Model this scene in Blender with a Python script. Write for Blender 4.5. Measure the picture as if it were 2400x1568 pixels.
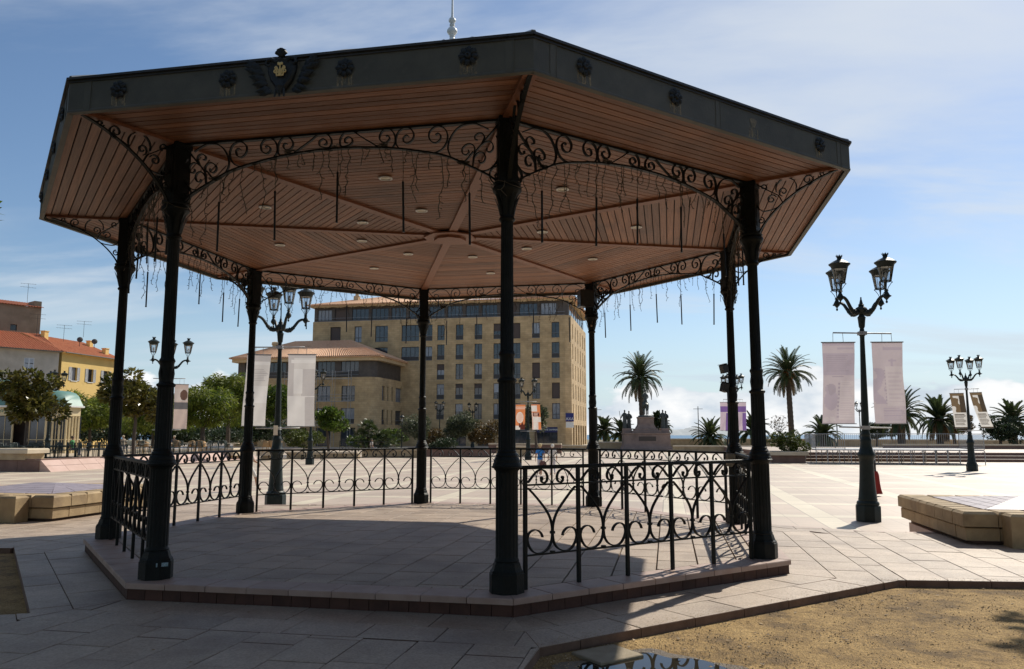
import bpy, bmesh, math, random
from mathutils import Vector, Matrix
from math import sin, cos, pi, radians, sqrt, tan, atan2, hypot

for o in list(bpy.data.objects):
    bpy.data.objects.remove(o)
scene = bpy.context.scene
COL = scene.collection
RND = random.Random(7)

# ------------------------------------------------------------------ camera
cam_data = bpy.data.cameras.new('camera')
cam_data.sensor_width = 36.0
cam_data.lens = 27.534
cam_data.clip_start = 0.05
cam_data.clip_end = 60000
camera = bpy.data.objects.new('camera', cam_data)
COL.objects.link(camera)
camera.location = (0, 0, 1.4)
camera.rotation_euler = (radians(90 + 7.15), 0, 0)
scene.camera = camera

# ------------------------------------------------------------------ light
SUN_AZ = radians(40.0)      # from +Y towards +X
SUN_EL = radians(41.5)
SKY_STRENGTH = 0.107
world = bpy.data.worlds.new('World')
scene.world = world
world.use_nodes = True


def build_sky():
    nt = world.node_tree
    N, L = nt.nodes, nt.links
    N.clear()
    out = N.new('ShaderNodeOutputWorld')
    bg = N.new('ShaderNodeBackground')
    bg.inputs['Strength'].default_value = SKY_STRENGTH
    sky = N.new('ShaderNodeTexSky')
    sky.sky_type = 'NISHITA'
    sky.sun_disc = False
    sky.sun_elevation = SUN_EL
    sky.sun_rotation = SUN_AZ
    sky.air_density = 1.0
    sky.dust_density = 0.4
    sky.ozone_density = 2.5
    tc = N.new('ShaderNodeTexCoord')

    def math_(op, a, b=None, c=None, clamp=False):
        n = N.new('ShaderNodeMath'); n.operation = op; n.use_clamp = clamp
        for i, v in enumerate((a, b, c)):
            if v is None: continue
            if isinstance(v, (int, float)): n.inputs[i].default_value = v
            else: L.new(v, n.inputs[i])
        return n.outputs[0]
    sep = N.new('ShaderNodeSeparateXYZ')
    L.new(tc.outputs['Generated'], sep.inputs[0])
    x, y, z = sep.outputs
    zc = math_('MAXIMUM', z, 0.0)
    # high thin cirrus: directions dropped onto a flat layer
    den = math_('ADD', zc, 0.12)
    cx = math_('DIVIDE', x, den)
    cy = math_('DIVIDE', y, den)
    comb = N.new('ShaderNodeCombineXYZ')
    L.new(cx, comb.inputs[0]); L.new(cy, comb.inputs[1])
    mp = N.new('ShaderNodeMapping')
    mp.inputs['Rotation'].default_value = (0, 0, radians(35))
    mp.inputs['Scale'].default_value = (0.55, 1.5, 1)
    mp.inputs['Location'].default_value = (3.1, 1.7, 0)
    L.new(comb.outputs[0], mp.inputs[0])
    n1 = N.new('ShaderNodeTexNoise')
    n1.inputs['Scale'].default_value = 0.8
    n1.inputs['Detail'].default_value = 9
    n1.inputs['Roughness'].default_value = 0.55
    n1.inputs['Distortion'].default_value = 0.6
    L.new(mp.outputs[0], n1.inputs['Vector'])
    r1 = N.new('ShaderNodeMapRange'); r1.interpolation_type = 'SMOOTHSTEP'
    r1.inputs[1].default_value = 0.45; r1.inputs[2].default_value = 0.70
    r1.inputs[3].default_value = 0.0; r1.inputs[4].default_value = 0.75
    L.new(n1.outputs[0], r1.inputs[0])
    # cumulus bank low over the horizon
    vs = N.new('ShaderNodeMapping')
    vs.inputs['Scale'].default_value = (1, 1, 2.0)
    vs.inputs['Location'].default_value = (2.17, 1.0, 0.65)
    L.new(tc.outputs['Generated'], vs.inputs[0])
    n2 = N.new('ShaderNodeTexNoise')
    n2.inputs['Scale'].default_value = 7.5
    n2.inputs['Detail'].default_value = 8
    n2.inputs['Roughness'].default_value = 0.52
    L.new(vs.outputs[0], n2.inputs['Vector'])
    # coverage falls with height: full under 2 degrees, none above 8
    cov = N.new('ShaderNodeMapRange')
    cov.inputs[1].default_value = 0.02; cov.inputs[2].default_value = 0.125
    cov.inputs[3].default_value = 0.20; cov.inputs[4].default_value = -0.28
    L.new(zc, cov.inputs[0])
    sumc = math_('ADD', n2.outputs[0], cov.outputs[0])
    r2 = N.new('ShaderNodeMapRange'); r2.interpolation_type = 'SMOOTHSTEP'
    r2.inputs[1].default_value = 0.50; r2.inputs[2].default_value = 0.56
    r2.inputs[3].default_value = 0.0; r2.inputs[4].default_value = 0.93
    L.new(sumc, r2.inputs[0])
    # shading inside the cumulus
    n3 = N.new('ShaderNodeTexNoise')
    n3.inputs['Scale'].default_value = 15
    n3.inputs['Detail'].default_value = 5
    L.new(vs.outputs[0], n3.inputs['Vector'])
    ramp = N.new('ShaderNodeMapRange')
    ramp.inputs[1].default_value = 0.35; ramp.inputs[2].default_value = 0.6
    ramp.inputs[3].default_value = 0.0; ramp.inputs[4].default_value = 1.0
    L.new(n3.outputs[0], ramp.inputs[0])
    cc = N.new('ShaderNodeMix'); cc.data_type = 'RGBA'
    k = 1.0 / SKY_STRENGTH
    cc.inputs[6].default_value = (0.60 * k, 0.68 * k, 0.77 * k, 1)
    cc.inputs[7].default_value = (1.0 * k, 1.0 * k, 1.0 * k, 1)
    L.new(ramp.outputs[0], cc.inputs[0])
    hs = N.new('ShaderNodeHueSaturation'); hs.inputs['Saturation'].default_value = 1.05
    L.new(sky.outputs[0], hs.inputs['Color'])
    m1 = N.new('ShaderNodeMix'); m1.data_type = 'RGBA'
    L.new(r1.outputs[0], m1.inputs[0])
    L.new(hs.outputs[0], m1.inputs[6])
    m1.inputs[7].default_value = (0.72 * k, 0.77 * k, 0.82 * k, 1)
    hz = N.new('ShaderNodeMapRange'); hz.interpolation_type = 'SMOOTHSTEP'
    hz.inputs[1].default_value = 0.0; hz.inputs[2].default_value = 0.20
    hz.inputs[3].default_value = 0.72; hz.inputs[4].default_value = 0.0
    L.new(zc, hz.inputs[0])
    mh = N.new('ShaderNodeMix'); mh.data_type = 'RGBA'
    L.new(hz.outputs[0], mh.inputs[0]); L.new(m1.outputs[2], mh.inputs[6])
    mh.inputs[7].default_value = (0.52 * k, 0.67 * k, 0.80 * k, 1)
    m2 = N.new('ShaderNodeMix'); m2.data_type = 'RGBA'
    L.new(r2.outputs[0], m2.inputs[0])
    L.new(mh.outputs[2], m2.inputs[6])
    L.new(cc.outputs[2], m2.inputs[7])
    L.new(m2.outputs[2], bg.inputs['Color'])
    L.new(bg.outputs[0], out.inputs['Surface'])


build_sky()
sun_data = bpy.data.lights.new('sun', 'SUN')
sun_data.energy = 5.0
sun_data.angle = radians(0.53)
sun_data.color = (1.0, 0.93, 0.81)
sun = bpy.data.objects.new('sun', sun_data)
COL.objects.link(sun)
sd = Vector((sin(SUN_AZ) * cos(SUN_EL), cos(SUN_AZ) * cos(SUN_EL), sin(SUN_EL)))
sun.rotation_euler = sd.to_track_quat('Z', 'Y').to_euler()
sun.location = sd * 60

scene.view_settings.view_transform = 'Standard'
scene.view_settings.look = 'None'
scene.view_settings.gamma = 1.0
scene.view_settings.exposure = 0.03
scene.view_settings.use_curve_mapping = False

# ------------------------------------------------------------------ helpers
class MB:
    """collects faces for one mesh"""
    def __init__(self):
        self.v = []; self.f = []; self.m = []; self.smooth = []
    def add(self, vs, fs, mi=0, sm=False, M=None):
        b = len(self.v)
        if M is not None: vs = [M @ Vector(p) for p in vs]
        self.v.extend([tuple(p) for p in vs])
        for f in fs:
            self.f.append(tuple(i + b for i in f)); self.m.append(mi); self.smooth.append(sm)
        return self
    def box(self, x0, x1, y0, y1, z0, z1, mi=0, M=None):
        vs = [(x0,y0,z0),(x1,y0,z0),(x1,y1,z0),(x0,y1,z0),(x0,y0,z1),(x1,y0,z1),(x1,y1,z1),(x0,y1,z1)]
        fs = [(0,3,2,1),(4,5,6,7),(0,1,5,4),(1,2,6,5),(2,3,7,6),(3,0,4,7)]
        return self.add(vs, fs, mi, False, M)
    def cham(self, x0, x1, y0, y1, z0, z1, b, mi=0, M=None):
        """box with chamfered top edge"""
        vs = [(x0,y0,z0),(x1,y0,z0),(x1,y1,z0),(x0,y1,z0),(x0,y0,z1-b),(x1,y0,z1-b),(x1,y1,z1-b),(x0,y1,z1-b),
              (x0+b,y0+b,z1),(x1-b,y0+b,z1),(x1-b,y1-b,z1),(x0+b,y1-b,z1)]
        fs = [(0,3,2,1),(0,1,5,4),(1,2,6,5),(2,3,7,6),(3,0,4,7),(4,5,9,8),(5,6,10,9),(6,7,11,10),(7,4,8,11),(8,9,10,11)]
        return self.add(vs, fs, mi, False, M)
    def prism(self, poly, z0, z1, mi=0, M=None, bev=0.0):
        n = len(poly)
        if bev:
            cx = sum(p[0] for p in poly)/n; cy = sum(p[1] for p in poly)/n
            top = []
            for x, y in poly:
                d = hypot(cx-x, cy-y) or 1
                top.append((x+(cx-x)/d*bev, y+(cy-y)/d*bev, z1))
            vs = [(x,y,z0) for x,y in poly] + [(x,y,z1-bev) for x,y in poly] + top
            fs = [tuple(range(n-1,-1,-1)), tuple(range(2*n,3*n))]
            for k in (0, n):
                fs += [(k+i, k+(i+1)%n, k+n+(i+1)%n, k+n+i) for i in range(n)]
        else:
            vs = [(x,y,z0) for x,y in poly] + [(x,y,z1) for x,y in poly]
            fs = [tuple(range(n-1,-1,-1)), tuple(range(n,2*n))]
            fs += [(i,(i+1)%n,n+(i+1)%n,n+i) for i in range(n)]
        return self.add(vs, fs, mi, False, M)
    def lathe(self, prof, n=16, mi=0, sm=True, M=None, flute=None, cap=True):
        vs = []; fs = []
        for (r, z, *fl) in prof:
            for i in range(n):
                a = 2*pi*i/n
                rr = r
                if fl and fl[0]: rr = r*(1 - fl[0]*(0.5+0.5*cos(a*flute)))
                vs.append((rr*cos(a), rr*sin(a), z))
        for k in range(len(prof)-1):
            for i in range(n):
                j = (i+1) % n
                fs.append((k*n+i, k*n+j, (k+1)*n+j, (k+1)*n+i))
        if cap:
            fs.append(tuple(range(n-1,-1,-1)))
            fs.append(tuple((len(prof)-1)*n+i for i in range(n)))
        return self.add(vs, fs, mi, sm, M)
    def tube(self, pts, r, n=6, mi=0, sm=True, M=None, cap=True):
        pts = [Vector(p) for p in pts]
        if len(pts) < 2: return self
        rs = r if isinstance(r, (list, tuple)) else [r]*len(pts)
        vs = []; fs = []
        t0 = (pts[1]-pts[0]).normalized()
        up = Vector((0,0,1)) if abs(t0.z) < 0.9 else Vector((1,0,0))
        u = t0.cross(up).normalized()
        for k, p in enumerate(pts):
            a = pts[max(k-1,0)]; b = pts[min(k+1,len(pts)-1)]
            t = (b-a)
            t = t.normalized() if t.length > 1e-9 else t0
            u = (u - t*u.dot(t))
            u = u.normalized() if u.length > 1e-6 else t.orthogonal().normalized()
            w = t.cross(u)
            for i in range(n):
                an = 2*pi*i/n
                vs.append(p + (u*cos(an)+w*sin(an))*rs[k])
        for k in range(len(pts)-1):
            for i in range(n):
                j = (i+1) % n
                fs.append((k*n+i, k*n+j, (k+1)*n+j, (k+1)*n+i))
        if cap:
            fs.append(tuple(range(n-1,-1,-1))); fs.append(tuple((len(pts)-1)*n+i for i in range(n)))
        return self.add(vs, fs, mi, sm, M)
    def strap(self, uv, w, t, mi=0, M=None, x0=0.0):
        """flat bar bent in the local XZ plane along uv points; w = width across (Y), t = thickness in plane"""
        n = len(uv); vs = []; fs = []
        for k in range(n):
            a = uv[max(k-1,0)]; b = uv[min(k+1,n-1)]
            dx, dz = b[0]-a[0], b[1]-a[1]
            l = hypot(dx, dz) or 1
            nx, nz = -dz/l*t/2, dx/l*t/2
            x, z = uv[k]
            vs += [(x0+x+nx,-w/2,z+nz),(x0+x+nx,w/2,z+nz),(x0+x-nx,w/2,z-nz),(x0+x-nx,-w/2,z-nz)]
        for k in range(n-1):
            for i in range(4):
                j = (i+1)%4
                fs.append((k*4+i, k*4+j, (k+1)*4+j, (k+1)*4+i))
        fs.append((3,2,1,0)); fs.append(tuple((n-1)*4+i for i in range(4)))
        return self.add(vs, fs, mi, False, M)
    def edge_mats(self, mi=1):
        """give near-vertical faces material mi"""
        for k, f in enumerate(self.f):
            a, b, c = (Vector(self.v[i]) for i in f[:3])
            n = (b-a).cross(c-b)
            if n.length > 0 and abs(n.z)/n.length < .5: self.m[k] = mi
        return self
    def mesh(self, name, mats):
        me = bpy.data.meshes.new(name)
        me.from_pydata(self.v, [], self.f)
        if not isinstance(mats, (list, tuple)): mats = [mats]
        for m in mats: me.materials.append(m)
        if len(mats) > 1: me.polygons.foreach_set('material_index', self.m)
        if any(self.smooth): me.polygons.foreach_set('use_smooth', self.smooth)
        me.update()
        return me


def smooth_by_angle(me, ang=40):
    try:
        me.set_sharp_from_angle(angle=radians(ang))
    except Exception:
        pass


def link(name, me, parent=None, loc=(0,0,0), rot=(0,0,0), scale=None):
    o = bpy.data.objects.new(name, me)
    COL.objects.link(o)
    o.location = loc; o.rotation_euler = rot
    if scale: o.scale = scale if isinstance(scale, (tuple, list)) else (scale,)*3
    if parent: o.parent = parent
    return o


def obj(name, mb, mats, parent=None, loc=(0,0,0), rot=(0,0,0)):
    me = mb.mesh(name, mats)
    if any(mb.smooth): smooth_by_angle(me)
    return link(name, me, parent, loc, rot)


def tag(o, label=None, cat=None, group=None, kind=None):
    if label: o['label'] = label
    if cat: o['category'] = cat
    if group: o['group'] = group
    if kind: o['kind'] = kind
    return o


def thing(name, label, cat, loc=(0,0,0), rotz=0.0, group=None):
    o = link(name, None, None, loc, (0,0,rotz))
    o.empty_display_size = 0.2
    return tag(o, label, cat, group)


def children(o):
    return [c for c in COL.objects if c.parent == o]


def copy_tree(o, parent=None, kids=None):
    c = o.copy(); COL.objects.link(c); c.parent = parent
    for ch in kids.get(o, []): copy_tree(ch, c, kids)
    return c


def kid_map(root):
    m = {}
    for ob in root.children_recursive:
        m.setdefault(ob.parent, []).append(ob)
    return m


def catmull(pts, sub=5):
    out = []
    n = len(pts)
    for i in range(n-1):
        p0 = pts[max(i-1,0)]; p1 = pts[i]; p2 = pts[i+1]; p3 = pts[min(i+2,n-1)]
        for s in range(sub):
            t = s/sub
            out.append(tuple(0.5*((2*p1[k]) + (-p0[k]+p2[k])*t + (2*p0[k]-5*p1[k]+4*p2[k]-p3[k])*t*t
                             + (-p0[k]+3*p1[k]-3*p2[k]+p3[k])*t**3) for k in range(len(p1))))
    out.append(tuple(pts[-1]))
    return out


def clip_poly(poly, px, py, nx, ny):
    """keep the side where (p - P).n <= 0"""
    out = []
    n = len(poly)
    for i in range(n):
        a = poly[i]; b = poly[(i+1)%n]
        da = (a[0]-px)*nx+(a[1]-py)*ny; db = (b[0]-px)*nx+(b[1]-py)*ny
        if da <= 0: out.append(a)
        if (da < 0 < db) or (db < 0 < da):
            t = da/(da-db); out.append((a[0]+(b[0]-a[0])*t, a[1]+(b[1]-a[1])*t))
    return out


def clip_convex(poly, conv):
    """clip poly by convex ccw polygon"""
    n = len(conv)
    for i in range(n):
        a = conv[i]; b = conv[(i+1)%n]
        poly = clip_poly(poly, a[0], a[1], (b[1]-a[1]), -(b[0]-a[0]))
        if len(poly) < 3: return []
    return poly


def area(poly):
    return 0.5*sum(poly[i][0]*poly[(i+1)%len(poly)][1]-poly[(i+1)%len(poly)][0]*poly[i][1] for i in range(len(poly)))


# image pixel column (tangent right of +Y) and estimated depth give a plan position
def gp(img_bearing, dist, z=0.0):
    return Vector((img_bearing*dist, dist, z))

# ------------------------------------------------------------------ materials
def principled(name):
    m = bpy.data.materials.new(name); m.use_nodes = True
    nt = m.node_tree
    return m, nt, nt.nodes['Principled BSDF']


def pm(name, c1, c2=None, scale=4.0, rough=0.7, bump=0.0, bscale=None, detail=6.0, metallic=0.0,
       rand=0.0, island=0.0, stretch=None, spec=None, coord='Object', contrast=(0.35, 0.65), trans=0.0, dirt=None, spots=None):
    m, nt, b = principled(name)
    N, L = nt.nodes, nt.links
    b.inputs['Roughness'].default_value = rough
    b.inputs['Metallic'].default_value = metallic
    if spec is not None: b.inputs['Specular IOR Level'].default_value = spec
    tc = N.new('ShaderNodeTexCoord')
    vec = tc.outputs[coord]
    if rand:
        oi = N.new('ShaderNodeObjectInfo')
        ad = N.new('ShaderNodeVectorMath'); ad.operation = 'MULTIPLY_ADD'
        L.new(oi.outputs['Random'], ad.inputs[0])
        ad.inputs[1].default_value = (37.0, 19.0, 11.0)
        L.new(vec, ad.inputs[2]); vec = ad.outputs[0]
    if stretch:
        mp = N.new('ShaderNodeMapping'); mp.inputs['Scale'].default_value = stretch
        L.new(vec, mp.inputs[0]); vec = mp.outputs[0]
    no = N.new('ShaderNodeTexNoise')
    no.inputs['Scale'].default_value = scale; no.inputs['Detail'].default_value = detail
    no.inputs['Roughness'].default_value = 0.6
    L.new(vec, no.inputs['Vector'])
    col = None
    c2 = c2 or c1
    mr = N.new('ShaderNodeMapRange')
    mr.inputs[1].default_value = contrast[0]; mr.inputs[2].default_value = contrast[1]
    L.new(no.outputs[0], mr.inputs[0])
    mx = N.new('ShaderNodeMix'); mx.data_type = 'RGBA'
    L.new(mr.outputs[0], mx.inputs[0])
    mx.inputs[6].default_value = (*c1, 1); mx.inputs[7].default_value = (*c2, 1)
    col = mx.outputs[2]
    if dirt:   # (colour, scale, low, high): blotches of another colour
        n2 = N.new('ShaderNodeTexNoise'); n2.inputs['Scale'].default_value = dirt[1]; n2.inputs['Detail'].default_value = 7
        if rand or coord == 'Object' and dirt[1] < 3:
            gpos = N.new('ShaderNodeNewGeometry'); L.new(gpos.outputs['Position'], n2.inputs['Vector'])
        else: L.new(tc.outputs[coord], n2.inputs['Vector'])
        r2 = N.new('ShaderNodeMapRange'); r2.inputs[1].default_value = dirt[2]; r2.inputs[2].default_value = dirt[3]
        r2.inputs[4].default_value = 0.8
        L.new(n2.outputs[0], r2.inputs[0])
        m3 = N.new('ShaderNodeMix'); m3.data_type = 'RGBA'
        L.new(r2.outputs[0], m3.inputs[0]); L.new(col, m3.inputs[6]); m3.inputs[7].default_value = (*dirt[0], 1)
        col = m3.outputs[2]
    if spots:   # (scale, radius, colour): trodden gum and small stains, plus fine grain
        g2 = N.new('ShaderNodeNewGeometry')
        vo = N.new('ShaderNodeTexVoronoi'); vo.inputs['Scale'].default_value = spots[0]
        L.new(g2.outputs['Position'], vo.inputs['Vector'])
        wn = N.new('ShaderNodeTexNoise'); wn.inputs['Scale'].default_value = spots[0]*.6
        L.new(g2.outputs['Position'], wn.inputs['Vector'])
        mm = N.new('ShaderNodeMath'); mm.operation = 'MULTIPLY'; mm.inputs[1].default_value = spots[1]*2
        L.new(wn.outputs[0], mm.inputs[0])
        lt = N.new('ShaderNodeMath'); lt.operation = 'LESS_THAN'
        L.new(vo.outputs['Distance'], lt.inputs[0]); L.new(mm.outputs[0], lt.inputs[1])
        sc = N.new('ShaderNodeMath'); sc.operation = 'MULTIPLY'; sc.inputs[1].default_value = .55
        L.new(lt.outputs[0], sc.inputs[0])
        m4 = N.new('ShaderNodeMix'); m4.data_type = 'RGBA'
        L.new(sc.outputs[0], m4.inputs[0]); L.new(col, m4.inputs[6]); m4.inputs[7].default_value = (*spots[2], 1)
        gr = N.new('ShaderNodeTexNoise'); gr.inputs['Scale'].default_value = 55; gr.inputs['Detail'].default_value = 4
        L.new(g2.outputs['Position'], gr.inputs['Vector'])
        gm_ = N.new('ShaderNodeMapRange'); gm_.inputs[1].default_value = .3; gm_.inputs[2].default_value = .7
        gm_.inputs[3].default_value = .78; gm_.inputs[4].default_value = 1.2
        L.new(gr.outputs[0], gm_.inputs[0])
        h4 = N.new('ShaderNodeHueSaturation'); L.new(gm_.outputs[0], h4.inputs['Value']); L.new(m4.outputs[2], h4.inputs['Color'])
        col = h4.outputs[0]
    if rand or island:
        hv = N.new('ShaderNodeHueSaturation')
        mr2 = N.new('ShaderNodeMapRange')
        amt = rand or island
        mr2.inputs[3].default_value = 1-amt; mr2.inputs[4].default_value = 1+amt
        if island:
            ge = N.new('ShaderNodeNewGeometry'); L.new(ge.outputs['Random Per Island'], mr2.inputs[0])
        else:
            L.new(oi.outputs['Random'], mr2.inputs[0])
        L.new(mr2.outputs[0], hv.inputs['Value'])
        L.new(col, hv.inputs['Color']); col = hv.outputs[0]
    L.new(col, b.inputs['Base Color'])
    if bump:
        bn = N.new('ShaderNodeTexNoise'); bn.inputs['Scale'].default_value = bscale or scale*4
        bn.inputs['Detail'].default_value = 8; bn.inputs['Roughness'].default_value = 0.65
        L.new(vec, bn.inputs['Vector'])
        bu = N.new('ShaderNodeBump'); bu.inputs['Strength'].default_value = bump
        bu.inputs['Distance'].default_value = 0.02
        L.new(bn.outputs[0], bu.inputs['Height'])
        L.new(bu.outputs[0], b.inputs['Normal'])
    if trans:
        tr = N.new('ShaderNodeBsdfTranslucent')
        L.new(col, tr.inputs['Color'])
        ms = N.new('ShaderNodeMixShader'); ms.inputs[0].default_value = trans
        L.new(b.outputs[0], ms.inputs[1]); L.new(tr.outputs[0], ms.inputs[2])
        L.new(ms.outputs[0], N['Material Output'].inputs['Surface'])
    return m


def glass_mat(name, tint=(0.9, 0.95, 1.0), fac=0.25, rough=0.05):
    m = bpy.data.materials.new(name); m.use_nodes = True
    N, L = m.node_tree.nodes, m.node_tree.links
    N.remove(N['Principled BSDF'])
    t = N.new('ShaderNodeBsdfTransparent'); t.inputs['Color'].default_value = (*tint, 1)
    g = N.new('ShaderNodeBsdfGlossy'); g.inputs['Roughness'].default_value = rough
    fr = N.new('ShaderNodeFresnel'); fr.inputs['IOR'].default_value = 1.45
    ad = N.new('ShaderNodeMath'); ad.operation = 'MULTIPLY_ADD'
    ad.inputs[1].default_value = 1.0; ad.inputs[2].default_value = fac*0.2
    L.new(fr.outputs[0], ad.inputs[0])
    mx = N.new('ShaderNodeMixShader')
    L.new(ad.outputs[0], mx.inputs[0]); L.new(t.outputs[0], mx.inputs[1]); L.new(g.outputs[0], mx.inputs[2])
    L.new(mx.outputs[0], N['Material Output'].inputs['Surface'])
    return m


M = {}
M['iron'] = pm('painted_iron', (0.0055, 0.0075, 0.007), (0.009, 0.0115, 0.0105), 9, 0.48, 0.35, 60, spec=0.22, dirt=((0.024, 0.022, 0.018), 2.6, 0.58, 0.8))
M['iron_dull'] = pm('dull_iron', (0.012, 0.016, 0.017), (0.03, 0.028, 0.022), 14, 0.6, 0.4, 50)
M['fascia'] = pm('zinc_fascia', (0.082, 0.086, 0.070), (0.118, 0.120, 0.096), 3, 0.6, 0.15, 40, dirt=((0.15, 0.14, 0.11), 5, 0.62, 0.8))
M['fascia_lip'] = pm('zinc_lip', (0.025, 0.028, 0.028), (0.045, 0.045, 0.045), 8, 0.45)
M['rosette'] = pm('rosette_iron', (0.010, 0.015, 0.018), (0.018, 0.024, 0.027), 20, 0.5, 0.4, 60)
M['board'] = pm('ceiling_wood', (0.200, 0.078, 0.032), (0.330, 0.143, 0.066), 3.0, 0.5, 0.35, 30, rand=0.30, stretch=(0.6, 14, 6), dirt=((0.05, 0.022, 0.014), 1.1, 0.56, 0.85))
M['rib'] = pm('rib_wood', (0.24, 0.092, 0.043), (0.30, 0.12, 0.058), 3, 0.5, 0.2, 30, stretch=(8, 8, 1))
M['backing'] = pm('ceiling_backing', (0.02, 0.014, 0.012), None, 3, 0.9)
M['roof_zinc'] = pm('roof_zinc', (0.3, 0.32, 0.33), (0.38, 0.4, 0.4), 2, 0.4, metallic=0.3)
M['gold'] = pm('gold_leaf', (0.75, 0.58, 0.24), (0.85, 0.68, 0.3), 30, 0.45)
M['white_paint'] = pm('white_paint', (0.72, 0.72, 0.68), (0.8, 0.8, 0.76), 12, 0.4)
M['lens'] = pm('spot_lens', (0.75, 0.68, 0.5), None, 3, 0.2)
M['paver'] = pm('pink_paver', (0.355, 0.270, 0.200), (0.435, 0.345, 0.262), 3, 0.55, 0.35, 70, spec=0.5, rand=0.11, dirt=((0.17, 0.12, 0.09), 1.1, 0.48, 0.78), spots=(4.0, 0.045, (0.10, 0.075, 0.06)))
M['paver_edge_shaded'] = pm('paver_edge_shaded', (0.14, 0.085, 0.06), (0.20, 0.125, 0.09), 6, 0.85, 0.3, 60)  # shade of the sides facing away from the sun put into the colour
M['coping'] = pm('red_coping', (0.36, 0.245, 0.195), (0.43, 0.31, 0.255), 4, 0.55, 0.22, 70, spec=0.55, rand=0.06, dirt=((0.22, 0.14, 0.11), 2.0, 0.58, 0.85))
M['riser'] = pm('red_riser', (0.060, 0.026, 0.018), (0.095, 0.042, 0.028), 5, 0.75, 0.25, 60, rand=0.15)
M['joint'] = pm('joint_mortar', (0.045, 0.034, 0.026), (0.085, 0.065, 0.05), 6, 0.95, 0.3, 60)
M['wire'] = pm('cable', (0.035, 0.03, 0.022), (0.10, 0.085, 0.055), 14, 0.6)
M['black_plastic'] = pm('black_plastic', (0.008, 0.009, 0.011), (0.013, 0.014, 0.016), 12, 0.35)
M['stone'] = pm('cream_stone', (0.33, 0.235, 0.125), (0.43, 0.315, 0.175), 4, 0.8, 0.4, 35, rand=0.06, dirt=((0.16, 0.11, 0.07), 2.6, 0.56, 0.82))
M['stone_dark'] = pm('plinth_stone', (0.12, 0.075, 0.055), (0.17, 0.11, 0.08), 4, 0.85)
M['purple'] = pm('purple_tile', (0.26, 0.22, 0.25), (0.33, 0.28, 0.31), 5, 0.5, 0.15, 60, rand=0.06)


def gravel_mat():
    m, nt, b = principled('sandy_gravel')
    N, L = nt.nodes, nt.links
    tc = N.new('ShaderNodeTexCoord')
    v = N.new('ShaderNodeTexVoronoi'); v.inputs['Scale'].default_value = 95
    L.new(tc.outputs['Object'], v.inputs['Vector'])
    n1 = N.new('ShaderNodeTexNoise'); n1.inputs['Scale'].default_value = 2.2; n1.inputs['Detail'].default_value = 9
    n1.inputs['Roughness'].default_value = 0.65
    L.new(tc.outputs['Object'], n1.inputs['Vector'])
    cr = N.new('ShaderNodeValToRGB')
    cr.color_ramp.elements[0].position = 0.36; cr.color_ramp.elements[0].color = (0.15, 0.095, 0.04, 1)
    cr.color_ramp.elements[1].position = 0.62; cr.color_ramp.elements[1].color = (0.40, 0.265, 0.105, 1)
    e = cr.color_ramp.elements.new(0.48); e.color = (0.29, 0.185, 0.07, 1)
    L.new(n1.outputs[0], cr.inputs[0])
    hs = N.new('ShaderNodeHueSaturation')
    mr = N.new('ShaderNodeMapRange'); mr.inputs[3].default_value = 0.6; mr.inputs[4].default_value = 1.3
    sp = N.new('ShaderNodeSeparateColor'); L.new(v.outputs['Color'], sp.inputs[0])
    L.new(sp.outputs[0], mr.inputs[0]); L.new(mr.outputs[0], hs.inputs['Value'])
    L.new(cr.outputs[0], hs.inputs['Color'])
    L.new(hs.outputs[0], b.inputs['Base Color'])
    b.inputs['Roughness'].default_value = 0.95
    bu = N.new('ShaderNodeBump'); bu.inputs['Strength'].default_value = 0.9; bu.inputs['Distance'].default_value = 0.008
    L.new(v.outputs['Distance'], bu.inputs['Height'])
    n2 = N.new('ShaderNodeTexNoise'); n2.inputs['Scale'].default_value = 9; n2.inputs['Detail'].default_value = 8
    L.new(tc.outputs['Object'], n2.inputs['Vector'])
    b2 = N.new('ShaderNodeBump'); b2.inputs['Strength'].default_value = 0.7; b2.inputs['Distance'].default_value = 0.03
    L.new(n2.outputs[0], b2.inputs['Height']); L.new(bu.outputs[0], b2.inputs['Normal'])
    L.new(b2.outputs[0], b.inputs['Normal'])
    return m


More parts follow.
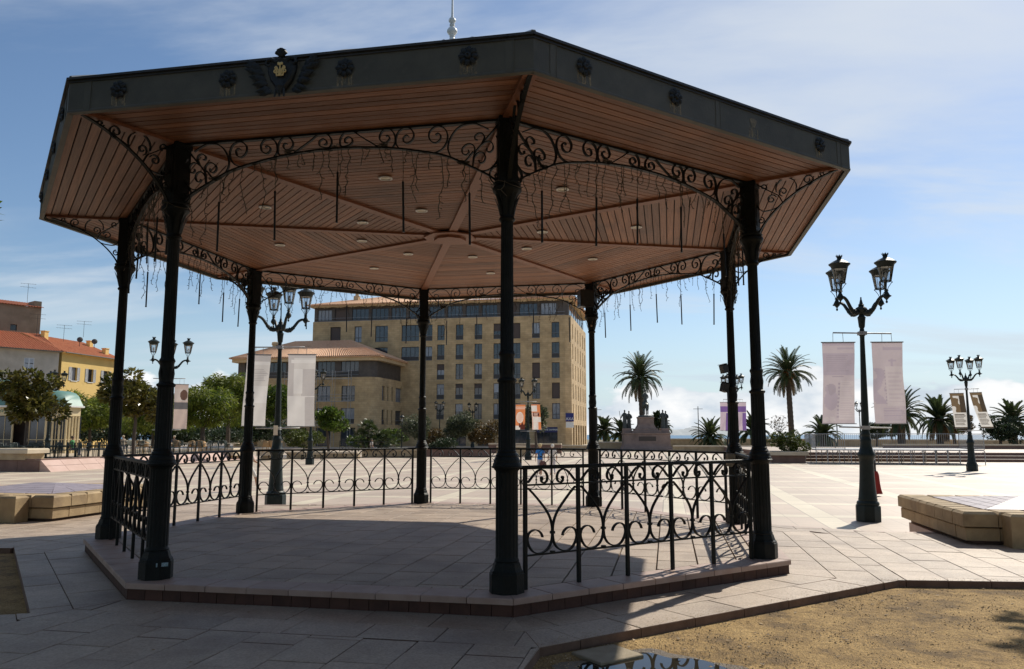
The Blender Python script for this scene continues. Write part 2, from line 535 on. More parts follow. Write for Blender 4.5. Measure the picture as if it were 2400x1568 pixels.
def plaza_mat():
    """pink paving in a 3.75 m grid edged by cream bands, thin joints; object axes follow the grid"""
    m, nt, b = principled('plaza_paving')
    N, L = nt.nodes, nt.links
    tc = N.new('ShaderNodeTexCoord')
    sp = N.new('ShaderNodeSeparateXYZ'); L.new(tc.outputs['Object'], sp.inputs[0])

    def math_(op, a, b_=None, clamp=False):
        n = N.new('ShaderNodeMath'); n.operation = op; n.use_clamp = clamp
        for i, v in enumerate((a, b_)):
            if v is None: continue
            if isinstance(v, (int, float)): n.inputs[i].default_value = v
            else: L.new(v, n.inputs[i])
        return n.outputs[0]

    def band(c, period, off, width):
        t = math_('ADD', c, off + 3000.0)
        t = math_('MODULO', t, period)
        return math_('LESS_THAN', t, width)
    bx = band(sp.outputs[0], 3.75, 0.2, 0.62)
    by = band(sp.outputs[1], 3.75, 0.9, 0.62)
    bb = math_('MAXIMUM', bx, by)
    jx = math_('MAXIMUM', band(sp.outputs[0], 0.625, 0.2, 0.012), band(sp.outputs[0], 3.75, 0.2, 0.03))
    jy = math_('MAXIMUM', band(sp.outputs[1], 0.417, 0.9, 0.012), band(sp.outputs[1], 3.75, 0.9, 0.05))
    jj = math_('MAXIMUM', jx, jy)
    n1 = N.new('ShaderNodeTexNoise'); n1.inputs['Scale'].default_value = 0.35; n1.inputs['Detail'].default_value = 8
    L.new(tc.outputs['Object'], n1.inputs['Vector'])
    mx = N.new('ShaderNodeMix'); mx.data_type = 'RGBA'
    L.new(bb, mx.inputs[0])
    mx.inputs[6].default_value = (0.49, 0.385, 0.295, 1); mx.inputs[7].default_value = (0.61, 0.525, 0.385, 1)
    m2 = N.new('ShaderNodeMix'); m2.data_type = 'RGBA'
    j2 = math_('MULTIPLY', jj, 0.75)
    L.new(j2, m2.inputs[0]); L.new(mx.outputs[2], m2.inputs[6]); m2.inputs[7].default_value = (0.20, 0.15, 0.115, 1)
    hs = N.new('ShaderNodeHueSaturation')
    mr = N.new('ShaderNodeMapRange'); mr.inputs[1].default_value = 0.3; mr.inputs[2].default_value = 0.7
    mr.inputs[3].default_value = 0.80; mr.inputs[4].default_value = 1.10
    L.new(n1.outputs[0], mr.inputs[0]); L.new(mr.outputs[0], hs.inputs['Value']); L.new(m2.outputs[2], hs.inputs['Color'])
    L.new(hs.outputs[0], b.inputs['Base Color'])
    b.inputs['Roughness'].default_value = 0.55
    b.inputs['Specular IOR Level'].default_value = 0.5
    n2 = N.new('ShaderNodeTexNoise'); n2.inputs['Scale'].default_value = 14; n2.inputs['Detail'].default_value = 6
    L.new(tc.outputs['Object'], n2.inputs['Vector'])
    bu = N.new('ShaderNodeBump'); bu.inputs['Strength'].default_value = 0.12
    L.new(n2.outputs[0], bu.inputs['Height']); L.new(bu.outputs[0], b.inputs['Normal'])
    return m


def water_mat(name, col, rough, scale, bump):
    m, nt, b = principled(name)
    N, L = nt.nodes, nt.links
    b.inputs['Base Color'].default_value = (*col, 1)
    b.inputs['Roughness'].default_value = rough
    b.inputs['IOR'].default_value = 1.33
    if bump:
        tc = N.new('ShaderNodeTexCoord')
        n2 = N.new('ShaderNodeTexNoise'); n2.inputs['Scale'].default_value = scale; n2.inputs['Detail'].default_value = 6
        L.new(tc.outputs['Object'], n2.inputs['Vector'])
        bu = N.new('ShaderNodeBump'); bu.inputs['Strength'].default_value = bump
        L.new(n2.outputs[0], bu.inputs['Height']); L.new(bu.outputs[0], b.inputs['Normal'])
    return m


M['gravel'] = gravel_mat()
M['plaza'] = plaza_mat()

# ------------------------------------------------------------------ site grid
CX, CY = -0.941, 11.627               # bandstand centre
PHI = radians(-78.66)                 # bearing of the front column
RC, RE, RP = 4.55, 5.683, 4.852       # columns, eave, platform radius
GRID = radians(-11.16)                # paving grid: x' axis runs along the entrance side
E1 = Vector((cos(GRID), sin(GRID))); E2 = Vector((-sin(GRID), cos(GRID)))
TZ, PZ = -0.15, -0.75                 # terrace and lower plaza levels
TAN8 = tan(pi/8)


def octa(r, off=0.0):
    return [(r*cos(PHI+off+k*pi/4), r*sin(PHI+off+k*pi/4)) for k in range(8)]
# ------------------------------------------------------------------ bandstand
band = thing('bandstand', 'large octagonal bandstand with dark iron columns and a brown timber ceiling', 'bandstand', (CX, CY, 0))
ZC = 4.375      # underside of ceiling boards
ACOL = RC*cos(pi/8); AE = RE*cos(pi/8); AP = RP*cos(pi/8)


def side_frame(k, ap):
    mid = PHI + pi/8 + k*pi/4
    return (ap*cos(mid), ap*sin(mid), 0), (0, 0, mid + pi/2)


def build_platform():
    plat = obj('platform', MB().prism(octa(RP-0.06), -0.16, -0.03), M['joint'], band)
    # floor slabs in the grid, cut to the octagon inside the coping row
    inner = octa(RP-0.36/cos(pi/8)-0.004)
    cg, sg = cos(GRID), sin(GRID)
    loc = [(x*cg+y*sg, -x*sg+y*cg) for x, y in inner]
    wS, lS = 0.432, 0.56
    rn = random.Random(3)
    slabs = []
    nx = int(RP/wS)+2
    for i in range(-nx, nx):
        off = rn.uniform(0, lS)
        y = -RP-0.6+off
        while y < RP+0.6:
            l = lS*rn.choice((0.75, 1.0, 1.0, 1.25))
            g = 0.0075
            q = clip_convex([(i*wS+g, y+g), (i*wS+wS-g, y+g), (i*wS+wS-g, y+l-g), (i*wS+g, y+l-g)], loc)
            if len(q) >= 3 and abs(area(q)) > 0.004: slabs.append(q)
            y += l
    slabs.sort(key=lambda q: -abs(area(q)))
    rest = MB()
    for n, q in enumerate(slabs):
        dz = rn.uniform(-0.003, 0.0)
        if n < 296:
            link('paving_slab', MB().prism(q, -0.05, dz, bev=0.004).mesh('paving_slab', M['paver']), plat, rot=(0, 0, GRID))
        else:
            rest.prism(q, -0.05, dz)
    if rest.v:
        tag(obj('paving_offcuts', rest, M['paver'], plat, rot=(0, 0, GRID)), kind='stuff')
    # coping and riser tiles along the eight sides
    half_o = RP*sin(pi/8)
    for k in range(8):
        loc_, rot_ = side_frame(k, AP)
        n = 9; L = 2*half_o
        for i in range(n):
            xa = -half_o + L*i/n + 0.004; xb = -half_o + L*(i+1)/n - 0.004
            poly = [(xa, 0.0), (xb, 0.0), (xb, 0.35), (xa, 0.35)]
            poly = clip_poly(poly, half_o, 0, cos(-pi/8)*1, sin(pi/8)*1)
            poly = clip_poly(poly, -half_o, 0, -cos(pi/8), sin(pi/8))
            if len(poly) < 3: continue
            dz = rn.uniform(-0.003, 0.001)
            link('coping_slab', MB().prism(poly, -0.052, dz+0.0025, bev=0.008).mesh('coping_slab', M['coping']), plat, loc_, rot_)
        nt = 20
        for i in range(nt):
            xa = -half_o + 0.012 + (L-0.024)*i/nt + 0.003; xb = -half_o + 0.012 + (L-0.024)*(i+1)/nt - 0.003
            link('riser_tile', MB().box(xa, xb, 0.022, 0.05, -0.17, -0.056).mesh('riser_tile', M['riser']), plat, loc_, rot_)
    return plat


platform = build_platform()

# ---- railing panels
LP = 2*RC*sin(pi/8) - 0.40; NB = 5; BW = LP/NB
LOWER = [(.034,.895),(.10,.835),(.172,.762),(.235,.69),(.275,.628),(.300,.555),(.306,.483),(.300,.421),(.285,.378),(.252,.338),(.20,.312),(.138,.306),(.085,.326),(.045,.372),(.024,.427),(.032,.475),(.055,.502),(.09,.517),(.128,.515),(.160,.499),(.183,.474),(.193,.447)]
UPPER = [(.030,.945),(.062,.978),(.092,1.01),(.138,1.048),(.183,1.060),(.228,1.040),(.252,.995),(.243,.953),(.210,.938),(.183,.955),(.186,.980)]


def build_railings():
    low = MB().strap(catmull(LOWER, 4), 0.030, 0.011).mesh('scroll', M['iron'])
    lowm = MB().strap(catmull([(BW-u, v) for u, v in LOWER], 4), 0.030, 0.011).mesh('scroll', M['iron'])
    up = MB().strap(catmull(UPPER, 4), 0.030, 0.011).lathe([(0.001,-0.016),(0.015,-0.012),(0.015,0.012),(0.001,0.016)], 8, M=Matrix.Translation((.186,0,.982)) @ Matrix.Rotation(pi/2,4,'X'))
    up = up.mesh('scroll', M['iron'])
    upm = MB().strap(catmull([(BW-u, v) for u, v in UPPER], 4), 0.030, 0.011).lathe([(0.001,-0.016),(0.015,-0.012),(0.015,0.012),(0.001,0.016)], 8, M=Matrix.Translation((BW-.186,0,.982)) @ Matrix.Rotation(pi/2,4,'X'))
    upm = upm.mesh('scroll', M['iron'])
    post = MB().box(-0.016, 0.016, -0.016, 0.016, 0.0, 1.072).mesh('post', M['iron'])
    clip = MB().box(-0.018, 0.018, -0.019, 0.019, -0.012, 0.012).mesh('collar', M['iron'])
    rail = MB()
    rail.box(-LP/2, LP/2, -0.012, 0.012, 0.916, 0.932)
    rail.box(-LP/2, LP/2, -0.012, 0.012, 0.288, 0.304)
    rail = rail.mesh('railing', M['iron'])
    hand = MB()
    hand.tube([(-LP/2-0.07, 0, 1.083), (-LP/2-0.055, 0, 1.084), (LP/2+0.055, 0, 1.084), (LP/2+0.07, 0, 1.083)], [0.010, 0.0185, 0.0185, 0.010], 10)
    hand.box(-LP/2, LP/2, -0.019, 0.019, 1.066, 1.078)
    hand = hand.mesh('handrail', M['iron'])
    for k in range(7):
        loc_, rot_ = side_frame(k, ACOL)
        r = link('railing', rail, band, loc_, rot_)
        link('handrail', hand, r)
        for i in range(NB+1):
            link('post', post, r, (-LP/2+i*BW, 0, 0))
        for i in range(NB):
            x = -LP/2+i*BW
            for me in (low, lowm, up, upm): link('scroll', me, r, (x, 0, 0))
            link('collar', clip, r, (x+BW/2, 0, 0.483))
            link('collar', clip, r, (x+BW/2, 0, 0.306))


build_railings()

# ---- columns
def build_columns():
    shaft = MB()
    n, fl = 64, 16
    shaft.lathe([(.108,.262),(.112,.275),(.104,.290),(.101,.30),(.101,.31,.09),(.101,1.04,.09),(.101,1.05),(.104,1.06),(.112,1.068),(.118,1.08),(.138,1.088),(.140,1.098),(.130,1.106),(.127,1.125),(.118,1.135),(.120,1.15),(.112,1.172),(.100,1.185),(.103,1.196),(.094,1.21),(.085,1.222),(.088,1.232),(.079,1.242),(.079,1.25,.11),(.077,1.84,.11),(.077,1.852),(.086,1.86),(.092,1.872),(.088,1.884),(.074,1.892),(.068,1.90),
                 (.066,1.99),(.068,2.09),(.072,2.10),(.078,2.115),(.072,2.13),(.066,2.14),(.062,2.15,.10),(.057,3.36,.10),(.058,3.37)], n, flute=fl)
    # applied leaves on the short drum
    for i in range(8):
        a = i*pi/4
        Mx = Matrix.Rotation(a, 4, 'Z') @ Matrix.Translation((.067, 0, 1.995))
        shaft.add([(0,-.016,-.07),(0,.016,-.07),(.006,.02,.0),(0,0,.075),(.006,-.02,.0),(.011,0,-.01)], [(0,1,5),(1,2,5),(2,3,5),(3,4,5),(4,0,5)], 0, True, Mx)
    # panels on the lower drum
    sm = shaft.mesh('column', M['iron']); smooth_by_angle(sm, 35)
    pl = MB()
    def oct_ring(hw, z): return [(hw*1.06*cos(pi/8+i*pi/4), hw*1.06*sin(pi/8+i*pi/4), z) for i in range(8)]
    rings = [(.150,0),(.150,.165),(.143,.172),(.143,.185),(.130,.198),(.120,.225),(.116,.245),(.108,.262),(.09,.264)]
    vs = []; fs = []
    for hw, z in rings: vs += oct_ring(hw, z)
    for r in range(len(rings)-1):
        for i in range(8): fs.append((r*8+i, r*8+(i+1)%8, (r+1)*8+(i+1)%8, (r+1)*8+i))
    fs.append(tuple((len(rings)-1)*8+i for i in range(8)))
    pl.add(vs, fs)
    plm = pl.mesh('plinth', M['iron'])
    cp = MB().lathe([(.061,3.362),(.072,3.372),(.078,3.385),(.070,3.40),(.064,3.41),(.066,3.44,.06),(.072,3.50,.10),(.084,3.56,.12),(.105,3.612,.10),(.128,3.648),(.136,3.66),(.137,3.685),(.128,3.70),(.118,3.705),(.130,3.715),(.132,3.73),(.10,3.738)], 48, flute=12)
    for i in range(8):
        a = i*pi/4+pi/8
        Mx = Matrix.Rotation(a, 4, 'Z') @ Matrix.Translation((.066, 0, 3.42))
        cp.add([(0,-.018,0),(0,.018,0),(.014,.026,.09),(.045,.018,.17),(.064,0,.205),(.045,-.018,.17),(.014,-.026,.09),(.024,0,.09)],
               [(0,1,7),(1,2,7),(2,3,7),(3,4,7),(4,5,7),(5,6,7),(6,0,7)], 0, True, Mx)
    cpm = cp.mesh('capital', M['iron']); smooth_by_angle(cpm, 40)
    po = MB().box(-.0875, .0875, -.0875, .0875, 3.735, 4.372).box(-.097, .097, -.097, .097, 3.738, 3.77).box(-.097, .097, -.097, .097, 4.31, 4.36)
    for s in (-1, 1):
        po.box(-.05, .05, s*.0876-.004, s*.0876+.004, 3.83, 4.27).box(s*.0876-.004, s*.0876+.004, -.05, .05, 3.83, 4.27)
    pom = po.mesh('upper_post', M['iron'])
    for k in range(8):
        a = PHI + k*pi/4
        c = link('column', sm, band, (RC*cos(a), RC*sin(a), 0.0), (0, 0, a))
        link('plinth', plm, c); link('capital', cpm, c); link('upper_post', pom, c)


build_columns()

# ---- arched fretwork between the columns, traced in half-bay units (x from column axis, z below ceiling)
HB = RC*sin(pi/8)


def zx(x, y):
    return (0.085 + (x-100)/1290.0, ZC - 0.012 - (y - (338 - x*0.079))/1215.0)


ARCH = [zx(*p) for p in [(70,1120),(120,1055),(200,985),(300,920),(420,848),(560,770),(740,672),(960,594),(1160,540),(1360,488),(1600,440),(1820,402),(2000,377),(2110,367)]]
ARCH[-1] = (HB, ARCH[-1][1])
FRET = [
 [(225,415),(310,365),(400,322),(520,315),(600,335),(670,390),(725,480),(742,560),(730,620),(700,690)],
 [(920,600),(860,590),(800,555),(755,480),(750,400),(790,320),(880,280),(960,310),(992,370),(970,440),(910,480),(850,455),(838,400),(870,368),(905,385)],
 [(1385,470),(1420,420),(1425,350),(1390,270),(1310,236),(1230,262),(1190,330),(1210,400),(1270,430),(1320,400),(1325,355),(1285,330),(1255,350)],
 [(1465,455),(1435,400),(1440,310),(1480,245),(1550,212),(1620,245),(1645,310),(1610,365),(1550,378),(1510,340),(1525,300),(1560,300)],
 [(1655,425),(1750,355),(1880,265),(1980,190),(2060,165),(2130,185),(2172,235),(2178,300),(2150,345)],
 [(2150,345),(2080,345),(2015,318),(2015,265),(2065,235),(2110,260),(2105,300),(2075,305)],
 [(110,385),(250,525),(370,645),(410,720),(420,845)],
 [(400,680),(400,610),(440,565),(500,560),(555,600),(555,655),(510,685),(470,660),(480,630)],
 [(310,575),(275,510),(300,460),(350,448),(395,475),(392,515),(362,522)],
 [(325,600),(260,565),(205,568),(168,610),(170,665),(210,695),(245,670),(240,642)],
 [(415,800),(405,735),(350,680),(290,690),(262,745),(285,800),(330,805),(345,770)],
 [(130,510),(95,600),(88,700),(115,810),(190,890),(280,912),(360,885)],
 [(205,990),(205,940),(160,885),(85,872)],
 [(205,960),(190,1030),(140,1075),(85,1060),(68,1010),(95,965),(135,975),(138,1010),(110,1022)],
 [(560,770),(500,745),(450,690),(415,660)],
]


def arch_z(u):
    """height of the arch bar at distance u from the column axis"""
    u = min(u, 2*HB-u)
    for a, b in zip(ARCH, ARCH[1:]):
        if a[0] <= u <= b[0]: return a[1]+(b[1]-a[1])*(u-a[0])/(b[0]-a[0])
    return ARCH[0][1] if u < ARCH[0][0] else ARCH[-1][1]


def build_fretwork():
    half = catmull(ARCH, 3)
    full = [(-HB+u, z) for u, z in half] + [(HB-u, z) for u, z in reversed(half[:-1])]
    frame = MB().strap(full, 0.045, 0.017)
    frame.box(-HB+.08, HB-.08, -0.024, 0.024, ZC-0.022, ZC-0.002)
    frame = frame.mesh('arch_frame', M['iron'])
    scr = []
    for f in FRET:
        pts = catmull([zx(*p) for p in f], 4)
        scr.append(MB().strap([(-HB+u, z) for u, z in pts], 0.028, 0.011).mesh('scroll', M['iron']))
        scr.append(MB().strap([(HB-u, z) for u, z in pts], 0.028, 0.011).mesh('scroll', M['iron']))
    for k in range(8):
        loc_, rot_ = side_frame(k, ACOL)
        f = link('arch_frame', frame, band, loc_, rot_)
        for me in scr: link('scroll', me, f)
    # radial brackets carrying the eave (local x runs outward from the column axis)
    OV = RE-RC-0.10
    def sp(cx, cz, r, a0, turns, sgn=1, rmin=0.25):
        n = int(14*turns)+2
        return [(cx+r*(1-(1-rmin)*i/n)*cos(a0+sgn*2*pi*turns*i/n), cz+r*(1-(1-rmin)*i/n)*sin(a0+sgn*2*pi*turns*i/n)) for i in range(n+1)]
    diag = catmull([(OV, ZC-.015), (OV*.80, ZC-.075), (OV*.60, ZC-.165), (OV*.42, ZC-.275), (OV*.26, ZC-.41), (OV*.15, ZC-.54), (.085, ZC-.655)], 4)
    fr = MB().strap(diag, 0.040, 0.016)
    fr.box(.085, OV+.02, -0.022, 0.022, ZC-0.026, ZC-0.003)
    frm = fr.mesh('eave_bracket', M['iron'])
    shapes = [
        sp(OV*.80, ZC-.048, .036, pi*1.1, 1.2),
        sp(OV*.655, ZC-.083, .068, pi*1.5, 1.35, 1),
        [(OV*.60, ZC-.155)] + sp(OV*.415, ZC-.135, .118, -pi*.15, .62, 1, 1.0),
        sp(OV*.385, ZC-.175, .056, -pi*.6, 1.2, -1),
        [(.10, ZC-.04), (OV*.20, ZC-.12), (OV*.33, ZC-.215), (OV*.37, ZC-.30)],
        sp(OV*.25, ZC-.245, .058, pi*.1, 1.2, 1),
        sp(OV*.165, ZC-.085, .042, -pi*.4, 1.1, 1),
        catmull([(.095, ZC-.11), (.085, ZC-.22), (.10, ZC-.32), (.16, ZC-.375), (OV*.26, ZC-.37), (OV*.32, ZC-.35)], 4),
        sp(.128, ZC-.485, .042, pi*.5, 1.15, -1),
    ]
    sh = [MB().strap(s, 0.026, 0.011).mesh('scroll', M['iron']) for s in shapes]
    for k in range(8):
        a = PHI + k*pi/4
        f = link('eave_bracket', frm, band, (RC*cos(a), RC*sin(a), 0), (0, 0, a))
        for me in sh: link('scroll', me, f)


build_fretwork()

# ---- ceiling boards, ribs, hub, spotlights
def build_ceiling():
    ceil = obj('ceiling', MB().prism(octa(RE-0.03), ZC+0.022, ZC+0.05), M['backing'], band)
    nb = 50; a0 = 0.25; a1 = AE-0.03
    w = (a1-a0)/nb
    inner = MB()
    rn = random.Random(5)
    for j in range(nb):
        d0 = a0+j*w+0.0065; d1 = a0+(j+1)*w-0.0065
        e = 0.045
        h0 = d0*TAN8-e; h1 = d1*TAN8-e
        if h0 <= 0.01: h0 = 0.01
        # board in sector frame: x along board, y towards hub (inward), local origin at hub
        poly = [(-h1, -d1), (h1, -d1), (h0, -d0), (-h0, -d0)]
        if j < 12:
            for k in range(8):
                mid = PHI+pi/8+k*pi/4
                inner.prism(poly, ZC, ZC+.018, M=Matrix.Rotation(mid+pi/2, 4, 'Z'))
            continue
        me = MB().prism(poly, ZC, ZC+.018).mesh('ceiling_board', M['board'])
        for k in range(8):
            mid = PHI+pi/8+k*pi/4
            link('ceiling_board', me, ceil, (0, 0, rn.uniform(-.0015, .0015)), (0, 0, mid+pi/2))
    tag(obj('inner_boards', inner, M['board'], ceil), kind='stuff')
    rib = MB().box(0.3, RE-0.10, -0.060, 0.060, ZC-0.030, ZC+0.019)
    rib = rib.mesh('rib', M['rib'])
    for k in range(8):
        link('rib', rib, ceil, rot=(0, 0, PHI+k*pi/4))
    hub = MB().prism(octa(0.40), ZC-0.05, ZC-0.031)
    hub.lathe([(.24, ZC-.051), (.24, ZC-.085), (.20, ZC-.085)], 8, sm=False)
    obj('ceiling_hub', hub, M['rib'], ceil)
    sp = MB().lathe([(.075, ZC-.010), (.082, ZC-.014), (.082, ZC-.022), (.066, ZC-.026), (.060, ZC-.016)], 20, cap=False)
    sp = sp.mesh('spotlight', M['white_paint'])
    ln = MB().lathe([(.062, ZC-.012), (.05, ZC-.019), (.001, ZC-.021)], 16, cap=False).mesh('lens', M['lens'])
    for k in range(8):
        a = PHI+pi/8+k*pi/4
        for r in (1.42, 2.80):
            if k == 0 and r < 2: continue
            s = link('spotlight', sp, ceil, (r*cos(a), r*sin(a), 0))
            link('lens', ln, s)


build_ceiling()

# ---- fascia, roof, finial
def flower():
    mb = MB()
    n = 8
    for i in range(n):
        a = 2*pi*i/n
        c, s = cos(a), sin(a)
        def P(r, t, h): return ((r*c - t*s), -h, (r*s + t*c))
        mb.add([P(.022,0,.02), P(.045,-.024,.016), P(.076,-.018,.012), P(.088,0,.016), P(.076,.018,.012), P(.045,.024,.016), P(.055,0,.036)],
               [(0,1,6),(1,2,6),(2,3,6),(3,4,6),(4,5,6),(5,0,6)], 0, True)
        b = a + pi/n
        mb.add([(.03*cos(b),-.012,.03*sin(b)), (.07*cos(b-.15),-.005,.07*sin(b-.15)), (.084*cos(b),-.006,.084*sin(b)), (.07*cos(b+.15),-.005,.07*sin(b+.15))], [(0,1,2,3)])
    mb.lathe([(.030,0.0),(.030,.026),(.022,.036),(.012,.040),(.010,.034),(.001,.033)], 12, M=Matrix.Rotation(pi/2, 4, 'X'), cap=False)
    mb.lathe([(.06,0.0),(.06,.010),(.03,.014)], 16, M=Matrix.Rotation(pi/2, 4, 'X'), cap=False)
    return mb.mesh('rosette', M['rosette'])


def stain_mat():
    m = pm('drip_stain', (0.55, 0.46, 0.29), (0.36, 0.31, 0.21), 30, 0.8)
    N, L = m.node_tree.nodes, m.node_tree.links
    tc = N.new('ShaderNodeTexCoord')
    mp = N.new('ShaderNodeMapping'); mp.inputs['Scale'].default_value = (38, 1, 3)
    L.new(tc.outputs['Object'], mp.inputs[0])
    n = N.new('ShaderNodeTexNoise'); n.inputs['Scale'].default_value = 2; n.inputs['Detail'].default_value = 5
    oi = N.new('ShaderNodeObjectInfo'); ad = N.new('ShaderNodeVectorMath'); ad.operation = 'ADD'
    L.new(mp.outputs[0], ad.inputs[0]); L.new(oi.outputs['Random'], ad.inputs[1])
    L.new(ad.outputs[0], n.inputs['Vector'])
    r = N.new('ShaderNodeMapRange'); r.inputs[1].default_value = 0.46; r.inputs[2].default_value = 0.62; r.inputs[4].default_value = 0.55
    L.new(n.outputs[0], r.inputs[0])
    t = N.new('ShaderNodeBsdfTransparent'); mx = N.new('ShaderNodeMixShader')
    L.new(r.outputs[0], mx.inputs[0]); L.new(t.outputs[0], mx.inputs[1])
    L.new(N['Principled BSDF'].outputs[0], mx.inputs[2])
    L.new(mx.outputs[0], N['Material Output'].inputs['Surface'])
    return m


def build_crest(parent):
    """local frame of the fascia: x along, -y outwards, z up"""
    x0, z0 = -0.035, 4.505
    sh = MB()
    outline = [(0,-.175),(.045,-.15),(.10,-.08),(.128,.0),(.132,.06),(.112,.10),(.075,.12),(.045,.115),(0,.14)]
    poly = outline + [(-x, z) for x, z in reversed(outline[1:-1])]
    vs = []; fs = []
    n = len(poly)
    for sc, h in ((1.0, 0.0), (1.0, .03), (.86, .048), (.74, .040)):
        vs += [(x*sc, -h, z*sc) for x, z in poly]
    vs.append((0, -.058, 0))
    for r in range(3):
        for i in range(n): fs.append((r*n+i, r*n+(i+1)%n, (r+1)*n+(i+1)%n, (r+1)*n+i))
    for i in range(n): fs.append((3*n+i, 3*n+(i+1)%n, 4*n))
    sh.add(vs, fs, 0, True)
    # volutes and shell on top
    for s in (-1, 1):
        sh.tube([(s*.05,-.03,.09),(s*.09,-.045,.115),(s*.13,-.045,.105),(s*.14,-.045,.07),(s*.115,-.045,.055),(s*.10,-.045,.075)], [.018,.02,.018,.015,.012,.008], 7)
    for i in range(5):
        a = radians(-60+30*i)
        sh.tube([(0,-.04,.14),(.055*sin(a),-.05,.14+.065*cos(a))], [.016,.019], 6)
    sh.tube([(0,-.04,-.15),(0,-.05,-.21)], [.045,.02], 7)
    for s in (-1, 0, 1): sh.tube([(s*.03,-.045,-.16),(s*.045,-.055,-.235)], [.016,.008], 5)
    crest = obj('crest', sh, M['rosette'], parent, (x0, 0, z0))
    leaf = MB().add([(0,0,0),(.03,-.012,.022),(.075,-.006,.02),(.12,-.018,0),(.075,-.006,-.02),(.03,-.012,-.022),(.06,-.026,0)],
                    [(0,1,6),(1,2,6),(2,3,6),(3,4,6),(4,5,6),(5,0,6)], 0, True).mesh('leaf', M['rosette'])
    for s in (-1, 1):
        for (lx, lz, ang, sc) in [(.11,-.13,-12,1.25),(.13,-.09,12,1.2),(.15,-.05,20,1.25),(.15,-.07,-8,1.2),(.17,0,32,1.3),(.18,-.02,8,1.2),(.20,.05,42,1.35),(.215,.03,22,1.3),(.24,.08,52,1.0),(.245,.06,30,1.1),(.09,-.155,-25,1.1)]:
            l = link('leaf', leaf, crest, (s*lx, -.012, lz), (0, -radians(ang*.75-6 if s > 0 else 180-ang*.75+6), 0))
            l.scale = (sc*.92, 1.3, sc)
    g = MB()
    def gs(pts, r=.0062): g.tube([(x, -.062, z) for x, z in catmull(pts, 4)], r, 6)
    gs([(0,.065),(0,-.03)], .006); gs([(-.022,.05),(0,.066),(.022,.05)])
    for s in (-1, 1):
        gs([(s*.004,.045),(s*.012,.068),(s*.024,.062)])
        gs([(0,-.028),(s*.016,.0),(s*.030,.03),(s*.040,.034),(s*.046,.022),(s*.036,.014)])
        gs([(s*.03,.025),(s*.032,-.01),(s*.030,-.04),(s*.012,-.042),(s*.01,-.022),(s*.02,-.012)])
        gs([(s*.034,.006),(s*.050,.002),(s*.054,-.012),(s*.044,-.020),(s*.036,-.012)])
        gs([(s*.012,.01),(s*.018,-.02),(s*.0,-.042)])
    g.box(-.034, .034, -.066, -.058, -.052, -.044)
    obj('monogram', g, M['gold'], crest)


def build_roof():
    zb, zt = 4.324, 4.650
    hs = RE*sin(pi/8)
    ros = flower()
    st = stain_mat()
    drip = MB().add([(-.075,-.002,-.17),(.075,-.002,-.17),(.075,-.002,-.05),(-.075,-.002,-.05)], [(0,1,2,3)]).mesh('drip_stain', st)
    scar = MB().add([(.045*cos(a)*(1+.3*sin(3*a)), -.0025, .06*sin(a)*(1+.25*cos(2*a))) for a in [2*pi*i/14 for i in range(14)]], [tuple(range(14))]).mesh('rosette_scar', pm('old_glue', (0.30, 0.27, 0.19), (0.14, 0.14, 0.12), 25, 0.85))
    pan = MB()
    pan.box(-hs, hs, 0.0, 0.02, zb, zt-.02)
    pan.add([(-hs,-.004,zb-.006),(hs,-.004,zb-.006),(hs,.05,zb-.006),(-hs,.05,zb-.006),(-hs,-.004,zb+.012),(hs,-.004,zb+.012),(hs,0,zb+.02),(-hs,0,zb+.02)],
            [(0,3,2,1),(0,1,5,4),(4,5,6,7)])
    panm = pan.mesh('fascia_panel', M['fascia'])
    lip = MB().box(-hs-.012, hs+.012, -.028, .05, zt-.022, zt).box(-hs-.004, hs+.004, -.010, -.001, zt-.045, zt-.022).mesh('gutter_lip', M['fascia_lip'])
    seam = MB().box(-.035, .035, -.004, 0, zb-.004, zt-.022).box(.028, .035, -.007, -.004, zb-.004, zt-.022).mesh('seam_strip', M['fascia'])
    for k in range(8):
        loc_, rot_ = side_frame(k, AE)
        p = link('fascia_panel', panm, band, loc_, rot_)
        link('gutter_lip', lip, p)
        for fx in ((-hs+.20, hs-.20) if k != 0 else (-hs+.20, 0.02, hs-.20)): link('seam_strip', seam, p, (fx, 0, 0))
        for i, fr in enumerate((.121, .371, .624, .874)):
            x = -hs+2*hs*fr
            if k == 0 and i == 2:
                link('rosette_scar', scar, p, (x, 0, 4.497)); link('drip_stain', drip, p, (x, 0, 4.497)); continue
            link('rosette', ros, p, (x, 0, 4.497), (0, RND.uniform(-.3, .3), 0))
            link('drip_stain', drip, p, (x, 0, 4.497))
        if k == 7: build_crest(p)
    roof = MB()
    rings = [(RE-.01, zt-.012), (RE*.72, 5.35), (RE*.4, 6.35), (.55, 7.15), (.20, 7.40)]
    vs = []; fs = []
    for r, z in rings: vs += [(x, y, z) for x, y in octa(r)]
    for q in range(len(rings)-1):
        for i in range(8): fs.append((q*8+i, q*8+(i+1)%8, (q+1)*8+(i+1)%8, (q+1)*8+i))
    fs.append(tuple((len(rings)-1)*8+i for i in range(8)))
    fs.append(tuple(range(7, -1, -1)))
    roof.add(vs, fs)
    for k in range(8):   # standing hips
        a = PHI+k*pi/4
        roof.tube([(r*cos(a), r*sin(a), z+.015) for r, z in rings], .03, 6)
    ro = obj('roof', roof, M['roof_zinc'], band)
    fin = MB().lathe([(.13,7.38),(.10,7.45),(.05,7.52),(.035,7.56),(.045,7.58),(.034,7.60),(.06,7.615),(.081,7.645),(.081,7.675),(.06,7.71),(.034,7.73),(.030,7.745),(.042,7.755),(.042,7.775),(.028,7.785),(.035,7.80),(.056,7.825),(.058,7.845),(.045,7.875),(.022,7.89),(.018,7.92),(.009,8.6),(.004,9.2)], 24)
    obj('finial', fin, M['white_paint'], ro)


build_roof()
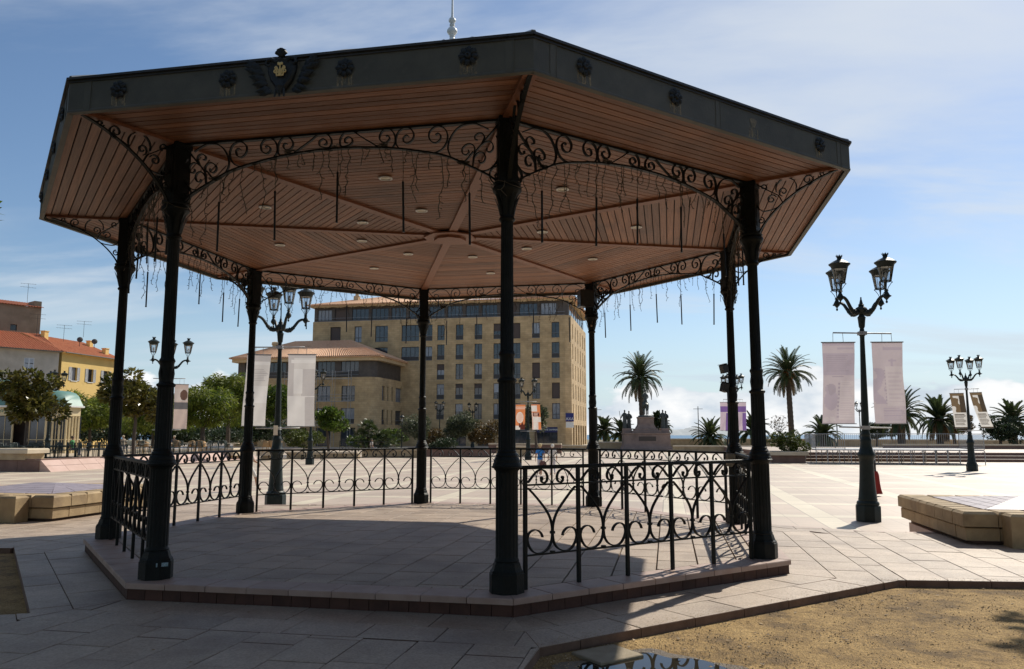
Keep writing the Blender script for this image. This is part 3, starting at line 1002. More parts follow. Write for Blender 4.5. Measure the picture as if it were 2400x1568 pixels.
# ------------------------------------------------------------------ fixtures hung on the bandstand
BAY = ['right front bay', 'far right bay', 'back right bay', 'right rear bay', 'left rear bay', 'back left bay', 'far left bay', 'entrance bay']
ORD = ['first', 'second', 'third', 'fourth', 'fifth', 'sixth']


def build_tubes():
    rn = random.Random(11)
    fr = (.10, .30, .50, .70, .90)
    for k in range(8):
        loc_, rot_ = side_frame(k, ACOL)
        R = Matrix.Rotation(rot_[2], 4, 'Z')
        for i, f in enumerate(fr):
            f += rn.uniform(-.03, .03)
            u = .085+(2*HB-.17)*f
            za = arch_z(u)
            zt = min(za-.10, 3.90-0.22*abs(f-.5)*2+rn.uniform(-.06, .06))
            x = -HB+u
            p = R @ Vector((x, 0, 0)) + Vector((CX+loc_[0], CY+loc_[1], 0))
            ln = rn.uniform(.47, .50)
            mb = MB().lathe([(.011, -ln-.012), (.0125, -ln-.010), (.0125, -ln), (.0105, -ln+.002), (.0105, -.012), (.0125, -.010), (.0125, 0), (.004, .012)], 10)
            nm = ORD[i] + ' hanging black tube light from the left in the ' + BAY[k]
            t = obj('tube_light', mb, M['black_plastic'], None, (p.x, p.y, zt), (rn.uniform(-.03, .03), rn.uniform(-.03, .03), 0))
            tag(t, nm, 'tube light', 'tube lights hung under the arches')
            c = MB().tube([(0, 0, .008), (.004, .003, (za-zt)*.5), (0, 0, za-zt-.01)], .0032, 5)
            obj('cable', c, M['wire'], t)


build_tubes()


def build_icicles():
    rn = random.Random(23)
    for k in range(8):
        loc_, rot_ = side_frame(k, ACOL)
        mb = MB()
        # carrier cable wound along the arch
        pts = []
        n = 60
        for i in range(n+1):
            u = .10+(2*HB-.20)*i/n
            pts.append((-HB+u, .020*cos(i*1.7)+rn.uniform(-.006, .006), arch_z(u)+.012*sin(i*1.7)+rn.uniform(-.006, .01)))
        mb.tube(pts, .0045, 4)
        # bunches tied on the bar
        for u in (HB*.72, HB, HB*1.28, .42, 2*HB-.42):
            for _ in range(5):
                q = [(-HB+u+rn.uniform(-.07, .07), rn.uniform(-.02, .02), arch_z(u)+rn.uniform(-.005, .05)) for _ in range(5)]
                mb.tube(catmull(q, 3), .004, 4)
        ns = 34
        for i in range(ns):
            u = .13+(2*HB-.26)*(i+rn.uniform(.1, .9))/ns
            z0 = arch_z(u)
            ln = rn.choice((.12, .18, .26, .34, .44, .56))*rn.uniform(.8, 1.15)
            x = -HB+u; y = rn.uniform(-.012, .012)
            m = max(3, int(ln/.05))
            pts = [(x, y, z0)]
            for j in range(m):
                x += rn.uniform(-.028, .028); y += rn.uniform(-.02, .02)
                pts.append((x, y, z0-ln*(j+1)/m))
            mb.tube(catmull(pts, 2), .0042, 4)
            for j, q in enumerate(pts[1:]):
                a = rn.uniform(0, 2*pi)
                l = rn.uniform(.018, .04)
                mb.tube([q, (q[0]+l*cos(a), q[1]+l*sin(a)*.6, q[2]-rn.uniform(.0, .02))], [.003, .0042], 4)
        o = obj('icicle_lights', mb, M['wire'], None, (CX+loc_[0], CY+loc_[1], 0), rot_)
        tag(o, 'tangled brown icicle light string draped along the arch of the ' + BAY[k], 'string lights', 'icicle light strings')
    # a loose end knotted round two capitals
    for k, nm in ((0, 'front'), (7, 'left front')):
        a = PHI+k*pi/4
        mb = MB()
        pts = [(.142*cos(t)+rn.uniform(-.006, .006), .142*sin(t)+rn.uniform(-.006, .006), 3.70+.03*sin(2*t)) for t in [i*.35 for i in range(19)]]
        mb.tube(catmull(pts, 2), .0042, 4)
        c, s = cos(PHI+pi), sin(PHI+pi)
        q = [(-.02, -.145, 3.72), (-.03, -.15, 3.66), (-.055, -.155, 3.63), (-.03, -.15, 3.60), (.0, -.14, 3.57)]
        mb.tube(catmull(q, 3), .0045, 4)
        mb.tube([q[2], (-.09, -.16, 3.63)], .004, 4)
        o = obj('loose_cable', mb, M['wire'], None, (CX+RC*cos(a), CY+RC*sin(a), 0))
        tag(o, 'loose light cable knotted around the capital of the %s column' % nm, 'cable', 'loose cables on capitals')


build_icicles()


def build_boxes():
    # loudspeaker strapped to the back right column
    a = PHI+3*pi/4
    p = Vector((CX+RC*cos(a), CY+RC*sin(a), 0))
    t = thing('loudspeaker', 'dark box loudspeaker mounted high on the back right column', 'loudspeaker', (p.x-.13, p.y-.20, 4.02), radians(12))
    obj('cabinet', MB().cham(-.14, .14, -.11, .11, -.17, .17, .015), M['black_plastic'], t)
    obj('grille', MB().box(-.12, .12, -.118, -.112, -.15, .15), M['iron_dull'], t)
    obj('bracket', MB().box(-.03, .03, .11, .16, -.05, .05), M['iron_dull'], t)
    t2 = thing('cable_duct', 'pale vertical cable duct clipped to the back right column', 'duct', (p.x-.01, p.y-.075, 3.78))
    obj('cover', MB().box(-.018, .018, -.012, .012, -.30, .08), pm('duct', (.30, .25, .18), None, 5, .6), t2)
    # two floodlights and a switch box on the right column
    a = PHI+2*pi/4
    p = Vector((CX+RC*cos(a), CY+RC*sin(a), 0))
    for z, lab, ry in ((2.42, 'upper black floodlight clamped to the far right column', -.25), (2.12, 'lower grey-topped floodlight clamped to the far right column', .25)):
        t = thing('floodlight', lab, 'floodlight', (p.x-.135, p.y-.04, z), radians(20), 'floodlights on the far right column')
        obj('housing', MB().cham(-.05, .05, -.05, .05, -.075, .065, .010, M=Matrix.Rotation(ry, 4, 'Y')), M['black_plastic'] if z > 2.3 else M['iron_dull'], t)
        obj('visor', MB().box(-.065, .055, -.055, .055, .067, .073, M=Matrix.Rotation(ry, 4, 'Y')), M['iron_dull'], t)
        obj('clamp', MB().box(.045, .09, -.02, .02, -.03, .03), M['iron'], t)
    t = thing('switch_box', 'weathered grey switch box strapped to the far right column at rail height', 'box', (p.x-.02, p.y-.16, .98), radians(8))
    obj('cover', MB().cham(-.155, .155, -.05, .05, -.10, .10, .01), pm('grey_box', (.16, .14, .10), (.22, .19, .14), 8, .7), t)
    obj('cable', MB().tube(catmull([(-.10, 0, .09), (-.13, .02, .25), (-.09, .06, .42), (-.07, .08, .8), (-.07, .085, 1.1)], 4), .012, 6), M['black_plastic'], t)
    # sticker on the left front column plinth
    a = PHI+7*pi/4
    p = Vector((CX+RC*cos(a), CY+RC*sin(a), 0))
    t = tag(obj('sticker', MB().box(-.055, .055, -.001, .001, -.018, .018), pm('sticker', (.06, .22, .30), (.45, .55, .58), 60, .5), None, (p.x+.105, p.y-.1085, .143), (0, 0, radians(38))), 'small blue and white sticker on the left front column plinth', 'sticker')
    # strip of clear plastic film caught on the back right railing
    t = MB()
    pts = []
    for i in range(13):
        v = i/12
        pts.append((.06*sin(v*2.2)-.17*v*v, .05*sin(v*3.0), -0.75*v))
    vs = []; fs = []
    for i, q in enumerate(pts):
        w = .030+.035*sin(min(1, i/9)*pi/2)
        vs += [(q[0]-w, q[1], q[2]), (q[0]-w*.2, q[1]+.012, q[2]), (q[0]+w, q[1], q[2])]
    for i in range(len(pts)-1):
        for j in (0, 1): fs.append((i*3+j, i*3+j+1, i*3+j+4, i*3+j+3))
    t.add(vs, fs, 0, True)
    film = bpy.data.materials.new('clear_film'); film.use_nodes = True
    N, L = film.node_tree.nodes, film.node_tree.links
    tr = N.new('ShaderNodeBsdfTransparent'); tl = N.new('ShaderNodeBsdfTranslucent'); tl.inputs[0].default_value = (.7, .7, .66, 1)
    mx = N.new('ShaderNodeMixShader'); mx.inputs[0].default_value = .38
    L.new(tr.outputs[0], mx.inputs[1]); L.new(tl.outputs[0], mx.inputs[2]); L.new(mx.outputs[0], N['Material Output'].inputs['Surface'])
    loc_, rot_ = side_frame(2, ACOL)
    o = obj('plastic_film', t, film, None, (2.72, 13.62, 1.0), (0, 0, radians(-30)))
    tag(o, 'thin strip of clear plastic film hanging from the back right railing', 'plastic film')


build_boxes()

# ------------------------------------------------------------------ terrace paving, gravel, plaza
def build_ground():
    # ground sheet out to the horizon sits below everything (a grassy shelf hidden by walls ends at the sea)
    # terrace outline in world plan: a broad level pad around the bandstand, its far edge an arc
    C = Vector((CX, CY))
    far = []
    edge_pts = [(-40, 13.2), (-14, 17.6), (-7.2, 17.6), (-5.6, 17.25), (-3.2, 17.5), (-2.0, 17.6), (0.4, 17.2), (2.4, 16.7), (3.6, 14.6), (4.45, 13.6), (5.2, 13.05), (5.66, 12.70), (6.2, 12.60), (6.72, 12.54), (7.05, 14.0), (9.9, 13.45), (10.1, 12.2), (40, 8.0)]
    base = [(40, -14), (-40, -14)]
    outline = edge_pts[::-1] + [(-40, -14), (40, -14)]
    poly = [(x, y) for x, y in outline]
    bed = obj('terrace', MB().prism(poly[::-1] if area(poly) < 0 else poly, PZ-.05, TZ-.10), M['joint'])
    tag(bed, kind='structure')
    g = MB().add([(-40, -14, TZ-.052+.02), (40, -14, TZ-.032), (40, 12, TZ-.032), (-40, 12, TZ-.032)], [(0, 1, 2, 3)])
    return bed, edge_pts


terrace, EDGE = build_ground()

GRAV_R = [(14, 7.9), (4.10, 8.57), (0.196, 5.954), (0.05, 5.30), (-1.2, 0.0), (14, 0.0)]
GRAV_L = [(-12, 10.95), (-6.76, 10.91), (-4.18, 7.04), (-12, 5.3)]
OUTSIDE = [(x, y-.004) for x, y in EDGE] + [(40, 60), (-40, 60)]


def inside(p, poly):
    x, y = p; c = False
    n = len(poly)
    for i in range(n):
        x1, y1 = poly[i]; x2, y2 = poly[(i+1) % n]
        if (y1 > y) != (y2 > y) and x < (x2-x1)*(y-y1)/(y2-y1)+x1: c = not c
    return c


def build_gravel():
    puddle_c = (1.0, 5.50)
    for name, poly in (('gravel_bed', GRAV_R), ('gravel_bed', GRAV_L)):
        # fine sheet with gentle unevenness, clipped by inside test on a grid is ragged, so use a triangulated fan of the outline
        bm = bmesh.new()
        vs = [bm.verts.new((x, y, TZ-.075)) for x, y in poly]
        f = bm.faces.new(vs)
        bmesh.ops.triangulate(bm, faces=[f])
        for _ in range(5):
            long = [e for e in bm.edges if e.calc_length() > .35]
            if not long: break
            bmesh.ops.subdivide_edges(bm, edges=long, cuts=1)
            bmesh.ops.triangulate(bm, faces=bm.faces)
        edge = set(v for e in bm.edges if e.is_boundary for v in e.verts)
        rn = random.Random(2)
        for v in bm.verts:
            if v in edge: continue
            d = hypot((v.co.x-puddle_c[0])/1.0, (v.co.y-puddle_c[1])/.75)
            v.co.z += rn.uniform(-.004, .006)
            if d < 1.2: v.co.z -= .02*(1-d/1.2)
        me = bpy.data.meshes.new(name); bm.to_mesh(me); bm.free()
        me.materials.append(M['gravel'])
        for p in me.polygons: p.use_smooth = True
        o = link(name, me); tag(o, kind='structure')


build_gravel()


def build_paving():
    """slabs of the terrace: a ring of long slabs round the platform and the grid beyond"""
    cg, sg = cos(GRID), sin(GRID)
    rn = random.Random(9)
    ring_in, ring_out = octa(RP+.008), octa(RP+1.02)
    def tow(q): return (CX+q[0]*cg-q[1]*sg, CY+q[0]*sg+q[1]*cg)
    def tol(p):
        dx, dy = p[0]-CX, p[1]-CY
        return (dx*cg+dy*sg, -dx*sg+dy*cg)
    slabs = []   # (distance, polygon in grid frame)
    # ring: two rows of slabs per side, cut to mitres
    for k in range(8):
        mid = PHI+pi/8+k*pi/4
        tx, ty = -sin(mid), cos(mid); ox, oy = cos(mid), sin(mid)
        for row, (r0, r1) in enumerate(((AP-.018, AP+.43), (AP+.436, AP+.862))):
            half = r1*TAN8
            L = .62
            n = int(2*half/L)+2
            s0 = -half-rn.uniform(0, L)
            for i in range(n+1):
                sa, sb = s0+i*L+.004, s0+(i+1)*L-.004
                q = [(r0, sa), (r1, sa), (r1, sb), (r0, sb)]
                q = clip_poly(q, 0, 0, -sin(pi/8), cos(pi/8))
                if len(q) > 2: q = clip_poly(q, 0, 0, -sin(pi/8), -cos(pi/8))
                if len(q) < 3: continue
                w = [(CX+a*ox+b*tx, CY+a*oy+b*ty) for a, b in q]
                cxm = sum(p[0] for p in w)/len(w); cym = sum(p[1] for p in w)/len(w)
                if inside((cxm, cym), GRAV_L): continue
                slabs.append((w, 1))
    outr = [(CX+x, CY+y) for x, y in octa((AP+.866)/cos(pi/8))]
    ws, ls = .432, .60
    for i in range(-46, 46):
        off = rn.uniform(0, ls)
        for j in range(-34, 18):
            y0 = j*ls+off; g = .004
            q = [(i*ws+g, y0+g), (i*ws+ws-g, y0+g), (i*ws+ws-g, y0+ls-g), (i*ws+g, y0+ls-g)]
            w = [tow(p) for p in q]
            cxm = sum(p[0] for p in w)/4; cym = sum(p[1] for p in w)/4
            if cym < 1.2 or abs(cxm) > .70*cym+1.2: continue
            if cym > 19: continue
            # inside the terrace edge?
            if all(p[1] > edge_y(p[0]) for p in w): continue
            if all(inside(p, outr) for p in w): continue
            if any(inside(p, outr) for p in w):
                # cut off the ring: clip by the nearest ring side
                best = max(range(8), key=lambda k: (cxm-CX)*cos(PHI+pi/8+k*pi/4)+(cym-CY)*sin(PHI+pi/8+k*pi/4))
                m_ = PHI+pi/8+best*pi/4
                px, py = CX+(AP+.868)*cos(m_), CY+(AP+.868)*sin(m_)
                w = clip_poly(w, px, py, -cos(m_), -sin(m_))
                if len(w) < 3 or abs(area(w)) < .01: continue
            slabs.append((w, 0))
    # cut by the gravel beds (each convex): a slab minus a bed falls into convex pieces
    def minus(poly, G):
        if area(G) < 0: G = G[::-1]
        pieces = []; cur = poly; n = len(G)
        for i in range(n):
            p, q = G[i], G[(i+1) % n]
            nx, ny = (q[1]-p[1]), -(q[0]-p[0])      # outward of the bed
            outp = clip_poly(cur, p[0], p[1], -nx, -ny)
            if len(outp) >= 3 and abs(area(outp)) > .0015: pieces.append(outp)
            cur = clip_poly(cur, p[0], p[1], nx, ny)
            if len(cur) < 3: break
        return pieces
    def touches(poly, G):
        c = poly
        for i in range(len(G)):
            GG = G if area(G) > 0 else G[::-1]
            p, q = GG[i], GG[(i+1) % len(GG)]
            c = clip_poly(c, p[0], p[1], (q[1]-p[1]), -(q[0]-p[0]))
            if len(c) < 3: return False
        return abs(area(c)) > 1e-4
    out = []
    for w, ring in slabs:
        pcs = [w]
        for G in (GRAV_R, GRAV_L):
            nxt = []
            for pc in pcs: nxt += minus(pc, G) if touches(pc, G) else [pc]
            pcs = nxt
        for res in pcs:
            ins = [inside(p, OUTSIDE) for p in res]
            if all(ins): continue
            if any(ins):
                cxm = sum(p[0] for p in res)/len(res); cym = sum(p[1] for p in res)/len(res)
                G = OUTSIDE; n = len(G)
                def dist(e):
                    a, b = G[e], G[(e+1) % n]
                    vx, vy = b[0]-a[0], b[1]-a[1]
                    t = max(0, min(1, ((cxm-a[0])*vx+(cym-a[1])*vy)/(vx*vx+vy*vy)))
                    return hypot(cxm-a[0]-t*vx, cym-a[1]-t*vy)
                for e in sorted(range(n), key=dist)[:2]:
                    a, b = G[e], G[(e+1) % n]
                    sg_ = 1 if area(G) > 0 else -1
                    if any(inside(p, G) for p in res):
                        r2 = clip_poly(res, a[0], a[1], -(b[1]-a[1])*sg_, (b[0]-a[0])*sg_)
                        if len(r2) >= 3: res = r2
            if len(res) >= 3 and abs(area(res)) > .0015: out.append(res)
    # nearest / largest in view first
    def key(w):
        cxm = sum(p[0] for p in w)/len(w); cym = sum(p[1] for p in w)/len(w)
        vis = abs(cxm) < .66*cym and cym > 4.6
        hidden = inside((cxm, cym), [(CX+x, CY+y) for x, y in octa(RP+.2)])
        behind = cym > CY+1.5 and abs(cxm-CX) < 4.2
        return (0 if vis and not behind else 1, cym)
    out.sort(key=key)
    rest = MB()
    for n, w in enumerate(out):
        if area(w) < 0: w = w[::-1]
        dz = rn.uniform(-.004, .0)
        if n < 298:
            cxm = sum(p[0] for p in w)/len(w); cym = sum(p[1] for p in w)/len(w)
            lp = [(p[0]-cxm, p[1]-cym) for p in w]
            link('paving_slab', MB().prism(lp, TZ-.105, TZ+dz, bev=.005).edge_mats().mesh('paving_slab', [M['paver'], M['paver_edge_shaded']]), terrace, (cxm, cym, 0))
        else:
            rest.prism(w, TZ-.105, TZ+dz)
    tag(obj('paving_field', rest, M['paver'], terrace), kind='stuff')


def edge_y(x):
    for a, b in zip(EDGE, EDGE[1:]):
        if a[0] <= x <= b[0]: return a[1]+(b[1]-a[1])*(x-a[0])/(b[0]-a[0])
    return -99


build_paving()
# kerb stones along the terrace edge
def build_edge():
    mb = MB()
    i = 0
    for a, b in zip(EDGE, EDGE[1:]):
        v = Vector((b[0]-a[0], b[1]-a[1])); L = v.length; n = max(1, int(L/.9)); d = v/L; nrm = Vector((-d.y, d.x))
        for j in range(n):
            p = Vector(a)+d*(L*j/n+.004); q = Vector(a)+d*(L*(j+1)/n-.004)
            if abs(p.x) > .75*p.y+2: continue
            w = [(p.x, p.y), (q.x, q.y), (q.x+nrm.x*.10, q.y+nrm.y*.10), (p.x+nrm.x*.10, p.y+nrm.y*.10)]
            ib = [(p.x-nrm.x*.75, p.y-nrm.y*.75), (q.x-nrm.x*.75, q.y-nrm.y*.75), (q.x, q.y), (p.x, p.y)]
            mb.prism(ib, TZ-.11, TZ-.014-.0006*(i % 7)); i += 1
            o = link('kerb_stone', MB().prism(w, PZ-.02, TZ-.006, bev=.01).mesh('kerb_stone', M['coping']), terrace)

    tag(obj('edge_bedding', mb, M['paver'], terrace), kind='stuff')

build_edge()

# plaza, lower level, as one sheet in the grid frame
def build_plaza():
    mb = MB().add([(-90, -60, 0), (110, -60, 0), (110, 150, 0), (-90, 150, 0)], [(0, 1, 2, 3)])
    o = obj('plaza', mb, M['plaza'], None, (0, 0, PZ), (0, 0, GRID))
    tag(o, kind='structure')
    g = MB().add([(-30000, -3000, 0), (30000, -3000, 0), (30000, 260, 0), (-30000, 260, 0)], [(0, 1, 2, 3)])
    tag(obj('ground', g, pm('earth', (.20, .16, .10), (.13, .12, .07), .4, .95), None, (0, 0, PZ-.06)), kind='structure')
    sea = MB().add([(-30000, 0, 0), (30000, 0, 0), (30000, 9500, 0), (-30000, 9500, 0)], [(0, 1, 2, 3)])
    tag(obj('sea', sea, water_mat('sea_water', (.035, .13, .24), .35, .06, .5), None, (0, 240, -25)), kind='structure')


build_plaza()

# puddle, cover slab
def build_puddle():
    rn = random.Random(4)
    c = (0.97, 5.53)
    pts = []
    for i in range(40):
        a = 2*pi*i/40
        r = 1+.10*sin(3*a+.6)+.07*sin(5*a)+.05*sin(9*a+1)
        pts.append((c[0]+.47*r*cos(a), c[1]+.55*r*sin(a)))
    o = obj('puddle', MB().add([(x, y, TZ-.0735) for x, y in pts], [tuple(range(40))]), water_mat('puddle_water', (.03, .026, .018), .02, 4, .004))
    tag(o, 'still puddle on the sandy gravel reflecting the railing scrolls', 'puddle')
    ring = MB()
    n = 48
    vs = []
    for i in range(n):
        a = 2*pi*i/n
        r = 1+.10*sin(3*a+.6)+.07*sin(5*a)+.05*sin(9*a+1)
        k = 1.18+.10*sin(4*a+2)+.07*sin(7*a)+rn.uniform(-.04, .04)
        for q in (.9, k): vs.append((c[0]+.47*r*q*cos(a), c[1]+.55*r*q*sin(a), TZ-.0738))
    ring.add(vs, [(2*i, 2*i+1, (2*i+3) % (2*n), (2*i+2) % (2*n)) for i in range(n)])
    tag(obj('wet_sand', ring, pm('wet_sand', (.085, .055, .026), (.14, .095, .045), 25, .35, .8, 90)), kind='structure')
    o = obj('concrete_cover', MB().cham(-.20, .20, -.17, .17, -.05, .0, .006), pm('cover_concrete', (.27, .22, .15), (.36, .30, .21), 7, .9, .3, 60), None, (0.70, 6.0, TZ-.055), (0, 0, radians(33)))
    tag(o, 'flat concrete inspection cover at the edge of the gravel beside the puddle', 'cover')


build_puddle()


def build_litter():
    """loose stones, dry leaves and twigs lying on the sand"""
    rn = random.Random(17)
    st = MB()
    n = 0
    while n < 9000:
        y = 5.2+rn.random()**1.6*3.4; x = rn.uniform(-.2, .72*y)
        if not inside((x, y), GRAV_R): continue
        if hypot((x-.97)/.52, (y-5.53)/.60) < 1: continue
        n += 1
        r = rn.choice((.003, .004, .004, .006, .008))*rn.uniform(.7, 1.3)
        z = TZ-.074
        a = rn.uniform(0, 6.28); c, s_ = cos(a)*r, sin(a)*r
        h = r*rn.uniform(.5, 1.1)
        st.add([(x+c, y+s_, z), (x-s_, y+c, z), (x-c, y-s_, z), (x+s_, y-c, z), (x+c*.2, y, z+h)], [(0, 1, 4), (1, 2, 4), (2, 3, 4), (3, 0, 4)])
    n = 0
    while n < 900:     # sand carried onto the paving along the border
        k = rn.random()
        if k < .6: f = rn.random(); ex, ey = .196+(4.10-.196)*f, 5.954+(8.57-5.954)*f
        else: ex = 4.1+rn.random()*2.2; ey = 8.57-(ex-4.1)*.068
        d_ = abs(rn.gauss(0, .10)); x, y = ex-.556*d_*.9, ey+.83*d_
        r = rn.uniform(.002, .005); z = TZ-.001; n += 1
        st.add([(x+r, y, z), (x, y+r, z), (x-r, y, z), (x, y-r, z), (x, y, z+r*.8)], [(0, 1, 4), (1, 2, 4), (2, 3, 4), (3, 0, 4)])
    tag(obj('gravel_stones', st, pm('loose_stones', (.30, .21, .11), (.52, .40, .25), 40, .9, island=.5)), 'loose small stones scattered over the sandy gravel', 'stones', kind='stuff')
    lf = MB()
    for _ in range(230):
        y = 5.3+rn.random()*3.3; x = rn.uniform(.2, .70*y)
        if not inside((x, y), GRAV_R): continue
        z = TZ-.066; a = rn.uniform(0, 6.28); l = rn.uniform(.015, .05); w = l*rn.uniform(.15, .4)
        c, s_ = cos(a), sin(a)
        lf.add([(x, y, z), (x+c*l*.5-s_*w, y+s_*l*.5+c*w, z+.008), (x+c*l, y+s_*l, z+.003), (x+c*l*.5+s_*w, y+s_*l*.5-c*w, z+.002)], [(0, 1, 2, 3)])
    for _ in range(70):
        y = 3.5+rn.random()*6; x = rn.uniform(-.5*y, .4*y)
        if inside((x, y), GRAV_R) or inside((x, y), GRAV_L) or inside((x, y), [(CX+a_, CY+b_) for a_, b_ in octa(RP+.02)]): continue
        z = TZ+.004; a = rn.uniform(0, 6.28); l = rn.uniform(.012, .035); w = l*.3
        c, s_ = cos(a), sin(a)
        lf.add([(x, y, z), (x+c*l*.5-s_*w, y+s_*l*.5+c*w, z+.006), (x+c*l, y+s_*l, z+.002), (x+c*l*.5+s_*w, y+s_*l*.5-c*w, z+.001)], [(0, 1, 2, 3)])
    tag(obj('leaf_litter', lf, pm('dry_leaf', (.10, .06, .03), (.38, .28, .16), 30, .8, island=.6)), 'dry leaves and twigs scattered on the gravel and paving', 'leaf litter', kind='stuff')


build_litter()
# ------------------------------------------------------------------ street lamps and banners
M['lamp_glass'] = glass_mat('lantern_glass', (.86, .90, .94), .5)
M['lamp_white'] = pm('lantern_reflector', (.62, .56, .46), (.7, .64, .54), 8, .5)
M['lamp_iron'] = pm('lamp_green_iron', (.006, .012, .011), (.011, .019, .017), 7, .45, .3, 50, spec=.28, dirt=((.024, .026, .022), 2.4, .58, .8))
M['galv'] = pm('galvanised', (.28, .28, .28), (.40, .40, .39), 10, .45, metallic=.3)


def build_lamp():
    t = thing('street_lamp', 'x', 'street lamp')
    base = MB()
    def octr(r, z): return [(r*1.04*cos(pi/8+i*pi/4), r*1.04*sin(pi/8+i*pi/4), z) for i in range(8)]
    rings = [(.285, 0), (.285, .36), (.275, .39), (.255, .40)]
    vs = []; fs = []
    for r, z in rings: vs += octr(r, z)
    for q in range(len(rings)-1):
        for i in range(8): fs.append((q*8+i, q*8+(i+1) % 8, (q+1)*8+(i+1) % 8, (q+1)*8+i))
    fs.append(tuple((len(rings)-1)*8+i for i in range(8)))
    base.add(vs, fs)
    base.lathe([(.255, .40), (.262, .43), (.250, .47), (.215, .50), (.222, .53), (.212, .56), (.190, .80), (.172, 1.10), (.165, 1.38), (.172, 1.44), (.168, 1.50), (.185, 1.54), (.205, 1.58), (.207, 1.62), (.19, 1.66), (.165, 1.70), (.14, 1.80), (.125, 1.92), (.135, 1.96), (.118, 2.0), (.10, 2.06)], 20)
    obj('base', base, M['lamp_iron'], t)
    post = MB().lathe([(.10, 2.06), (.115, 2.10), (.10, 2.15), (.088, 2.20), (.09, 2.5, .06), (.055, 4.5, .06), (.058, 4.56), (.085, 4.60), (.085, 4.66), (.058, 4.70), (.05, 4.76), (.072, 4.80), (.088, 4.98), (.098, 5.04), (.07, 5.08), (.055, 5.12), (.075, 5.15), (.13, 5.18), (.15, 5.23), (.13, 5.28), (.08, 5.31), (.06, 5.34), (.075, 5.36), (.045, 5.39), (.03, 5.46), (.014, 5.52), (.022, 5.535), (.012, 5.56)], 20, flute=10)
    obj('post', post, M['lamp_iron'], t)
    arm = MB()
    path = catmull([(.10, 0, 5.17), (.22, 0, 5.13), (.33, 0, 5.18), (.43, 0, 5.31), (.53, 0, 5.44), (.64, 0, 5.50), (.74, 0, 5.49)], 4)
    arm.tube(path, [.055-.022*i/(len(path)-1) for i in range(len(path))], 8)
    for q in ((.20, 5.17, .05), (.27, 5.20, .045), (.34, 5.24, .035), (.30, 5.12, .03), (.40, 5.22, .03)):
        arm.lathe([(.001, -q[2]), (q[2]*.7, -q[2]*.7), (q[2], 0), (q[2]*.7, q[2]*.7), (.001, q[2])], 7, M=Matrix.Translation((q[0], 0, q[1])))
    arm.lathe([(.004, 5.30), (.026, 5.32), (.026, 5.35), (.012, 5.375), (.03, 5.40), (.075, 5.45), (.08, 5.50), (.05, 5.56), (.035, 5.60), (.055, 5.62), (.03, 5.65)], 10, M=Matrix.Translation((.74, 0, 0)))
    arm.lathe([(.004, -.02), (.03, 0), (.02, .04), (.004, .06)], 7, M=Matrix.Translation((.82, 0, 5.47)) @ Matrix.Rotation(pi/2, 4, 'Y'))
    for i in range(4):
        a = i*pi/2+pi/4
        arm.tube([(.74+.03*cos(a), .03*sin(a), 5.64), (.74+.05*cos(a), .05*sin(a), 5.70), (.74+.11*cos(a), .11*sin(a), 5.79), (.74+.145*cos(a), .145*sin(a), 5.835)], .008, 5)
        arm.lathe([(.004, -.018), (.018, 0), (.004, .018)], 6, M=Matrix.Translation((.74+.135*cos(a), .135*sin(a), 5.82)))
    armm = arm.mesh('arm', M['lamp_iron']); smooth_by_angle(armm)
    body = MB()
    body.lathe([(.118, 5.835), (.130, 5.84), (.130, 5.862), (.118, 5.865), (.105, 5.85)], 20, cap=False)
    body.lathe([(.182, 6.185), (.186, 6.19), (.205, 6.26), (.255, 6.31), (.258, 6.325), (.245, 6.33), (.165, 6.385), (.09, 6.425), (.06, 6.435), (.058, 6.455), (.05, 6.46)], 24, cap=False)
    for i in range(6):
        a = i*pi/3
        body.tube([(.122*cos(a), .122*sin(a), 5.85), (.183*cos(a), .183*sin(a), 6.19)], .007, 4)
    body.tube([(0, 0, 5.64), (0, 0, 5.90)], .012, 6)
    bm_ = body.mesh('lantern', M['lamp_iron']); smooth_by_angle(bm_)
    gl = MB().lathe([(.117, 5.86), (.179, 6.187)], 24, cap=False).mesh('glass', M['lamp_glass'])
    rf = MB().lathe([(.178, 6.195), (.12, 6.21), (.06, 6.20), (.001, 6.195)], 16, cap=False).lathe([(.105, 5.868), (.001, 5.87)], 16, cap=False).lathe([(.02, 5.9), (.035, 5.98), (.02, 6.06)], 10).mesh('reflector', M['lamp_white'])
    cr = MB()
    for i in range(8):
        a = i*pi/4
        w = .30
        cr.add([(.045*cos(a-w), .045*sin(a-w), 6.455), (.045*cos(a+w), .045*sin(a+w), 6.455), (.078*cos(a+w*.9), .078*sin(a+w*.9), 6.545), (.084*cos(a+w*.3), .084*sin(a+w*.3), 6.535), (.092*cos(a), .092*sin(a), 6.57), (.084*cos(a-w*.3), .084*sin(a-w*.3), 6.535), (.078*cos(a-w*.9), .078*sin(a-w*.9), 6.545)], [(0, 1, 2, 3, 4, 5, 6)])
    cr.lathe([(.05, 6.455), (.056, 6.49), (.066, 6.52), (.05, 6.515), (.04, 6.46)], 16, cap=False)
    crm = cr.mesh('crown', M['lamp_iron'])
    for i in range(4):
        a = i*pi/2
        link('arm', armm, t, rot=(0, 0, a))
        l = link('lantern', bm_, t, (.74*cos(a), .74*sin(a), 0))
        link('glass', gl, l); link('reflector', rf, l); link('crown', crm, l)
    return t


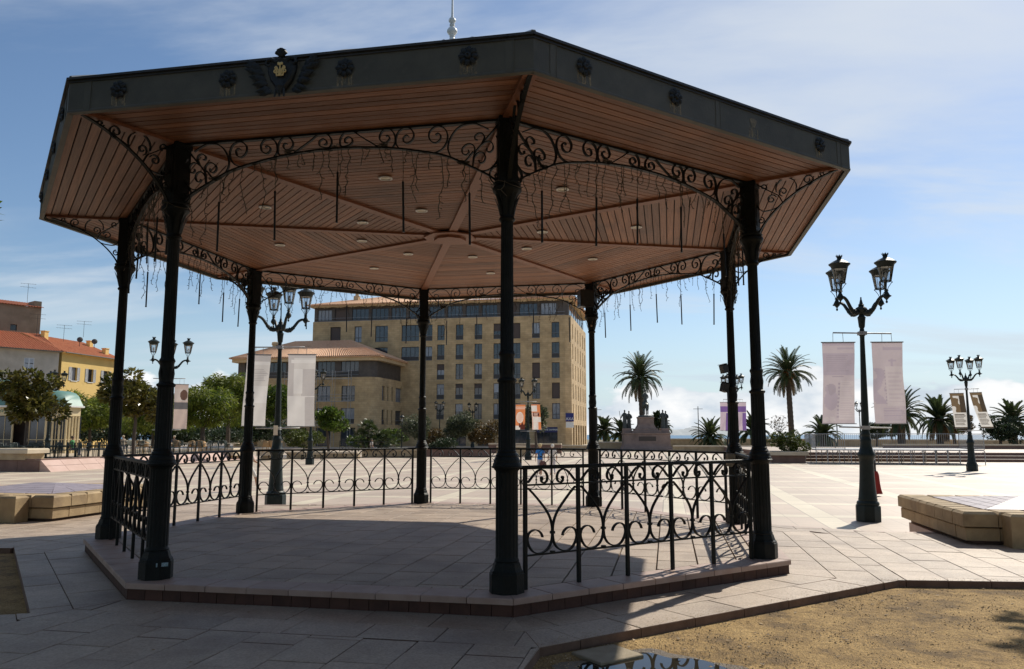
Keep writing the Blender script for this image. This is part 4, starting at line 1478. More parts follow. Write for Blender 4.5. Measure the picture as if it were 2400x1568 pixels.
lamp0 = build_lamp()
LAMP_KIDS = kid_map(lamp0)
LAMPS = {
 'R': ((8.72, 19.57, PZ), 27, 'tall four lantern lamp on the right with two lavender banners'),
 'L': ((-6.77, 22.83, PZ), 33, 'tall green four lantern lamp behind the railing with two white banners'),
 'FR': ((26.06, 44.95, PZ), 40, 'four lantern lamp at the far right beside the metal stage'),
 'C': ((1.29, 63.2, PZ), 46, 'four lantern lamp with orange banners in front of the stone building'),
 'M': ((-13.75, 53.9, PZ), 25, 'four lantern lamp standing by the round clipped bush'),
 'K': ((-15.85, 36.2, PZ), 20, 'four lantern lamp partly hidden by the left front column'),
 'P': ((16.6, 59.0, PZ), 46, 'four lantern lamp with purple banners behind the far right column'),
 'Q': ((49.0, 111.0, PZ), 40, 'small distant lamp seen between the two lavender banners'),
 'S': ((-32.6, 55.5, PZ), 40, 'distant lamp above the magnolia in front of the grey house'),
 'T': ((-10.1, 110.0, PZ), 45, 'distant lamp among the shrubs left of the round light bush'),
 'V': ((-5.8, 116.0, PZ), 42, 'distant lamp above the pale flowering shrub'),
}
lamps = {}
for i, (key, (loc, rz, lab)) in enumerate(LAMPS.items()):
    o = lamp0 if i == 0 else copy_tree(lamp0, None, LAMP_KIDS)
    o.location = loc
    o.rotation_euler = (Matrix.Rotation(radians(1.2 if key == 'R' else -.4 if key == 'L' else 0), 3, 'Y') @ Matrix.Rotation(radians(rz), 3, 'Z')).to_euler()
    tag(o, lab, 'street lamp', 'street lamps on the square')
    lamps[key] = o
# single lantern post by the garden
t = thing('garden_lamp', 'single lantern garden lamp beside the rear column', 'street lamp', tuple(gp(-.1395, 84, PZ)))
obj('post', MB().lathe([(.16, 0), (.16, .4), (.09, .5), (.06, .7), (.05, 3.0), (.09, 3.05), (.05, 3.12), (.06, 3.3)], 12), M['lamp_iron'], t)
l = obj('lantern', MB().lathe([(.10, 3.3), (.12, 3.32)], 12).lathe([(.19, 3.72), (.26, 3.84), (.1, 3.98), (.05, 4.02), (.08, 4.12)], 14, cap=False), M['lamp_iron'], t)
obj('glass', MB().lathe([(.11, 3.32), (.18, 3.72)], 14, cap=False), M['lamp_glass'], l)


def cloth(name, c, tr=.55):
    return pm(name, tuple(x*.93 for x in c), c, 3, .8, .15, 90, trans=tr)


BM = {
 'lav': [cloth('lavender_cloth', (.46, .40, .425)), cloth('lavender_dark', (.39, .335, .385)), cloth('lavender_pale', (.50, .445, .455)), cloth('lavender_ink', (.345, .30, .34))],
 'wht': [cloth('white_cloth', (.58, .55, .525)), cloth('white_shade', (.47, .44, .43)), cloth('white_pale', (.64, .615, .595)), cloth('white_ink', (.45, .42, .41))],
 'org': [cloth('orange_cloth', (.66, .23, .09), .45), cloth('orange_pale', (.75, .52, .42), .45), cloth('cream_print', (.72, .66, .60), .45), cloth('brown_ink', (.12, .03, .02), .3)],
 'pur': [cloth('pink_cloth', (.50, .37, .46), .5), cloth('violet_print', (.19, .11, .30), .5), cloth('pink_pale', (.55, .45, .50), .5), cloth('violet_ink', (.12, .07, .18), .4)],
 'brn': [cloth('sepia_cloth', (.70, .64, .54), .35), cloth('sepia_print', (.20, .14, .08), .3), cloth('sepia_pale', (.72, .70, .66), .35), cloth('sepia_ink', (.08, .06, .04), .3)],
 'pnk': [cloth('rose_cloth', (.76, .60, .52), .35), cloth('grey_print', (.20, .19, .19), .3), cloth('rose_pale', (.80, .68, .60), .35), cloth('dark_print', (.20, .11, .08), .3)],
}


def ink(v, v0, v1, n, u, u0, u1, seed=0):
    """a block of text lines"""
    if not (v0 < v < v1 and u0 < u < u1): return False
    k = (v-v0)/(v1-v0)*n
    return (k % 1) > .5 and u < u1-(u1-u0)*(.5+.5*sin(int(k)*13.7+seed))*.25


def pat_lav_l(u, v):
    if v > .965: return 1
    if .915 < v < .94 and .45 < u < .97: return 1
    if .60 < v < .87:
        return 3 if ink(v, .63, .85, 9, u, .10, .92) else 1
    if v > .56 and .3 < u < .7 and ink(v, .565, .60, 2, u, .3, .7): return 3
    if u > .52 and .05 < v < .52:
        if ink(v, .06, .51, 22, u, .58, .97, 3): return 0
        return 2
    if .47 < u < .52 and .05 < v < .50 and (v*22 % 1) > .5: return 3
    d = hypot((u-.24)/.17, (v-.42)/.07)
    if d < 1: return 3 if sin(u*15+v*9) > -.2 else 1
    if hypot((u-.26)/.22, (v-.28)/.12) < 1: return 1
    if hypot((u-.12)/.10, (v-.05)/.035) < 1 or hypot((u-.33)/.10, (v-.05)/.035) < 1: return 2
    return 0


def pat_lav_r(u, v):
    if .905 < v < .935 and .35 < u < .97: return 1
    if .70 < v < .80 and .62 < u < .68 or .765 < v < .78 and .52 < u < .80: return 1
    if .22 < v < .70 and u > .44:
        if ink(v, .26, .66, 26, u, .50, .97, 5): return 0
        return 2
    if .40 < u < .44 and .24 < v < .66 and (v*24 % 1) > .5: return 3
    if u < .40 and .24 < v < .68: return 1 if sin(u*11+sin(v*19)*1.5)+.5*sin(v*27+u*8) > -.3 else 0
    if v < .21: return 1 if ink(v, .03, .19, 8, u, .30, .97) else 0
    return 0


def pat_wht_l(u, v):
    if v > .90: return 1
    if .90 > v > .86 and u > .2: return 2
    if .62 < v < .80: return 3 if ink(v, .62, .80, 8, u, .2, .95) else 0
    if v < .56 and u > .35: return 2 if v > .32 else 0
    if v < .32: return 0
    return 1 if u < .3 else 0


def pat_wht_r(u, v):
    if v > .95: return 1
    if .88 < v < .93 and u > .12: return 2
    if .45 < v < .80 and .22 < u < .52: return 2
    if .42 < v < .80 and u > .55: return 1
    if .42 < v < .52 and u > .50: return 3
    if v > .42 and u < .2: return 1
    if v < .40 and u > .66: return 1 if not ink(v, .02, .40, 16, u, .7, .97) else 3
    return 2 if v < .42 else 0


def pat_org_l(u, v):
    if .80 < v < .92: return 1 if (v*50 % 1) > .4 else 0
    d = hypot((u-.45)/.38, (v-.48)/.22)
    if .85 < d < 1: return 2
    if d < 1: return 1
    if v < .34-.25*abs(sin(u*9))*.6 and u > .35 and v > .08: return 3
    if v < .15: return 2 if u < .5 else 3
    return 0


def pat_org_r(u, v):
    if .72 < v < .95 and u < .66: return 2
    if .52 < v < .68 and .12 < u < .85: return 3 if not ink(v, .53, .67, 5, u, .2, .8) else 1
    if .30 < v < .50 and u > .1: return 2
    if v < .28 and .15 < u < .65: return 2
    return 0 if (u > .7 or v > .68) else 1


def pat_pur(u, v):
    if .66 < v < .86: return 1
    if v < .62 and u > .62: return 1
    if .90 < v: return 2
    if ink(v, .1, .6, 14, u, .08, .58): return 0
    return 2


def pat_brn(u, v):
    if v > .93: return 1
    if v > .45: return (1 if sin(u*5+v*9)+.6*sin(v*21-u*7) > -.1 else 2) if u < .6 else 3
    if v < .04: return 3
    return 3 if ink(v, .08, .40, 12, u, .1, .9) else 2


def pat_pnk(u, v):
    if .62 < v < .90: return 3 if hypot((u-.7)/.28, (v-.76)/.12) < 1 else 2
    if .44 < v < .60: return 1
    return 0


def banner(lamp_key, off, z_top, w, h, kind, pat, label, swing=0.0, lean=0.0, rz=None, seed=1):
    lp = LAMPS[lamp_key][0]
    rz = radians(rz or 0)
    d = Vector((cos(rz), sin(rz), 0))
    p = Vector(lp)+d*off+Vector((.095 if lamp_key == 'R' else 0, 0, 0))
    t = thing('banner', label, 'banner', (p.x, p.y, lp[2]+z_top), rz, 'banners hung on street lamps')
    nx, ny = 28, 84
    vs = []; fs = []; mi = []
    for j in range(ny+1):
        v = 1-j/ny
        for i in range(nx+1):
            u = i/nx
            s = (1-v)
            y = swing*s*s + .035*sin(u*4+s*5+seed)*s + .015*sin(u*9+seed*2+s*9)*min(1, s*3)
            x = (u-.5)*w*(1-.03*sin(s*pi)) + lean*s + .02*sin(s*4+seed)*s
            vs.append((x, y, -s*h))
    for j in range(ny):
        for i in range(nx):
            fs.append((j*(nx+1)+i, (j+1)*(nx+1)+i, (j+1)*(nx+1)+i+1, j*(nx+1)+i+1))
            mi.append(pat((i+.5)/nx, 1-(j+.5)/ny))
    mb = MB(); mb.v = vs; mb.f = fs; mb.m = mi; mb.smooth = [True]*len(fs)
    obj('cloth', mb, BM[kind], t)
    obj('rod', MB().box(-w*.53, w*.53, -.012, .012, -.004, .022), M['galv'], t)
    yb = swing
    obj('rod', MB().box(-w*.53+lean, w*.53+lean, yb-.012, yb+.012, -h-.018, -h+.002), M['galv'], t)
    obj('hook', MB().tube([(-w*.16, 0, .02), (-w*.15, 0, .24)], .006, 4).tube([(w*.16, 0, .02), (w*.15, 0, .24)], .006, 4), M['galv'], t)
    return t


def banner_bars(key, half=.72, z0=4.64, z1=1.62+.55, rz=0):
    o = lamps[key]
    r = radians(rz)-radians(LAMPS[key][1])
    for z, hw in ((z0, half), (z1, half*.88)):
        c = link('banner_bar', MB().tube([(-hw, 0, z), (hw, 0, z)], .018, 8).box(-.09, .09, -.09, .09, z-.05, z+.04).mesh('banner_bar', M['galv']), o, rot=(0, 0, r))


banner_bars('R', rz=-3, z1=2.28)
banner('R', -.60, 4.40, .80, 2.02, 'lav', pat_lav_l, 'left lavender banner with portrait and text on the right lamp', .05, -.06, -3, 1)
banner('R', .60, 4.40, .76, 2.02, 'lav', pat_lav_r, 'right lavender banner with a small cross on the right lamp', -.03, -.05, -3, 4)
banner_bars('L', rz=2, z1=2.28)
banner('L', -.60, 4.40, .66, 2.05, 'wht', pat_wht_l, 'narrow white banner blown sideways, left of the green lamp', .25, -.10, 14, 2)
banner('L', .62, 4.42, .80, 2.08, 'wht', pat_wht_r, 'wide white banner with faint blocks, right of the green lamp', -.10, .04, 2, 3)
banner_bars('C', rz=0, z1=2.28)
banner('C', -.60, 4.40, .78, 2.0, 'org', pat_org_l, 'orange banner with a sun disc, partly behind the front column', .1, -.05, 2, 5)
banner('C', .60, 4.42, .72, 2.02, 'org', pat_org_r, 'orange banner with white text panels left of the walking women', .15, .12, 4, 6)
banner_bars('P', rz=0, z1=2.28)
banner('P', -.62, 4.42, .72, 2.1, 'pur', pat_pur, 'pink and violet banner peeking out left of the far right column', .05, -.04, 0, 7)
banner('P', .62, 4.42, .72, 2.1, 'pur', pat_pur, 'pink and violet banner right of the far right column', .05, -.02, 0, 8)
banner_bars('FR', half=.62, rz=-30, z1=2.28)
banner('FR', -.52, 4.40, .72, 2.0, 'brn', pat_brn, 'sepia photo banner left of the far right lamp', .35, .22, -22, 9)
banner('FR', .45, 4.42, .62, 2.0, 'brn', pat_brn, 'twisted sepia banner right of the far right lamp', .45, .35, -45, 10)
banner_bars('K', rz=5, z1=2.28)
banner('K', .55, 4.38, .60, 2.05, 'pnk', pat_pnk, 'rose banner with a dark portrait right of the left front column', .05, .0, 30, 11)
# paper notice taped to the green lamp
p = Vector((-6.80, 22.70, PZ+2.22))
tag(obj('notice', MB().box(-.06, .06, -.004, .0, -.14, .14), pm('notice_paper', (.62, .54, .42), (.72, .64, .5), 8, .8), None, tuple(p), (0, 0, .1)), 'beige paper notice tied to the post of the green lamp', 'notice')

# ------------------------------------------------------------------ stone benches with tiled hipped tops
def stone_bench(label, corner, sx):
    """corner = nearest corner; local x' runs e1*sx, y' runs e2"""
    t = thing('stone_bench', label, 'stone bench', (corner[0], corner[1], TZ), GRID)
    S, Dp = 3.2, 3.2
    rn = random.Random(int(abs(corner[0])*10))
    def bx(x0, x1, y0, y1, z0, z1, b, mat, nm):
        if sx < 0: x0, x1 = -x1, -x0
        o = obj(nm, MB().cham(x0, x1, y0, y1, z0, z1, b), mat, t)
        return o
    bx(.16, S-.16, .16, Dp-.16, -.045, .37, .01, M['stone_dark'], 'plinth')
    for (z0, z1, b, inset) in ((.05, .225, .012, .035), (.243, .45, .035, .0)):
        n = 7
        th = .42
        for i in range(n):
            a, c = inset+(S-2*inset)*i/n+.005, inset+(S-2*inset)*(i+1)/n-.005
            if i == 1 and z0 < .2: pass
            bx(a, c, inset, th, z0, z1, b, M['stone'], 'block')
            bx(a, c, Dp-th, Dp-inset, z0, z1, b, M['stone'], 'block')
            if 0 < i:
                a2, c2 = th+.006+(Dp-2*th-.012)*(i-1)/(n-1)+.004, th+.006+(Dp-2*th-.012)*i/(n-1)-.004
                bx(inset, th, a2, c2, z0, z1, b, M['stone'], 'block')
                bx(S-th, S-inset, a2, c2, z0, z1, b, M['stone'], 'block')
    # projecting piers of two blocks on the near side
    for x0 in (.50, 2.25):
        bx(x0, x0+.46, -.30, -.006, -.02, .45, .035, M['stone'], 'pier')
    # tiled hip
    x0, x1, y0, y1 = .44, S-.44, .44, Dp-.44
    zt, za = .449, .565
    ridge = (x0+(x1-x0)*.40, x0+(x1-x0)*.60)
    ym = (y0+y1)/2
    def facet(A, B, Ctop, Dtop, n):
        """courses parallel to the eave, each split in lengths"""
        def at(f, g):
            lo = [A[k]+(B[k]-A[k])*f for k in range(3)]; hi = [Ctop[k]+(Dtop[k]-Ctop[k])*f for k in range(3)]
            return tuple(lo[k]+(hi[k]-lo[k])*g for k in range(3))
        for r in range(6):
            g0, g1 = r/6+.006, (r+1)/6-.006
            m = 4 if r < 3 else 3 if r < 5 else 1
            for i in range(m):
                f0, f1 = i/m+.004, (i+1)/m-.004
                pts = [at(f0, g0), at(f1, g0), at(f1, g1), at(f0, g1)]
                if sx < 0: pts = [(-p[0], p[1], p[2]) for p in pts][::-1]
                q = pts+[(p[0], p[1], p[2]-.03) for p in pts]
                link('tile_strip', MB().add(q, [(0, 1, 2, 3), (0, 4, 5, 1), (1, 5, 6, 2), (2, 6, 7, 3), (3, 7, 4, 0)]).mesh('tile_strip', M['purple']), t)
    P = lambda x, y, z: (x, y, z)
    facet(P(x0, y0, zt), P(x1, y0, zt), P(ridge[0], ym, za), P(ridge[1], ym, za), 9)
    facet(P(x1, y1, zt), P(x0, y1, zt), P(ridge[1], ym, za), P(ridge[0], ym, za), 9)
    facet(P(x0, y1, zt), P(x0, y0, zt), P(ridge[0], ym+.01, za), P(ridge[0], ym-.01, za), 9)
    facet(P(x1, y0, zt), P(x1, y1, zt), P(ridge[1], ym-.01, za), P(ridge[1], ym+.01, za), 9)
    return t


stone_bench('cream stone block bench with purple tiled top at the right edge', (6.33, 11.24), 1)
stone_bench('cream stone block bench with purple tiled top at the left edge', (-8.05, 14.02), -1)
# ------------------------------------------------------------------ buildings
M['bstone'] = None
def block_mat(name, c1, c2, bw, bh, mortar):
    m, nt, b = principled(name)
    N, L = nt.nodes, nt.links
    tc = N.new('ShaderNodeTexCoord')
    sp = N.new('ShaderNodeSeparateXYZ'); L.new(tc.outputs['Object'], sp.inputs[0])
    ad = N.new('ShaderNodeMath'); ad.operation = 'ADD'
    L.new(sp.outputs[0], ad.inputs[0]); L.new(sp.outputs[1], ad.inputs[1])
    cb = N.new('ShaderNodeCombineXYZ'); L.new(ad.outputs[0], cb.inputs[0]); L.new(sp.outputs[2], cb.inputs[1])
    br = N.new('ShaderNodeTexBrick')
    br.inputs['Scale'].default_value = 1.0
    br.inputs['Brick Width'].default_value = bw; br.inputs['Row Height'].default_value = bh
    br.inputs['Mortar Size'].default_value = .012
    br.inputs['Color1'].default_value = (*c1, 1); br.inputs['Color2'].default_value = (*c2, 1)
    br.inputs['Mortar'].default_value = (*mortar, 1)
    L.new(cb.outputs[0], br.inputs['Vector'])
    n = N.new('ShaderNodeTexNoise'); n.inputs['Scale'].default_value = .45; n.inputs['Detail'].default_value = 9
    n.inputs['Roughness'].default_value = .65
    L.new(tc.outputs['Object'], n.inputs['Vector'])
    mr = N.new('ShaderNodeMapRange'); mr.inputs[1].default_value = .3; mr.inputs[2].default_value = .7; mr.inputs[3].default_value = .62; mr.inputs[4].default_value = 1.15
    L.new(n.outputs[0], mr.inputs[0])
    hs = N.new('ShaderNodeHueSaturation'); L.new(mr.outputs[0], hs.inputs['Value']); L.new(br.outputs['Color'], hs.inputs['Color'])
    L.new(hs.outputs[0], b.inputs['Base Color']); b.inputs['Roughness'].default_value = .85
    return m


M['bstone'] = block_mat('ashlar_stone', (.50, .355, .185), (.585, .425, .235), .95, .34, (.37, .265, .14))
M['bcornice'] = pm('cornice_stone', (.50, .37, .21), (.58, .44, .26), 1.0, .8)
M['bdark'] = pm('dark_cladding', (.055, .045, .038), (.085, .07, .058), 1.5, .6)
M['wframe'] = pm('window_frame', (.030, .028, .028), (.045, .042, .04), 4, .5)
M['wrail'] = pm('window_rail', (.20, .22, .25), None, 4, .4)
M['shutter_dark'] = pm('roller_blind', (.075, .055, .048), (.095, .07, .06), 9, .7, stretch=(1, 1, 30))
M['sill'] = pm('sill_stone', (.48, .36, .20), None, 3, .8)


def window_glass(name, c, c2):
    return pm(name, c, c2, 1.2, .07, 0, rand=.5, spec=.7)


M['wglass'] = window_glass('window_glass', (.018, .024, .032), (.05, .06, .075))
M['curtain'] = pm('curtained_glass', (.30, .31, .33), (.16, .18, .22), 2.5, .12, rand=.3, stretch=(4, 4, .5), spec=.6)


def roof_mat(name, c1, c2):
    m = pm(name, c1, c2, 3.5, .8, .3, 20, dirt=((.16, .10, .06), .9, .6, .85))
    return m


M['rtile'] = roof_mat('pink_roof_tile', (.62, .34, .19), (.70, .45, .28))
M['rtile_red'] = roof_mat('red_roof_tile', (.42, .115, .045), (.52, .19, .085))


def facade(mb, L, z0, z1, holes, th=.35, mi=0, y=0.0):
    """wall sheet in local XZ at y (outer face), thickness to +y, with rectangular holes [(x0,x1,za,zb)]"""
    xs = sorted(set([0, L]+[h[0] for h in holes]+[h[1] for h in holes]))
    zs = sorted(set([z0, z1]+[h[2] for h in holes]+[h[3] for h in holes]))
    def solid(i, j):
        if i < 0 or j < 0 or i >= len(xs)-1 or j >= len(zs)-1: return False
        xm, zm = (xs[i]+xs[i+1])/2, (zs[j]+zs[j+1])/2
        return not any(h[0] < xm < h[1] and h[2] < zm < h[3] for h in holes)
    for i in range(len(xs)-1):
        for j in range(len(zs)-1):
            if not solid(i, j): continue
            a, b, c, d = xs[i], xs[i+1], zs[j], zs[j+1]
            mb.add([(a, y, c), (b, y, c), (b, y, d), (a, y, d)], [(0, 1, 2, 3)], mi)
            for (di, dj, q) in ((-1, 0, [(a, y, c), (a, y, d), (a, y+th, d), (a, y+th, c)]), (1, 0, [(b, y, d), (b, y, c), (b, y+th, c), (b, y+th, d)]),
                                (0, -1, [(b, y, c), (a, y, c), (a, y+th, c), (b, y+th, c)]), (0, 1, [(a, y, d), (b, y, d), (b, y+th, d), (a, y+th, d)])):
                if not solid(i+di, j+dj): mb.add(q, [(0, 1, 2, 3)], mi)
    return mb


WCACHE = {}
def window(parent, x, z, w, h, kind='french', y=.22, rot=0.0, origin=(0, 0, 0), rn=random):
    """window standing in a hole; x,z = lower left; local frame of the facade"""
    key = (round(w, 2), round(h, 2), kind)
    if key not in WCACHE:
        f = MB(); e = .07
        f.box(0, e, 0, .09, 0, h); f.box(w-e, w, 0, .09, 0, h); f.box(e, w-e, 0, .09, 0, e); f.box(e, w-e, 0, .09, h-e, h)
        if kind != 'blind':
            n = max(1, int(round(w/.7)))
            for i in range(1, n): f.box(w*i/n-.035, w*i/n+.035, .005, .085, e, h-e)
            if h > 2.0: f.box(e, w-e, -.005, .08, h*.30-.04, h*.30+.04)
        fm = f.mesh('window', M['wframe'])
        g = MB().add([(e, .05, e), (w-e, .05, e), (w-e, .05, h-e), (e, .05, h-e)], [(0, 1, 2, 3)])
        gm = {k: MB().add([(e, .05, e), (w-e, .05, e), (w-e, .05, h-e), (e, .05, h-e)], [(0, 1, 2, 3)]).mesh('pane', M[k]) for k in ('wglass', 'curtain', 'shutter_dark')}
        r = MB().box(-.02, w+.02, -.16, -.13, h*.30, h*.30+.04)
        r.box(-.02, w+.02, -.16, -.13, .06, .10)
        rm = r.mesh('guard_rail', M['wrail'])
        lm = MB().add([(0, -.145, .10), (w, -.145, .10), (w, -.145, h*.30), (0, -.145, h*.30)], [(0, 1, 2, 3)]).mesh('guard_panel', M['wframe'])
        WCACHE[key] = (fm, gm, rm, lm)
    fm, gm, rm, lm = WCACHE[key]
    R = Matrix.Rotation(rot, 4, 'Z')
    p = Vector(origin)+R @ Vector((x, y, z))
    o = link('window', fm, parent, tuple(p), (0, 0, rot))
    k = 'shutter_dark' if kind == 'blind' else ('curtain' if rn.random() < .25 else 'wglass')
    link('pane', gm[k], o)
    if kind == 'half':
        f_ = rn.uniform(.25, .6)
        link('roller_blind', MB().box(.07, w-.07, .0, .03, h*(1-f_), h-.07).mesh('roller_blind', M['shutter_dark'] if rn.random() < .6 else M['curtain']), o)
    if h > 2.0 and kind != 'blind':
        link('guard_rail', rm, o)
        if rn.random() < .5: link('guard_panel', lm, o)
    return o


def corrugated(mb, A, B, Ct, Dt, n, amp, mi=0):
    """tiled slope: eave A->B, top Dt..Ct, ribs running up the slope"""
    A, B, Ct, Dt = map(Vector, (A, B, Ct, Dt))
    nrm = (B-A).cross(Dt-A).normalized()
    vs = []; fs = []
    m = n*4
    for i in range(m+1):
        f = i/m
        o = nrm*amp*(abs(sin(f*n*pi))-.5)
        vs += [A+(B-A)*f+o, Dt+(Ct-Dt)*f+o]
    for i in range(m): fs.append((2*i, 2*i+2, 2*i+3, 2*i+1))
    mb.add(vs, fs, mi, True)


def text_mesh(s, size, mat, name='lettering'):
    cu = bpy.data.curves.new(name, 'FONT'); cu.body = s; cu.size = size; cu.align_x = 'CENTER'; cu.align_y = 'CENTER'; cu.extrude = .01
    o = bpy.data.objects.new(name, cu); COL.objects.link(o)
    me = bpy.data.meshes.new_from_object(o.evaluated_get(bpy.context.evaluated_depsgraph_get()))
    bpy.data.objects.remove(o); bpy.data.curves.remove(cu)
    me.materials.clear(); me.materials.append(mat)
    return me


def build_main_block():
    rn = random.Random(31)
    # local frame: origin at right front corner, x' runs left along the facade? keep x' = e1 from the left end
    Lf = 44.5
    left = Vector((9.4, 125.0))-E1*Lf
    t = thing('apartment_block', 'big ochre stone apartment block with six rows of tall windows', 'building', (left.x, left.y, PZ), GRID)
    Z0, ZB, ZTop = 0, 21.05, 23.1
    holes = []; wins = []
    # regular right part: columns at distance from the right corner
    xs = [Lf-2.43-3.2*k-.64 for k in range(7)]
    tops = [19.95-3.27*k for k in range(5)]
    for x in xs:
        for zt in tops:
            holes.append((x, x+1.28, zt-2.56, zt)); wins.append((x, zt-2.56, 1.28, 2.56, rn.choices(('french', 'blind', 'half'), (.62, .16, .22))[0]))
    # left part above the lower wing
    for (x, w) in ((3.2, 1.9), (7.6, 1.3), (11.3, 2.3), (16.0, 3.1), (20.0, 1.4)):
        for zt, h in ((20.1, 2.75), (16.4, 2.35)):
            if x < 3.5 and zt < 17: continue
            kind = 'blind' if x < 3.5 else 'french'
            holes.append((x, x+w, zt-h, zt)); wins.append((x, zt-h, w, h, kind))
    # shops
    shops = [(Lf-5.6, 3.4), (Lf-10.9, 3.9), (Lf-15.3, 2.9), (Lf-20.6, 3.4)]
    for x, w in shops: holes.append((x, x+w, .05, 3.05))
    wall = facade(MB(), Lf-.9, Z0, ZB, holes, .4)
    # chamfered corner and sunlit side
    wall.add([(Lf-.9, 0, Z0), (Lf, .9, Z0), (Lf, .9, ZB), (Lf-.9, 0, ZB)], [(0, 1, 2, 3)])
    Ls = 24.3
    side_holes = []
    side_w = []
    cols = [(1.6, 1.0), (5.6, .9), (9.3, 1.0), (13.0, 1.0), (17.0, 1.0), (20.6, 1.0)]
    for (x, w) in cols:
        for zt in [19.9-3.27*k for k in range(5)]:
            side_holes.append((x, x+w, zt-2.5, zt)); side_w.append((x, zt-2.5, w, 2.5))
    arches = [(1.2+3.7*k, 2.4) for k in range(6)]
    for x, w in arches: side_holes.append((x, x+w, 0, 3.4))
    side = facade(MB(), Ls-.9, Z0, ZB, side_holes, .4)
    Rs = Matrix.Translation((Lf, .9, 0)) @ Matrix.Rotation(pi/2, 4, 'Z')
    wall.add(side.v, side.f, 0, False, Rs)
    wall.add([(0, 0, Z0), (0, Ls, Z0), (0, Ls, ZB), (0, 0, ZB)], [(3, 2, 1, 0)])
    wall.add([(0, Ls, Z0), (Lf, Ls, Z0), (Lf, Ls, ZB), (0, Ls, ZB)], [(3, 2, 1, 0)])
    obj('wall', wall, M['bstone'], t)
    inner = MB().box(.6, Lf-.5, .75, Ls-.6, 0, ZB-.05)
    obj('interior', inner, M['backing'], t)
    for (x, z, w, h, k) in wins:
        o = window(t, x, z, w, h, k, rn=rn)
        link('sill', MB().box(-.06, w+.06, -.26, .06, -.10, -.002).mesh('sill', M['sill']), o)
    for (x, z, w, h) in side_w:
        window(t, x, z, w, h, 'french', rot=pi/2, origin=(Lf, .9, 0), y=.25, rn=rn)
    for k, (x, w) in enumerate(shops):
        s = obj('shop_front', MB().box(x, x+w, .30, .36, .05, 3.05), M['wglass'], t)
        fr = MB()
        for i in range(4): fr.box(x+(w-.08)*i/3, x+(w-.08)*i/3+.08, .22, .30, .05, 2.2)
        obj('mullion', fr, M['wframe'], s)
        if k in (0, 2):
            obj('sign_board', MB().box(x, x+w, .02, .12, 2.2, 3.05), pm('navy_sign_%d' % k, (.012, .016, .085), None, 3, .5), s)
            link('lettering', text_mesh('CHRISTIANE SAMPIERI' if k == 0 else 'BANCA', .36 if k == 0 else .4, M['white_paint']), s, (x+w/2, -.002, 2.62), (pi/2, 0, 0))
    # projecting wall signs
    for (x, z, yy) in ((Lf-.2, 3.9, -.2), (Lf-17.8, 3.7, -.05)):
        sg = obj('hanging_sign', MB().box(x-.65, x+.65, yy-.08, yy, z, z+1.35), pm('axa_blue', (.012, .02, .16), None, 3, .5), t)
        link('lettering', text_mesh('AXA', .62, M['white_paint']), sg, (x, yy-.083, z+.42), (pi/2, 0, 0))
        obj('lower_panel', MB().box(x-.62, x+.62, yy-.08, yy, z-.95, z-.06), M['white_paint'], sg)
    # attic band: dark recessed storey with wide windows
    att = MB()
    hol = []; aw = []
    x = .6; i = 0
    while x < Lf-3:
        w = rn.choice((2.2, 2.6, 2.6, 3.0))
        hol.append((x, x+w, ZB+.25, ZB+2.15)); aw.append((x, ZB+.25, w, 1.9, 'blind' if rn.random() < .22 else 'wide')); x += w+.55
    facade(att, Lf-1.2, ZB, ZB+2.5, hol, .3, y=.45)
    att.add([(Lf-1.2, .45, ZB), (Lf-.45, 1.2, ZB), (Lf-.45, 1.2, ZB+2.5), (Lf-1.2, .45, ZB+2.5)], [(0, 1, 2, 3)])
    att.add([(Lf-.45, 1.2, ZB), (Lf-.45, Ls, ZB), (Lf-.45, Ls, ZB+2.5), (Lf-.45, 1.2, ZB+2.5)], [(0, 1, 2, 3)])
    for k in range(7): att.box(Lf-.50, Lf-.40, 2+3.1*k, 2+3.1*k+1.9, ZB+.3, ZB+2.1, 1)
    a = obj('attic_storey', att, [M['bdark'], M['wglass']], t)
    for (x, z, w, h, k) in aw: window(t, x, z, w, h, k, y=.60, rn=rn)
    obj('balcony_rail', MB().box(.1, Lf-.9, .06, .10, ZB+.55, ZB+.60).box(.1, Lf-.9, .02, .30, ZB-.12, ZB+.06), M['wrail'], t)
    # cornice
    cor = MB().box(-.5, Lf+.3, -.5, Ls+.4, ZB+2.5, ZB+2.85)
    for k in range(18): cor.tube([(1.2+k*2.45-1.1, -.30, ZB+2.42), (1.2+k*2.45, -.30, ZB+2.62), (1.2+k*2.45+1.1, -.30, ZB+2.42)], .12, 5)
    obj('cornice', cor, M['bcornice'], t)
    rf = MB()
    ez = ZB+2.86; o_ = .9
    rz = ez+3.4
    corrugated(rf, (-o_, -o_, ez), (Lf+o_, -o_, ez), (Lf-9, Ls/2, rz), (9, Ls/2, rz), 150, .16)
    corrugated(rf, (Lf+o_, -o_, ez), (Lf+o_, Ls+o_, ez), (Lf-9, Ls/2, rz), (Lf-9, Ls/2, rz), 70, .16)
    corrugated(rf, (-o_, Ls+o_, ez), (-o_, -o_, ez), (9, Ls/2, rz), (9, Ls/2, rz), 70, .16)
    rf.box(-o_+.05, Lf+o_-.05, -o_+.06, Ls, ez-.14, ez-.02)
    r = obj('roof', rf, M['rtile'], t)
    obj('chimney', MB().box(5.2, 6.1, 5, 6, ez+.5, ez+2.4).lathe([(.34, 0), (.30, .5), (.38, .55), (.2, .9)], 10, M=Matrix.Translation((5.65, 5.5, ez+2.4))), M['bcornice'], r)
    return t


build_main_block()


